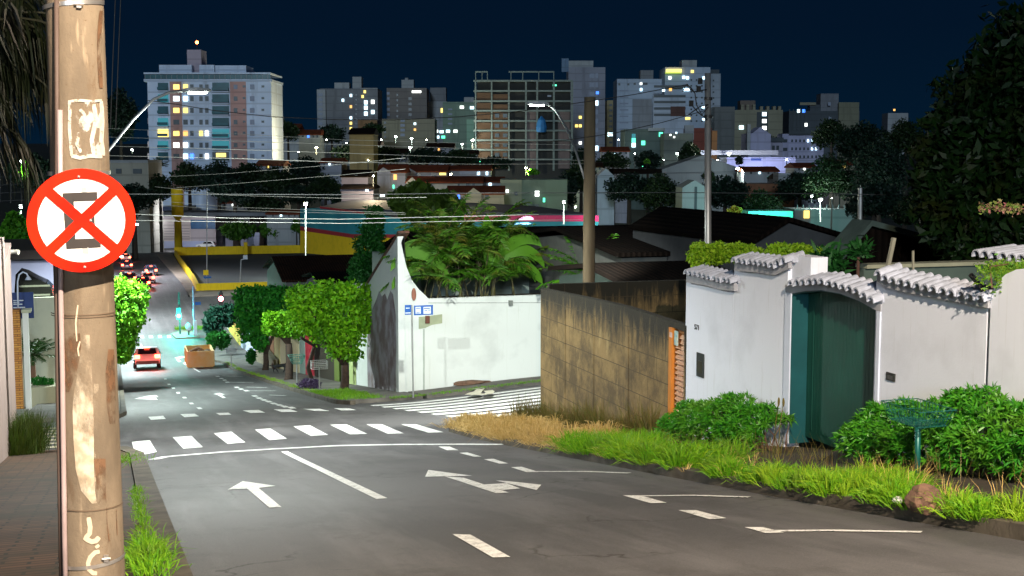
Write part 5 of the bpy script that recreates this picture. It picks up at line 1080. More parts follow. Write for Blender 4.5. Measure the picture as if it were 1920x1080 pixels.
c1 = gp(368, 547); c0 = gp(327, 478); cr_ = gp(566, 542); cb = gp(606, 466)
pw = empty('parapet', (c1.x, c1.y, G(c1.x, c1.y)), 'low yellow wall enclosing the dark parking lot below the hill', 'wall'); mb = MB()
seg(mb, Vector((c1.x, c1.y, 0)), Vector((cr_.x+14, c1.y, 0)), .95, .95, .3); mb.build('front_parapet', YEL, pw); mb = MB(); seg(mb, Vector((c0.x, c0.y, 0)), Vector((c1.x, c1.y-.3, 0)), .9, .9, .35); mb.build('side_parapet', YEL, pw)
mb = MB(); seg(mb, Vector((c0.x, c0.y, 0)), Vector((cb.x+10, c0.y-2, 0)), 1.5, 1.5, .35); mb.build('rear_parapet', YEL, pw)
mb = MB(); 
for px in (446,): q = gp(px, 470); mb.box((q.x, c0.y-3, G(q.x, c0.y)+1.1), (.7, .5, 2.6)); mb.build('gate_post', YEL, pw)
sheet('parking_lot', R(c1.y+.6, c0.y-2, 4), lambda y: c1.x+(c0.x-c1.x)*(y-c1.y)/(c0.y-c1.y)+.4, 90, .03, mat('dark_asphalt', (.028, .032, .036), .8), 20)
wt = base(335, 474, 0); o = empty('water_tower', tuple(wt), 'yellow water tower with a conical bottom at the parking lot corner', 'water tower'); k = (wt-CAM).dot(fwd)/FPX; Z = lambda y: onY(wt.y, 335, y).z
mb = MB(); X_, Y_ = wt.x, wt.y; mb.tube([(X_, Y_, wt.z-.3), (X_, Y_, Z(413))], [7.5*k, 6.5*k], 16); mb.build('column', YEL, o, smooth=True)
mb = MB(); mb.tube([(X_, Y_, Z(413)), (X_, Y_, Z(402)), (X_, Y_, Z(354))], [3.5*k, 11*k, 11*k], 20); mb.build('tank', YEL, o)
mb = MB()
for i in range(12): a = 2*PI*i/12; mb.tube([(X_+11*k*math.cos(a), Y_+11*k*math.sin(a), Z(354)), (X_+11*k*math.cos(a), Y_+11*k*math.sin(a), Z(348))], .04, 4)
mb.tube([(X_+11*k*math.cos(2*PI*i/16), Y_+11*k*math.sin(2*PI*i/16), Z(348)) for i in range(17)], .05, 4); mb.build('railing', RUST, o)
for px, yb_, yt, lb in ((452, 540, 487, 'grey pole with a small floodlight inside the front yellow parapet'), (388, 535, 355, 'thin teal pole at the yellow parapet corner')):
    b = Vector((gp(px, 545).x, c1.y+1.2, 0)); b.z = G(b.x, b.y); t = onY(b.y, px, yt); o = empty('slim_pole', tuple(b), lb, 'pole'); mb = MB(); mb.tube([b, (t.x, b.y, t.z)], .07, 8); mb.build('shaft', mat('grey_wire', (.3, .3, .32)), o)
    if px == 452: mb = MB(); mb.box(t+Vector((.5, -.1, .3)), (.5, .3, .5)); mb.tube([t, t+Vector((.5, 0, .1))], .05, 6); mb.build('floodlight', mat('white_box', (.6, .62, .7)), o)
    else: mb = MB(); mb.box(onY(b.y-.2, 386, 511), (.6, .1, .6)); mb.build('yellow_plate', YEL, o); mb = MB(); mb.box(onY(b.y-.2, 389, 520), (.9, .08, .22)); mb.build('name_plate', BLUE, o)
# long colourful building
lb_ = empty('long_building', tuple(onD(220, 640, 470)), 'long low building painted yellow, red and turquoise with a magenta band', 'building')
A_, B_ = (563, 232), (1122, 150)
def dlin(x): t = (x-A_[0])/(B_[0]-A_[0]); return 1/((1-t)/A_[1]+t/B_[1])
def wpoly(pts, m, name, off=0, th=.5):
    P = [onD(dlin(x), x, y) for x, y in pts]; n = hfw*th; P = [p-hfw*off for p in P]; mb = MB(); mb.prism(P, n); return mb.build(name, m, lb_)
TQ = mat('turquoise_wall', (.03, .28, .33), .8, col2=(.02, .20, .25), scale=.3); RDB = mat('red_band', (.42, .03, .04), .8, var=.3); MAG = mat('magenta_band', (.75, .02, .14), .7, var=.2)
wpoly([(563,430),(1122,440),(1122,520),(563,474)], YEL, 'yellow_wall'); wpoly([(563,424),(660,439),(1122,442),(1122,447),(660,446),(563,432)], RDB, 'red_band', .12)
wpoly([(563,391),(600,390),(700,401),(780,414),(1122,414),(1122,443),(660,440),(563,426)], TQ, 'turquoise_wall', .06)
wpoly([(600,387),(690,398),(690,402),(600,391)], RDB, 'red_band', .16); wpoly([(780,404),(1122,404),(1122,415),(780,415)], MAG, 'magenta_band', .14)
for x0, x1 in ((822,872),(935,955),(972,1000)):
    wpoly([(x0,409),(x0+8,405),(x1-6,405),(x1,409),(x1,412),(x0,412)], emi('shop_light', (1, .45, .8), 2.2), 'lit_fascia', .3, .1)
wpoly([(826,416),(868,416),(862,421),(830,421)], emi('cool_shop_light', (.3, .7, 1), 2.5), 'lit_window', .3, .1); wpoly([(968,418),(990,417),(1000,421),(964,421)], emi('cool_shop_light', (.3, .7, 1), 2.5), 'lit_window', .3, .1)
mb = MB(); P = [onD(dlin(x)+.5+e, x, y) for x, y, e in ((588,390,0),(700,400,0),(1122,403,0),(1000,386,18),(860,379,22),(660,374,24))]; mb.prism(P, (0, 0, -.3)); mb.build('roof', mat('blue_grey_roof', (.05, .06, .085), .7, var=.3, scale=.5), lb_)
P = [onD(212, *p) for p in ((590,392),(600,381),(604,381),(600,392))]
# ---------------------------------------------------------------- cars
TYRE = mat('tyre_rubber', (.012, .012, .012), .9, var=0); RIM = mat('alloy_rim', (.4, .4, .42), .35, .8, var=0); GLS = mat('car_glass', (.01, .012, .015), .08, .0, var=0)
def car(label, loc, rz, paint, tail=False, head=False, L=3.9, grp=None, tailw=0, headw=0, tl=18):
    o = empty('car', tuple(loc), label, 'car', grp or 'cars on the street', rz)
    prof = [(-.5, .32), (-.5, .62), (-.475, .86), (-.44, .97), (-.36, 1.42), (-.28, 1.50), (.02, 1.48), (.20, .98), (.42, .84), (.49, .66), (.5, .35)]    # rear hatch at -x
    W0 = .86; mb = MB(); vs = []
    for s in (-1, 1):
        for u, z in prof: w = W0-(.20*max(0, (z-.92)/.6) if z > .92 else 0)-(.06 if abs(u) > .47 else 0); vs.append((s*w, u*L, z))
    n = len(prof); mb.raw(vs, [(i, i+1, n+i+1, n+i) for i in range(n-1)]+[(n-1, 0, n, 2*n-1)]); 
    for s in (0, 1): base_ = s*n; mb.raw([vs[base_+i] for i in range(n)], [tuple(range(n)) if s else tuple(range(n))[::-1]])
    b = mb.build('body', paint, o, local=True)
    bv = b.modifiers.new('b', 'BEVEL'); bv.width = .06; bv.segments = 2; bv.limit_method = 'ANGLE'
    mb = MB(); mb.face([(-.62, -.452*L, 1.02), (.62, -.452*L, 1.02), (.54, -.385*L, 1.38), (-.54, -.385*L, 1.38)]); mb.prism([(-.64, -.44*L-.06, 1.0), (.64, -.44*L-.06, 1.0), (.55, -.37*L-.05, 1.39), (-.55, -.37*L-.05, 1.39)], (0, .03, 0)); mb.build('rear_window', GLS, o, local=True)
    mb = MB(); mb.prism([(-.62, .19*L+.03, 1.02), (.62, .19*L+.03, 1.02), (.54, .04*L+.03, 1.44), (-.54, .04*L+.03, 1.44)], (0, .02, 0)); mb.build('windscreen', GLS, o, local=True)
    for s in (-1, 1):
        mb = MB(); mb.prism([(s*.862, -.36*L, .98), (s*.862, .17*L, .98), (s*.79, .03*L, 1.38), (s*.79, -.27*L, 1.40)], (s*.012, 0, 0)); mb.build('side_window', GLS, o, local=True)
        mb = MB(); mb.box((s*.94, .13*L, 1.0), (.16, .1, .12)); mb.build('mirror', paint, o, local=True)
        for y in (-.32, .32):
            mb = MB(); mb.tube([(s*.70, y*L, .30), (s*.885, y*L, .30)], .30, 18); w = mb.build('wheel', TYRE, o, local=True); mb = MB(); mb.tube([(s*.88, y*L, .30), (s*.895, y*L, .30)], .18, 12); mb.build('rim', RIM, w, local=True)
        mb = MB(); mb.box((s*.66, -.478*L, .83), (.34, .14, .26)); mb.build('tail_light', emi('tail_light_on', (1, .07, .03), 28) if tail else mat('red_lens', (.3, .01, .01), .2, var=0), o, local=True)
        mb = MB(); mb.box((s*.62, .478*L, .68), (.30, .12, .18)); mb.build('headlight', emi('headlight_on', (1, .95, .85), 40) if head else mat('clear_lens', (.6, .6, .6), .15, var=0), o, local=True)
        if tailw: point('tail_glow', (s*.70, -.80*L, .62), tailw, (1, .06, .03), .1, None).parent = o
    if tail: mb = MB(); mb.box((0, -.395*L-.06, 1.43), (.34, .06, .05)); mb.build('brake_light', emi('tail_light_on', (1, .07, .03), 28), o, local=True)
    mb = MB(); mb.box((0, -.5*L-.02, .44), (1.5, .06, .22)); mb.build('bumper', mat('dark_bumper', (.02, .02, .02), .6, var=0), o, local=True); mb = MB(); mb.box((0, -.5*L-.035, .70), (.42, .02, .13)); mb.build('number_plate', mat('plate_grey', (.5, .5, .5), .5, var=0), o, local=True)
    return o
for nme, c_ in (('silver_paint', (.52, .50, .50)),): SILV = mat(nme, c_, .3, .0, var=0)
WHC = mat('white_car_paint', (.7, .7, .7), .25, 0, var=0); DKC = mat('dark_car_paint', (.03, .03, .05), .25, .2, var=0)
p = gp(277, 694); c = car('silver hatchback braking down the hill with bright red tail lights', (p.x, p.y+1.9, G(p.x, p.y+1.9)+.02), 0, SILV, tail=True, tailw=70, L=3.9); c.rotation_euler = (-math.atan(.13), 0, 0)
p = gp(387, 465); car('small white hatchback parked beyond the yellow parapet', (p.x, p.y, G(p.x, p.y)+.02), PI/2+TH*-1, WHC, L=4.3)
p = gp(552, 459); car('silver car with headlights on, left of the turquoise building', (p.x, p.y+3, G(p.x, p.y)+.3), PI/2-TH, SILV, head=True, L=4.2)
for k, (px, py, pm, lb, tl, wt_) in enumerate(((277,530,WHC,'white van like car nearest in the queue beyond the avenue',True,80),(283,516,DKC,'dark car ahead of the white one in the far queue',True,60),(243,531,DKC,'leftmost dark car of the far queue beside the sign',True,60),(238,505,DKC,'dark car with red lights just right of the round sign',True,60),(236,490,WHC,'farthest white car in the queue by the round sign',True,50),(268,540,DKC,'dark car crossing the avenue with one red light',True,50))):
    p = gp(px, py); car(lb, (p.x, p.y, G(p.x, p.y)+.02), 0, pm, tail=tl, L=4.2, tailw=wt_*.5, tl=9)
# ---------------------------------------------------------------- far houses, shop, towers (built in a frame square to the view)
RZ = -TH
EXTRA = {}
def glassmat(n, c, e): return emi(n, c, e) if e else mat(n, c, .25, 0, var=.3, scale=1)
WIN = {'d': mat('dark_window', (.02, .035, .045), .3, var=.3), 'b': emi('blue_white_window', (.62, .88, 1), 3.2), 'w': emi('white_window', (.95, 1, .95), 3.0), 'y': emi('warm_window', (1, .72, .16), 2.0), 'o': emi('orange_window', (1, .5, .12), 1.6), 't': emi('teal_window', (.02, .30, .36), .55), 'g': emi('green_window', (.1, .9, .5), 2.2), 'u': emi('blue_window', (.05, .2, 1), 3), 'm': mat('grey_shutter', (.28, .32, .42), .6, var=.2), 's': mat('teal_glass', (.015, .12, .15), .2, var=.5, scale=.4)}
ubox = {}
def unit_box(k):
    if k not in ubox:
        me = bpy.data.meshes.new('window'); v = [(x, y, z) for z in (-.5, .5) for y in (-.5, .5) for x in (-.5, .5)]; me.from_pydata(v, [], [(0, 2, 3, 1), (4, 5, 7, 6), (0, 1, 5, 4), (2, 6, 7, 3), (0, 4, 6, 2), (1, 3, 7, 5)]); me.materials.append(WIN[k]); ubox[k] = me
    return ubox[k]
class Bld:
    def __init__(s, name, label, d, x0, x1, yt, dep, m, yb=None, cat='building', grp=None, part='wall', zb=None):
        s.d = d; xm = (x0+x1)/2; c = onD(d, xm, yt); s.base = Vector((c.x, c.y, 0)); g = min(G(c.x, c.y), G((c+hfw*dep).x, (c+hfw*dep).y))-1 if zb is None else zb
        if yb: g = onD(d, xm, yb).z
        s.base.z = g; s.o = empty(name, tuple(s.base), label, cat, grp, RZ); s.box(x0, x1, yt, None, part, m, 0, dep)
    def loc(s, px, py):
        p = onD(s.d, px, py)-s.base; return p.dot(rgt), p.z
    def box(s, x0, x1, yt, yb, part, m, f=0, dep=None, b=None):
        a = s.loc(x0, yt); c = s.loc(x1, yb if yb else yt); mb = MB(); zb = c[1] if yb else 0; mb.lohi((a[0], f, zb), (c[0], dep if dep is not None else f+.3, a[1])); return mb.build(part, m, s.o, local=True)
    def win(s, px, py, w, h, k, f=-.06, name='window'):
        a = s.loc(px, py); sc = s.d/FPX; o = bpy.data.objects.new(name, unit_box(k)); COL.objects.link(o); o.parent = s.o; o.location = (a[0], f, a[1]); o.scale = (w*sc, .3, h*sc)
        return o
    def gable(s, x0, xm, x1, ye, yp, m, f=-.05, dep=.3, part='gable', yb=None):
        a, b_, c = s.loc(x0, ye), s.loc(xm, yp), s.loc(x1, ye); zb = s.loc(xm, yb)[1] if yb else 0; mb = MB(); mb.prism([(a[0], f, zb), (a[0], f, a[1]), (b_[0], f, b_[1]), (c[0], f, a[1]), (c[0], f, zb)], (0, dep, 0)); mb.build(part, m, s.o, local=True)
def fm(name, c, v=.2):
    if name in MATS: return MATS[name]
    m, t, b = nodes(name); b.inputs['Roughness'].default_value = .85; k = tuple(x*(1-v) for x in c)
    cc = mix(t, c, k, ramp(t, noi(t, .12, 5), .3, .7)); cc = mix(t, cc, tuple(x*.62 for x in c), ramp(t, noi(t, .5, 5, .65, st=(1, 1, .12)), .52, .72))
    w = t.nodes.new('ShaderNodeTexWave'); w.bands_direction = 'Z'; w.inputs['Scale'].default_value = .11; g = t.nodes.new('ShaderNodeNewGeometry'); t.links.new(g.outputs['Position'], w.inputs[0])
    cc = mix(t, cc, tuple(x*.7 for x in c), ramp(t, w.outputs[0], .93, .99)); t.links.new(cc, b.inputs['Base Color']); MATS[name] = m; return m
WHT = fm('tower_white', (.66, .76, .93)); SAL = fm('tower_salmon', (.58, .34, .30)); GRYT = fm('tower_grey', (.20, .21, .23)); TAN = fm('tower_tan', (.27, .25, .18)); LGR = fm('tower_light_grey', (.34, .36, .38)); GRN = fm('tower_green', (.20, .28, .22)); DKT = fm('tower_dark', (.07, .085, .10)); VIO = fm('tower_violet_white', (.42, .42, .60)); BLW = fm('tower_blue_white', (.42, .50, .62))
# 1 left tower
T = Bld('apartment_tower', 'white and salmon apartment tower with lit windows, the tallest on the left', 325, 276, 508, 150, 16, WHT, cat='apartment tower')
T.box(292,354,120,136,'penthouse',WHT,3,12); T.box(368,397,120,136,'penthouse',WHT,3,12); T.box(398,457,121,136,'penthouse',WHT,3,12); T.box(341,369,90,136,'lift_tower',fm('lift_pink',(.45,.38,.45)),5,11); T.box(270,508,136,139,'roof_slab',WHT,-.4,16)
T.box(318,340,152,None,'salmon_bay',SAL,-.12,.2); T.box(431,461,152,None,'salmon_bay',SAL,-.12,.2)
for i in range(24): T.box(272+i*10, 273+i*10, 139, 149, 'railing_post', LGR, -.35, -.2)
T.box(272,508,140,148,'glass_railing',WIN['s'],-.3,-.25); T.box(270,510,148.5,153,'cornice',WHT,-.3,16)
rows = [163,185,207,229,250,272,293]
for i, y in enumerate(rows):
    k = 'ststyts'[i]; T.win(306,y,19,15,k,name='balcony_glazing'); T.box(296,317,y+7,y+9,'balcony_slab',WHT,-.9,.1); T.win(306,y+3,19,5,'s',-.8,'balcony_rail')
    k = 'ssssttd'[i]; T.win(414,y,31,16,k,name='balcony_glazing'); T.box(398,430,y+8,y+10,'balcony_slab',WHT,-1.0,.1); T.win(414,y+4,30,5,'s',-.9,'balcony_rail')
lit = {(0,0):'y',(0,1):'y',(1,0):'b',(1,1):'b',(2,0):'y',(2,1):'y',(4,0):'y',(4,1):'o',(4,3):'y',(4,4):'w',(5,0):'w',(5,1):'w',(6,1):'b',(6,2):'u',(6,4):'w'}
for i, y in enumerate(rows):
    for j, (px, w) in enumerate(((331,11),(348,8),(360,6),(377,6),(388,6))): T.win(px, y, w, 9, lit.get((i, j), 'd'))
    T.win(442,y,7,8,'d' if i > 0 else 'm'); T.win(458,y-1,5,4,'d'); T.win(473,y,8,9,'m'); T.win(493,y-1,5,4,'d')
T.win(415,293,18,12,'y',-.3)
for i in range(8): T.box(272.5,276,155+22*i,166+22*i,'side_balcony',fm('side_pink',(.45,.35,.42)),2,6)
c = onD(330, 355, 78); mb = MB(); l = T.loc(355, 90); mb.tube([(l[0], 8, l[1]), (l[0], 8, l[1]+1.8)], .12, 6); mb.build('beacon_mast', BLACK, T.o, local=True); mb = MB(); mb.ell((l[0], 8, l[1]+2.1), .42, 10, 8); mb.build('beacon', emi('red_beacon', (1, .16, .04), 22), T.o, local=True)
# mid skyline
def wins(T, L, w=5, h=5):
    for px, py, k in L: T.win(px, py, w, h, k)
T = Bld('apartment_tower', 'grey apartment block with a lit stair column, second tower from the left', 520, 599, 708, 166, 18, GRYT, cat='apartment tower'); T.box(625,653,154,166,'roof_box',LGR,3,9); T.box(659,676,143,166,'lift_tower',LGR,3,9); T.box(595,611,168,None,'balcony_stack',LGR,-1.5,0); T.box(676,708,165,167,'cornice',LGR,-.5,0)
wins(T, [(643,188,'b'),(658,179,'b'),(658,200,'o'),(658,221,'b'),(658,231,'y'),(658,241,'y'),(680,181,'y'),(684,172,'y')], 4, 5); wins(T, [(686,192,'b'),(686,202,'b'),(686,213,'b'),(699,191,'w'),(699,210,'b')], 6, 7)
for i in range(8): T.win(602, 178+i*9, 8, 5, 'm', -1.7); T.win(668, 178+i*9, 3, 3, 'd'); T.win(694, 222+i*4, 3, 2, 'd')
T.box(672,708,224,None,'tan_annex',fm('annex_orange',(.30,.17,.08)),-2,0); wins(T, [(680,245,'w'),(688,243,'y')], 6, 4)
T = Bld('apartment_tower', 'grey apartment block with a lit top storey, third tower from the left', 540, 725, 800, 165, 18, fm('tower_brownish', (.20, .18, .17)), cat='apartment tower'); T.box(752,775,149,165,'roof_box',LGR,2,8); T.box(758,764,145,149,'antenna_box',LGR,3,6); T.win(781,172,17,4,'w')
for i in range(7): T.win(769, 185+i*10, 6, 5, 'd'); T.win(728, 175+i*10, 5, 5, 'm'); T.win(745, 178+i*10, 3, 4, 'd')
T = Bld('apartment_block', 'pale low apartment block in front of the third tower', 500, 716, 815, 223, 16, TAN); wins(T, [(778,232,'b'),(778,243,'o')], 4, 4); wins(T, [(722,230+i*9,'d') for i in range(4)], 4, 4); wins(T, [(755,226+i*9,'m') for i in range(4)], 8, 5)
T = Bld('apartment_tower', 'plain grey tower with a box top left of the skeleton building', 560, 799, 838, 190, 14, LGR, cat='apartment tower'); T.box(806,836,164,190,'roof_box',GRYT,1,10); wins(T, [(829,207,'y')], 5, 8); wins(T, [(804,196+i*9,'m') for i in range(6)], 4, 4)
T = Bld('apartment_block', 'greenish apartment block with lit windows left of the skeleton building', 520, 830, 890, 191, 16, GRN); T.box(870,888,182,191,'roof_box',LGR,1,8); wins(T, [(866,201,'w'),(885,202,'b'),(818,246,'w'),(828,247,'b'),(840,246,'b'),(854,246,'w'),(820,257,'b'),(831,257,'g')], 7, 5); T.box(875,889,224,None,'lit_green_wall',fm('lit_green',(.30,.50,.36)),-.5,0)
wins(T, [(844,205+i*9,'m') for i in range(4)], 8, 3)
# skeleton building
CR = fm('raw_concrete', (.15, .19, .185)); BK = fm('hollow_brick', (.105, .058, .032), .5); T = Bld('unfinished_building', 'unfinished concrete frame building with open floors and brick infill', 400, 895, 1070, 152, 14, mat('dark_interior', (.02, .022, .022), .9), cat='building', part='core')
for i, y in enumerate((152,171,190,208,227,245,263,281,299)):
    T.box(888,1073,y-1.6,y+1.6,'floor_slab',CR,-1.6,0)
for px in (892,922,954,986,1007,1038,1072): T.box(px-1.5,px+1.5,152,320,'column',CR,-1.7,-1.2)
for x0, x1 in ((892,914),(954,1038)): T.box(x0,x1,134,136.5,'roof_beam',CR,-1.6,-1)
for px in (892,904,914,958,980,1010,1038): T.box(px-.7,px+.7,134,152,'roof_column',CR,-1.6,-1.2)
for i, y in enumerate((171,190,208,227,245,263,281,299)):
    T.box(924,952,y+ (6 if i < 2 else 2),y+17,'brick_infill',BK,-1.0,-.8); T.box(894,920,y+3,y+17,'brick_infill',BK,-1.0,-.8)
    if i > 1: T.box(988,1005,y+2,y+17,'brick_infill',fm('dull_block',(.13,.10,.10)),-1.0,-.8); T.box(1046,1068,y+2,y+17,'brick_infill',fm('dull_block',(.13,.10,.10)),-1.0,-.8)
    if i > 1:
        for px in (932,947): T.win(px,y+9,8,7,'d',-1.1)
T.box(1053,1066,110,135,'hoist_mast',fm('mast_blue',(.08,.14,.24)),-1,-.5); 
l = T.loc(1015, 233); mb = MB(); mb.tube([(l[0], -1.9, l[1]-2.3), (l[0], -2.1, l[1]-1), (l[0], -2.1, l[1]+1.2), (l[0], -1.9, l[1]+2.4)], [1.5, 1.7, 1.2, .2], 10); mb.build('blue_sheet', mat('blue_tarpaulin', (.015, .16, .42), .6, var=.4, scale=.4), T.o, local=True)
wins(T, [(1040,160,'g'),(1030,180,'m')], 7, 3)
T = Bld('apartment_tower', 'tall grey tower right behind the unfinished building', 470, 1066, 1135, 126, 18, fm('tower_bluegrey', (.25, .26, .32)), cat='apartment tower'); T.box(1066,1113,113,126,'roof_box',LGR,2,10)
for i in range(9): T.win(1119,142+i*17,5,9,'b' if i in (3,8) else 'm'); T.win(1110,142+i*17,9,8,'m' if i != 5 else 'b')
wins(T, [(1088,220,'y'),(1081,236,'y'),(1088,236,'y'),(1088,268,'w'),(1120,174,'u')], 5, 5)
T = Bld('apartment_tower', 'tan tower behind the tall concrete street pole', 540, 1138, 1184, 188, 14, fm('tower_sand', (.36, .30, .17)), cat='apartment tower')
for i in range(8): T.win(1145,197+i*10,6,4,'d'); T.win(1160,197+i*10,4,3,'m')
wins(T, [(1144,252,'b')], 9, 7)
T = Bld('apartment_tower', 'wide blue white tower with a stepped top left of the slender pole', 480, 1157, 1250, 148, 18, BLW, cat='apartment tower'); T.box(1202,1226,131,148,'roof_box',GRYT,2,8); T.box(1186,1222,186,None,'shaded_bay',fm('bay_grey',(.26,.28,.31)),-.5,0)
wins(T, [(1161,158,'d'),(1178,158,'d'),(1190,157,'d'),(1202,157,'w')], 4, 4); wins(T, [(1209,213,'b'),(1217,226,'w'),(1202,168,'b')], 4, 5)
for i in range(7): T.win(1208,157,12,4,'d'); T.win(1170,170+i*12,16,2.5,'m')
T = Bld('apartment_tower', 'highest blue white tower with a lit yellow roof terrace behind the slender pole', 470, 1247, 1332, 126, 18, BLW, cat='apartment tower'); T.box(1280,1308,112,126,'roof_box',LGR,2,9); T.box(1332,1354,137,None,'side_wing',fm('wing_grey',(.36,.41,.48)),3,16); T.box(1332,1352,129,137,'dark_screen',DKT,4,10); T.box(1249,1277,130,136,'lit_terrace',WIN['y'],-1.5,0); T.box(1247,1277,136,138,'terrace_edge',emi('terrace_glow',(.5,.7,.1),.9),-1.8,0)
wins(T, [(1256,146,'w'),(1282,145,'b'),(1289,146,'b'),(1298,134,'y'),(1320,146,'b'),(1284,168,'b'),(1290,168,'b'),(1257,168,'o'),(1244,169,'b')], 5, 5)
T.box(1224,1284,180,None,'balcony_front',fm('balcony_white',(.50,.56,.66)),-2,0)
for i, y in enumerate((163,181,192,204,216)): T.box(1225,1284,y-2.5,y+2,'balcony_recess',WIN['d'],-2.2,-1.95)
wins(T, [(1231,192,'o'),(1230,204,'o'),(1275,214,'b'),(1283,222,'y'),(1290,222,'y'),(1320,201,'b'),(1321,224,'b')], 8, 4)
T.box(1256,1283,200,218,'brown_panel',fm('brown_panel_m',(.12,.06,.05)),-2.4,-2.2)
for i in range(8):
    for px in (1296,1306,1316,1340): T.win(px,150+i*11,3,3,'d',-.1 if px < 1330 else 2.8)
T = Bld('apartment_block', 'dull grey slab block right of the slender grey pole', 460, 1340, 1378, 200, 14, fm('slab_grey', (.15, .16, .16)))
T = Bld('apartment_block', 'tan block with a crenellated roofline right of the slender pole', 480, 1375, 1468, 206, 16, fm('tower_khaki', (.26, .25, .18)))
for x in (1392,1402,1414,1428,1440,1452,1462): T.box(x-2.5,x+2.5,196 if x < 1420 else 199,206,'roof_turret',TAN,0,3)
T.box(1390,1418,188,206,'roof_block',fm('roof_brown',(.16,.13,.11)),2,8); T.box(1419,1440,210,None,'recess',WIN['d'],-.2,0); wins(T, [(1433,214,'b'),(1433,227,'w'),(1433,240,'w'),(1390,239,'b')], 8, 7)
T = Bld('office_block', 'dark office block with two pale roof strips far right', 560, 1480, 1612, 208, 18, DKT, cat='building'); T.box(1541,1574,175,208,'roof_drum',fm('drum_grey',(.20,.21,.24)),2,10); T.box(1500,1530,192,197,'roof_strip',TAN,0,2); T.box(1572,1610,192,None,'side_wing',fm('wing_tan',(.20,.20,.14)),-1,0); T.box(1520,1540,196,208,'roof_block',DKT,1,6)
wins(T, [(1497,208,'b'),(1507,208,'u'),(1511,234,'w'),(1604,202,'y'),(1555,195,'m'),(1556,222,'m')], 5, 6); wins(T, [(1480+i*7,225,'d') for i in range(5)], 2, 40)
T = Bld('building', 'small pale roof with a warning light on the far right horizon', 620, 1665, 1703, 212, 10, LGR); mb = MB(); l = T.loc(1678, 206); mb.tube([(l[0], 1, l[1]-2), (l[0], 1, l[1])], .15, 5); mb.build('mast', BLACK, T.o, local=True); T.win(1678,206,3.5,3.5,'o',1,'warning_light')
T = Bld('school_building', 'violet white three storey building with rows of small windows', 420, 1478, 1545, 252, 16, VIO); T.box(1478,1552,249,253,'roof',DKT,-1,16)
for r_ in range(3):
    for i in range(8): T.win(1485+i*7.5, 264+r_*15, 3, 5, 'd' if (r_, i) not in ((0,4),(0,5),(1,5),(1,6)) else 'b')
T = Bld('house', 'white house with round windows in front of the khaki block', 400, 1403, 1442, 250, 12, VIO, cat='house'); T.gable(1408,1425,1445,252,238,VIO,-.4,10); wins(T, [(1420,264,'d'),(1428,264,'d')], 5, 7); T.box(1401,1406,233,290,'chimney',LGR,-.5,1)
T = Bld('stair_tower', 'narrow violet white stair tower left of the three storey building', 410, 1467, 1479, 251, 8, VIO); wins(T, [(1472,264,'d'),(1472,280,'d')], 8, 6)
T = Bld('house', 'reddish low house between the round window house and the stair tower', 405, 1443, 1468, 262, 12, fm('pale_violet', (.35, .34, .45)), cat='house'); T.box(1441,1468,258,266,'roof',DKT,-1,8); wins(T, [(1450,277,'d'),(1458,277,'d')], 5, 8)
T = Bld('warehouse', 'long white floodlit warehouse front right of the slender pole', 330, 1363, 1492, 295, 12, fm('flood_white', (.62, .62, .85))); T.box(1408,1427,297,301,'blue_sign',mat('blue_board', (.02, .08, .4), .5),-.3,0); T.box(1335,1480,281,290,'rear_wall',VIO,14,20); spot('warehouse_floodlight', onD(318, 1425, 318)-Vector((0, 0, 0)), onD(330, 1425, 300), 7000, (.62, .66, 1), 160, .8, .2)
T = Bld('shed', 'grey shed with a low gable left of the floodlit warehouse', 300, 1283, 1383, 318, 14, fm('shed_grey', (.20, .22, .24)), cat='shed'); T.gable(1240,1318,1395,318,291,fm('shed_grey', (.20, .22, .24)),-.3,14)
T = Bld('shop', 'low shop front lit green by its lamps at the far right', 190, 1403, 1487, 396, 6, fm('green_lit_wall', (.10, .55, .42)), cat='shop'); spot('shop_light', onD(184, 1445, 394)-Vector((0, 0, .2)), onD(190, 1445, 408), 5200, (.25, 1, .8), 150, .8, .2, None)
T = Bld('house', 'grey wall with railings lit by the street lamp on the right', 195, 1490, 1605, 392, 8, fm('dim_rail_wall', (.18, .20, .20)), cat='house'); wins(T, [(1512,402,'y')], 10, 14); 
for i in range(10): T.box(1495+i*11,1496+i*11,384,392,'railing_post',LGR,0,.2)
T = Bld('house', 'brown roofed house with a pale chimney block beyond the shop', 240, 1395, 1490, 345, 14, fm('clay_wall', (.20, .085, .04)), cat='house'); T.box(1462,1484,325,345,'chimney_block',LGR,1,6); T.win(1483,349,4,4,'b')
T = Bld('house', 'pale narrow house front standing between dark trees right of centre', 200, 1282, 1322, 352, 8, fm('pale_front', (.30, .32, .34)), cat='house'); T.gable(1279,1302,1325,352,338,fm('pale_front', (.30, .32, .34)),-.2,8); T.box(1302,1306,350,400,'dark_drainpipe',DKT,-.3,0)
T = Bld('house', 'white gable of a house with a dark roof right of the tall street pole', 230, 1122, 1150, 330, 10, fm('gable_white', (.48, .55, .62)), cat='house'); T.gable(1120,1136,1152,330,316,fm('gable_white', (.48, .55, .62)),-.2,8); T.box(1150,1240,317,326,'dark_roof',ROOFD,-1,10)
T = Bld('apartment_block', 'low dark block with green lit stair windows left of the slender pole', 380, 1172, 1245, 242, 16, fm('dark_green_block', (.10, .14, .13))); wins(T, [(1188,255,'t'),(1188,263,'g'),(1188,272,'b'),(1206,268,'g'),(1239,252,'g')], 7, 8); T.box(1215,1246,240,246,'pale_top',LGR,-1,0)
T = Bld('apartment_block', 'low block with small white lights beside the dark round trees', 370, 1245, 1300, 250, 14, fm('dim_block', (.12, .14, .13))); wins(T, [(1257,253,'w'),(1264,257,'w'),(1268,249,'b')], 3, 3)
T = Bld('house', 'small orange lit house hugging the slender pole', 380, 1335, 1345, 245, 6, fm('orange_house', (.45, .2, .08)), cat='house')
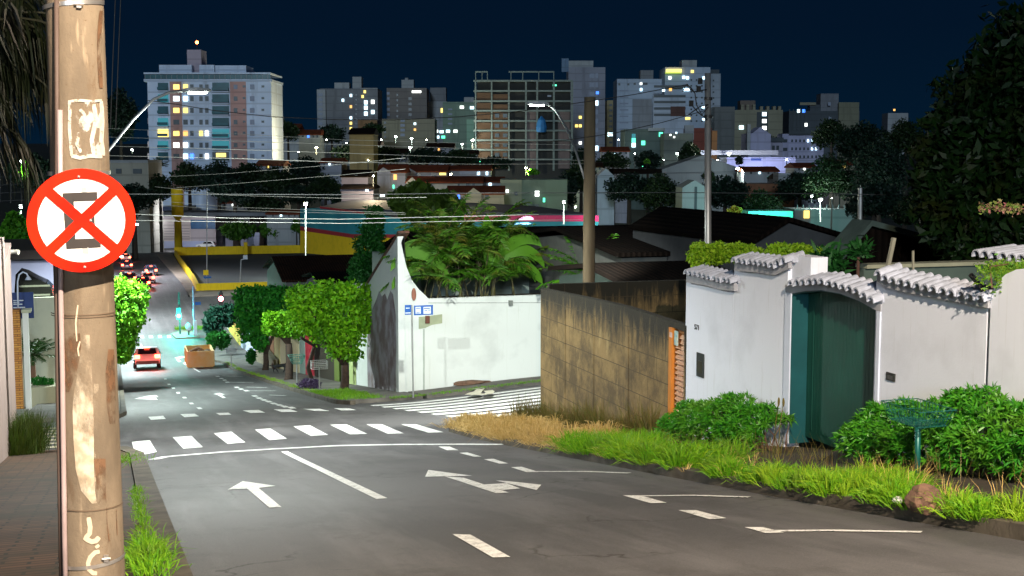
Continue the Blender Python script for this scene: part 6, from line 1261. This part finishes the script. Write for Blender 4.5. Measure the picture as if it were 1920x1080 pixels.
T = Bld('building', 'red roofed low buildings above the dark round tree', 390, 1290, 1335, 240, 10, fm('red_low', (.22, .06, .04)), cat='building'); T.box(1283,1300,235,262,'white_front',LGR,-1,0)
# mid houses
def rhouse(label, d, x0, x1, yr, ye, wm, rm, dep=10, gables=(), w=(), yb=None):
    T = Bld('house', label, d, x0, x1, ye, dep, wm, cat='house', grp='tiled roof houses on the hillside'); a = T.loc(x0-2, ye); b = T.loc(x1+2, ye); p = onD(d+dep/2, (x0+x1)/2, yr)-T.base
    mb = MB(); mb.prism([(a[0], -.6, a[1]), (a[0], dep/2, p.z), (a[0], dep+.6, a[1]), (a[0], dep+.6, a[1]-.25), (a[0], -.6, a[1]-.25)], (b[0]-a[0], 0, 0)); mb.build('roof', rm, T.o, local=True)
    for g_ in gables: T.gable(*g_[:5], g_[5] if len(g_) > 5 else wm, -.9, 1.2)
    for px, py, ww, hh, k in w: T.win(px, py, ww, hh, k)
    return T
HW = fm('house_beige', (.34, .30, .22)); HL = fm('house_lilac', (.30, .31, .36)); HP = fm('house_pale', (.36, .36, .33))
rhouse('pale gabled house left in the row with a warm lit side wall', 262, 708, 760, 308, 322, HL, ROOFR, gables=((708,719,733,322,314),), w=((741,332,6,10,'o'),(738,350,3,7,'g')))
rhouse('long tiled house in the upper row with a bright window', 275, 753, 838, 309, 321, HL, ROOFR, gables=((753,765,780,322,314),), w=((785,327,6,6,'d'),(813,327,7,6,'d'),(830,326,12,4,'y')))
rhouse('lilac house with an arched lit porch in the upper row', 280, 842, 920, 310, 318, HL, ROOFR, w=((880,324,36,6,'m'),(897,325,5,6,'b'),(913,325,4,6,'b')))
rhouse('middle row house with a pale gable and red tiled roof', 235, 762, 905, 330, 341, HP, ROOFR, gables=((762,773,785,343,332),), w=((860,347,4,5,'d'),(877,346,7,5,'d'),(888,347,5,6,'d')))
rhouse('house half hidden behind the middle row with a lit window', 240, 905, 945, 331, 340, HL, ROOFR, w=((919,346,5,6,'b'),(932,341,12,3,'b')))
rhouse('beige twin gabled house in front of the green block', 205, 838, 945, 348, 362, HW, ROOFR, gables=((835,846,858,362,357),(875,888,903,363,352)), w=((859,369,6,8,'u'),(913,369,7,10,'d'),(950,387,3,5,'d')))
T = Bld('apartment_block', 'plain grey green block with few lit windows in the middle distance', 215, 938, 978, 337, 18, fm('khaki_wall', (.24, .25, .19))); T.box(978,1064,337,None,'right_wing',fm('dim_green_wall',(.13,.17,.14)),.6,18); wins(T, [(951,359,'w'),(968,363,'d')], 5, 7); T.win(1007,363,8,10,'w'); T.win(1020,375,4,8,'g'); T.win(1007,388,8,10,'d')
rhouse('small dim house with a tilted grey roof left of the row', 240, 640, 690, 318, 330, fm('dim_lilac', (.16, .15, .20)), ROOFD, w=((668,330,4,4,'d'),))
rhouse('low house with pale walls among trees left of centre', 235, 640, 700, 345, 352, fm('dim_lilac', (.16, .15, .20)), ROOFD, w=((688,357,5,4,'b'),(717,366,8,5,'b')))
rhouse('small lit yellow house below the second tower', 300, 655, 700, 240, 250, fm('dim_yellow', (.35, .25, .1)), ROOFD)
for a in ((505,560,232,241,470,'low pale house on the skyline right of the white tower','w'),(560,600,243,252,430,'small house with a blue lit front below the skyline','u'),(655,712,263,272,380,'low warm roofed house under the second tower','y'),(705,760,278,286,350,'house with one white window under the two lamps','w'),(800,850,268,276,360,'low house under the greenish block with a warm window','o'),
 (850,895,281,288,345,'small house left of the foot of the unfinished building','y'),(600,640,296,304,300,'low house on the dark hillside left of the row','b'),(480,530,300,309,310,'olive roofed house beside the white tower','y'),(1080,1130,303,312,300,'low house left of the bright green street bush','y'),(1130,1180,275,283,350,'low brown roofed house before the tan tower','b'),
 (1490,1530,305,313,300,'low house right of the floodlit warehouse','w'),(1395,1460,312,320,285,'grey roofed house below the floodlit warehouse','b'),(1460,1540,325,334,250,'low dark roofed house right of the chimney block','o'),(1560,1610,300,308,320,'low house half hidden by the right hand trees','y'),(410,470,372,380,300,'low dim house behind the shop trees','w'),(500,560,392,400,270,'low dim house left of the turquoise wall','b')):
    x0, x1, yr_, ye_, d_, lb, kk = a; T = rhouse(lb, d_, x0, x1, yr_, ye_, random.choice((HW, HL, HP, LGR)), random.choice((ROOFR, ROOFB, ROOFR)), w=[(x0+(x1-x0)*f, ye_+4, 3.5, 4, kk if i == 1 else 'd') for i, f in enumerate((.2, .45, .7, .88))])
T = Bld('house', 'beige two window house right behind the near pole', 260, 196, 278, 305, 10, fm('beige_box', (.34, .33, .28)), cat='house'); wins(T, [(223,321,'d')], 10, 9); T.win(258,321,16,9,'d'); T.box(196,278,300,305,'parapet',LGR,-.3,10)
T = Bld('shop', 'white fronted shop with a blue sign beyond the parking lot', 285, 292, 404, 405, 10, fm('shop_pinkish', (.50, .44, .46)), cat='shop'); T.box(358,404,412,429,'blue_sign',mat('shop_blue', (.01, .10, .25), .4, var=.4, scale=1),-.3,0); T.box(292,305,424,None,'brick_pier',fm('brick_pier', (.30, .10, .04)),-.3,0); T.box(306,358,411,452,'pale_panel',fm('pale_panel', (.60, .52, .50)),-.2,0); T.box(305,395,452,None,'lower_wall',fm('blue_wall', (.45, .50, .70)),-.35,0); T.box(290,560,398,405,'roof_edge',DKT,-1,12)
for i in range(5): T.box(308,356,428+i*5,428.7+i*5,'shutter_line',DKT,-.25,-.2)
T = Bld('lit_sign', 'bright white lit sign box on the shop corner', 283, 277, 291, 413, 1, emi('white_sign_box', (.9, .97, 1), 12), yb=425, cat='sign', part='panel')
T = Bld('garden_wall', 'white wall behind the small trees beyond the parking lot', 292, 404, 600, 436, 1, fm('lilac_garden_wall', (.42, .44, .58)), cat='wall'); T.box(504,560,432,436,'rough_top',fm('rough_top', (.2, .16, .14)),0,1)
T = Bld('house', 'white and red corner house behind the lit sign', 300, 262, 292, 400, 10, fm('corner_white', (.45, .47, .50)), cat='house'); T.box(272,280,430,None,'red_panel',fm('red_panel', (.4, .05, .03)),-.2,0)
T = Bld('house', 'dark blue roofed house above the shop', 310, 300, 345, 388, 12, fm('blue_dim', (.07, .09, .16)), cat='house')
signal('green lit far traffic light right of the round sign', 262, 470, 410, 422, (.02, 1, .72), 1, light=False)
spot('shop_floodlight', onD(262, 340, 400), onD(286, 350, 440), 9000, (.9, .92, 1), 160, .8, .2)
# ---------------------------------------------------------------- distant lamps
LB = emi('far_lamp_glow', (.85, 1, .92), 90); LBW = emi('far_lamp_glow_warm', (1, .95, .6), 70)
def far_lamp(label, px, py, yb, d, watts, col=(.85, 1, .92), rp=2.2, pm=None, lit=None):
    h = onD(d, px, py); b = onD(d, px, yb); k = d/FPX; o = empty('street_lamp', tuple(b), label, 'street lamp', 'lit street lamps across the valley'); mb = MB(); mb.tube([b, h-Vector((0, 0, .3))], [max(.09, k*1.1), max(.07, k*.9)], 8); mb.build('pole', pm or (mat('pale_lamp_pole', (.5, .55, .5), .5, var=0) if px in (573, 1057, 1538, 39) else mat('dark_lamp_pole', (.06, .065, .06), .6, var=0)), o); mb = MB(); mb.box(h+Vector((0, 0, .18)), (rp*2.2*k, rp*2.2*k, .18)); mb.build('lamp_head', LHEAD, o)
    mb = MB(); mb.ell(h, (rp*k, rp*k, rp*k*.7), 10, 6); mb.build('lit_globe', lit or LB, o)
    if watts: point('lamp_light', h-hfw*3.5-Vector((0, 0, .6)), watts, col, .3, o)
far_lamp('tall white lit lamp post inside the parking lot before the turquoise building', 573, 383, 495, 175, 9000, rp=3.2)
far_lamp('lit lamp post before the magenta band of the long building', 1057, 380, 420, 150, 2600, rp=2.2)
far_lamp('lit lamp post behind the far grey wall on the right', 1538, 375, 416, 170, 3000, rp=3.2)
far_lamp('lit lamp post at the left edge beyond the small wall', 39, 389, 470, 120, 3500, rp=2.4)
far_lamp('lit street lamp low in the dark left of the row of houses', 593, 277, 290, 330, 11000, (1, .85, .5), 2, lit=LBW)
far_lamp('added warm lamp before the beige twin gabled house', 818, 366, 384, 188, 4000, (1, .85, .5), 1.8, lit=LBW); far_lamp('added warm lamp at the left end of the house rows', 700, 330, 350, 235, 5000, (1, .8, .5), 1.8, lit=LBW); far_lamp('added warm lamp between the upper and middle house rows', 845, 327, 338, 248, 5000, (1, .82, .5), 1.8, lit=LBW)  # three warm lamps added to brighten the hillside house rows
far_lamp('lit lamp right of the second tower', 742, 256, 268, 420, 8000, rp=2); far_lamp('upper one of two lit lamps under the third tower', 772, 260, 272, 400, 8000, rp=2); far_lamp('lower one of two lit lamps under the third tower', 769, 277, 292, 380, 8000, rp=2.4)
far_lamp('lit lamp at the lower left corner of the unfinished building', 886, 263, 285, 390, 9000, (1, .95, .7), 2.6, lit=LBW); far_lamp('lit lamp under the greenish block', 867, 270, 282, 400, 5000, rp=2)
far_lamp('lit lamp in front of the grey shed', 1383, 316, 330, 290, 2500, rp=3); far_lamp('lit lamp above the white floodlit warehouse', 1367, 288, 300, 335, 9000, (.95, 1, .8), 3)
far_lamp('lit lamp at the foot of the pale narrow house', 1293, 400, 412, 185, 1800, rp=2.4); far_lamp('small lit lamp right of the green block', 1079, 388, 400, 205, 1500, (.8, 1, .5), 2)
far_lamp('warm lit lamp over the bright bush behind the green block', 986, 315, 328, 290, 4500, (.8, 1, .4), 2, lit=LBW); far_lamp('violet white lamp above the beige box house', 248, 281, 288, 330, 2500, (.8, 1, .7), 2); far_lamp('small lamp before the dark trees on the right', 1522, 368, 380, 200, 1500, rp=1.8); far_lamp('lit lamp at the left edge among the garden leaves', 38, 303, 330, 150, 2500, (.8, 1, .6), 2.2)
far_lamp('warm lamp beside the block with green stair windows', 1270, 288, 296, 350, 2500, rp=2)
proto_l = None
for i, (px, py, d) in enumerate(((560,285,380),(612,262,430),(650,268,420),(690,276,390),(715,262,430),(800,262,430),(822,270,420),(900,303,310),(1095,300,330),(1120,308,310),(1190,288,350),(1205,312,310),(1245,300,330),(1345,300,330),(1410,265,430),(1440,332,260),(1560,372,180),(1575,345,220),(1645,290,250),(1655,298,240),(1690,305,215),(700,345,240),(690,300,300),(500,268,430),(520,300,340),(640,300,320),(470,312,330),(1080,318,300),(1160,262,380),(1330,268,390),(1475,300,330),(1530,318,300))):
    h = onD(d, px, py); k = d/FPX; o = empty('street_lamp', tuple(h-Vector((0, 0, 6))), 'tiny white lamp glinting far across the valley among dark trees', 'street lamp', 'tiny lamps far across the valley')
    mb = MB(); mb.ell(h, (1.1*k, 1.1*k, .9*k), 8, 6); mb.build('lit_globe', (LB, LBW, LB, WIN['g'])[i % 4], o); mb = MB(); mb.tube([h-Vector((0, 0, 6)), h], .12, 6); mb.build('pole', MATS['dark_lamp_pole'], o)
# ---------------------------------------------------------------- trees across the valley
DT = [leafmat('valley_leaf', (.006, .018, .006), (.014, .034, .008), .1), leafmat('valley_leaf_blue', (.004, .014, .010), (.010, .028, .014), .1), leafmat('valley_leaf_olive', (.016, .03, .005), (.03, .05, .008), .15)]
protos = []
for k in range(3):
    es = [(0, 0, 1.0, 1.0, 1.0, .8)]+[(math.cos(a)*.75, math.sin(a)*.75, .8+.35*math.sin(a*2+k), .6, .6, .5) for a in np.arange(0, 2*PI, 2*PI/6)]+[(.2*k-.2, 0, 1.55, .55, .55, .45)]
    P, d = blobpts(2600, es, shell=.6); protos.append(es)
def vtree(label, px, py, rx, ry, d, k=0, n=None, size=None, grp='dark trees across the valley', m=None, name='tree'):
    c = onD(d, px, py); s = d/FPX; R_, H_ = rx*s, ry*s; gz = G(c.x, c.y); zb = min(gz, c.z-H_*1.1); o = empty(name, (c.x, c.y, zb), label, 'tree', grp); es = [(c.x+e[0]*R_*.6, c.y+e[1]*R_*.6, c.z+(e[2]-1.0)*H_*.8, e[3]*R_*.62, e[4]*R_*.62, e[5]*H_*.85) for e in protos[k % 3]]
    n = n or int(min(8000, max(900, rx*ry*2.6))); P, dd = blobpts(n, es, shell=.25); npmesh('crown', leaves(P, size or max(.4, 5.0*s*(1 if rx > 14 else .8)), .6), 4, m or DT[k % 3], o)
    mb = MB(); mb.tube([(c.x, c.y, zb-.3), (c.x, c.y, c.z)], [R_*.09+.05, R_*.05+.03], 7, False); mb.build('trunk', mat('valley_bark', (.03, .022, .016), .95), o)
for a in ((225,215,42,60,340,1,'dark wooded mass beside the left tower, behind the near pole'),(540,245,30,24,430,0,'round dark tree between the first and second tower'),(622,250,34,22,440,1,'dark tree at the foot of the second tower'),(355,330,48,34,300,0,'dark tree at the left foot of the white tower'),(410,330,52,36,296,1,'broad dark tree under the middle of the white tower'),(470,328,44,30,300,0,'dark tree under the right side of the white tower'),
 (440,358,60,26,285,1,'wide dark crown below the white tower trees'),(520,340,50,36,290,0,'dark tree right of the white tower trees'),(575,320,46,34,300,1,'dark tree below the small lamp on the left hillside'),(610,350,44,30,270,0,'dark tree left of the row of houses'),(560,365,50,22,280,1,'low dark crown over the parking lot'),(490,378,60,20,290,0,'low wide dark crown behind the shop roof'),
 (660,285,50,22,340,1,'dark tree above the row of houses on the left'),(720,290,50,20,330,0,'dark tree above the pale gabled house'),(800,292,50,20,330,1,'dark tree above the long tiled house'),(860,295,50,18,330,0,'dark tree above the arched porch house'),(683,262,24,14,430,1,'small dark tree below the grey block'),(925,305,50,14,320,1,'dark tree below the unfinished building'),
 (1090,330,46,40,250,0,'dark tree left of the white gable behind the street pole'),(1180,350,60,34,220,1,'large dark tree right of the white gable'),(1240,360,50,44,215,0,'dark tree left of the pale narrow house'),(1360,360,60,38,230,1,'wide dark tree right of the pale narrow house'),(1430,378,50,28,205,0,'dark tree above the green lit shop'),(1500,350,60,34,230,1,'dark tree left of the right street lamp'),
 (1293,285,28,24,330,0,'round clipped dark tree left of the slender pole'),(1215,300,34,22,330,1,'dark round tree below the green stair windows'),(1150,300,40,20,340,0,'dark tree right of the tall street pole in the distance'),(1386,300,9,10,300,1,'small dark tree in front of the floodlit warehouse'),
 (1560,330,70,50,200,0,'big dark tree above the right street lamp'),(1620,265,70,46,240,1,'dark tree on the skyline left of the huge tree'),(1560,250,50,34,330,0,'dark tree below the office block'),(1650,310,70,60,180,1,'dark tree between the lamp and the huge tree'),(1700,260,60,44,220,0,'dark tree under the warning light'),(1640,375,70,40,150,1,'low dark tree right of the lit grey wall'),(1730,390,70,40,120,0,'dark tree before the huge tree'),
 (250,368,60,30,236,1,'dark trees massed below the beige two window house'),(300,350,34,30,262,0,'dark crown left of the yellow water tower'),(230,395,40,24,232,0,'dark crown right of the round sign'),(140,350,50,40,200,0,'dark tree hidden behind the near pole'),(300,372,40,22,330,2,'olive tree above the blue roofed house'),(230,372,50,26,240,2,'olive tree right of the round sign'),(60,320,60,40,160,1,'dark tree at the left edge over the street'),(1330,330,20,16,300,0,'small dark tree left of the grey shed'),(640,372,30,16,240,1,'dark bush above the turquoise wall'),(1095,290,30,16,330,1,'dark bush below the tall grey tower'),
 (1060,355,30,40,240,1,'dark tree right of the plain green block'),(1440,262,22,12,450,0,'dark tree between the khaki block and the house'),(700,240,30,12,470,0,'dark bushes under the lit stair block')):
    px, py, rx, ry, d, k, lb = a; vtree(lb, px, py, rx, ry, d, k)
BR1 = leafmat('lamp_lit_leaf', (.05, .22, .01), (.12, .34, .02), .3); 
vtree('bright green lamp lit bush behind the green block', 1000, 322, 15, 7, 286, 0, 700, .5, 'lamp lit green bushes', BR1); vtree('small lit green bush right of the low block', 1213, 302, 9, 6, 318, 0, 400, .4, 'lamp lit green bushes', BR1); vtree('lit green tree standing beyond the lot parapet', 447, 432, 42, 22, 268, 2, 2600, .7, 'small trees beyond the parking lot', leafmat('lot_tree_leaf', (.03, .10, .01), (.07, .18, .015), .2)); vtree('second green tree beyond the lot parapet', 508, 430, 30, 20, 272, 1, 1800, .7, 'small trees beyond the parking lot', leafmat('lot_tree_leaf', (.03, .10, .01), (.07, .18, .015), .2)); vtree('third small tree beside the turquoise building', 556, 424, 14, 16, 270, 0, 700, .6, 'small trees beyond the parking lot', leafmat('lot_tree_leaf', (.03, .10, .01), (.07, .18, .015), .2))
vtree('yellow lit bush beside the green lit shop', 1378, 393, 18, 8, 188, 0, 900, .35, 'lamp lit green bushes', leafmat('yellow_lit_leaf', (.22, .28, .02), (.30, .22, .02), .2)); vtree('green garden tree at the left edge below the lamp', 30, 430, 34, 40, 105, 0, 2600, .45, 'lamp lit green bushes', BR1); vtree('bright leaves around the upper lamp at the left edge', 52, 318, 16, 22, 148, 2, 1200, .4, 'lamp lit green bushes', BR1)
for px, py, d, lb in ((300,312,300,'small palm at the foot of the white tower'),(278,345,280,'short palm left of the yellow water tower')):
    b = onD(d, px, py+28); palm(lb, (b.x, b.y, b.z), onD(d, px, py).z-b.z, 14, 2.6, DT[2], 'small palms in the valley', ll=.9, tr=.25, n=10, w=.16)
for px, py, d, lb, rx in ((780,378,70,'pale feathery tree crown rising behind the planter palms',60),(830,395,72,'second feathery crown behind the planter palms',50)):
    vtree(lb, px, py, rx, 46, d, 2, 5200, .42, 'feathery trees behind the white house', leafmat('feathery_leaf', (.035, .075, .006), (.06, .11, .012), .2))
rh('brown roofed shed below the parking lot, left of the cypress', 528, 700, 478, 520, 92, 6, ROOFB, mat('pale_grey_wall', (.36, .37, .34)))
rh('dark low roof in front of the brown roofed shed', 600, 700, 508, 532, 80, 4, ROOFD, mat('blue_grey_wall', (.14, .15, .18), .9))
# fence grid at the far left
o = empty('mesh_fence', tuple(onY(90, 60, 380)), 'thin wire mesh fence behind the round sign at the left', 'fence'); mb = MB()
for px in (0, 20, 40, 58, 80, 100, 120): mb.tube([onY(90, px, 325), onY(90, px, 380)], .03, 4)
for py in (330, 345, 360, 375): mb.tube([onY(90, 0, py+2), onY(90, 125, py-4)], .02, 4)
mb.build('mesh', BLACK, o)
# ---------------------------------------------------------------- overhead wires
WIRE = mat('bare_aluminium_wire', (.55, .56, .5), .45, .5, var=0); WB = mat('black_cable', (.02, .02, .02))
def wire(label, pts, D, r, m, sag=0):
    W_ = [onD(D+ (i*0), *p) for i, p in enumerate(pts)]; P = []
    for a, b in zip(W_, W_[1:]):
        for i in range(8): P.append(a.lerp(b, i/8))
    P.append(W_[-1]); mb = MB(); mb.tube(P, r, 5, False); tag(mb.build('overhead_wire', m), label, 'wire', 'overhead wires')
wl = [('topmost pale wire from the near pole, crossing the white tower', [(150,238),(208,241),(430,250),(640,262),(860,268),(1100,272)], 33, .005, WIRE), ('second pale wire crossing the white tower', [(150,254),(208,257),(430,264),(640,271),(900,279),(1100,283)], 33, .0055, WIRE), ('third pale wire crossing the white tower', [(150,271),(208,274),(430,280),(640,287),(900,296),(1100,301)], 33, .0055, WIRE), ('fourth pale wire crossing the foot of the white tower', [(150,289),(208,292),(430,297),(640,304),(900,308),(1100,307)], 33, .0055, WIRE),
 ('pale wire climbing right over the dark trees', [(316,331),(430,325),(640,308),(760,296)], 40, .005, WIRE), ('lower pale wire climbing right over the dark trees', [(330,352),(430,345),(640,328),(760,317)], 40, .005, WIRE), ('long heavy dark cable across the middle of the picture', [(120,362),(240,364),(640,365),(900,362),(1280,361),(1600,364),(1960,372)], 34, .011, mat('grey_sheathed_cable', (.07, .075, .075), .5, var=0)), ('pale wire dropping from the yellow tower towards the lot', [(290,350),(430,366),(640,372),(800,370)], 38, .005, WIRE),
 ('pale wire over the shop roof', [(180,398),(240,401),(430,409),(640,411),(900,405),(1010,402)], 34, .007, WIRE), ('lower pale wire over the shop roof', [(180,411),(240,413),(430,416),(640,419),(900,414),(1090,412)], 34, .006, WIRE), ('dark service cable hanging from the slender pole to the lamp arm', [(276,188),(340,197),(400,207),(510,219),(620,224),(740,225),(860,219),(980,208),(1090,192),(1190,177),(1290,158)], 28, .009, WB), ('dark cable rising right behind the tall street pole', [(960,269),(1060,263),(1150,250),(1240,230),(1330,205)], 30, .009, WB),
 ('thin dark wire low over the right hillside', [(1110,305),(1300,300),(1500,297),(1960,290)], 40, .005, WB), ('thin dark wire below it over the right hillside', [(1110,330),(1300,323),(1500,320),(1960,318)], 40, .005, WB), ('faint thin wire over the parking lot', [(300,377),(430,388),(640,396),(760,399)], 40, .004, WIRE), ('faint thin wire just above the lot parapet', [(300,384),(430,394),(640,400),(760,402)], 40, .004, WIRE)]
for w_ in wl: wire(*w_)
for px, lb in ((211,'upright dark wire just right of the near pole'),(221,'thin upright dark wire right of the near pole')): wire(lb, [(px+6,-20),(px,130),(px-4,240)], 20, .008, WB)
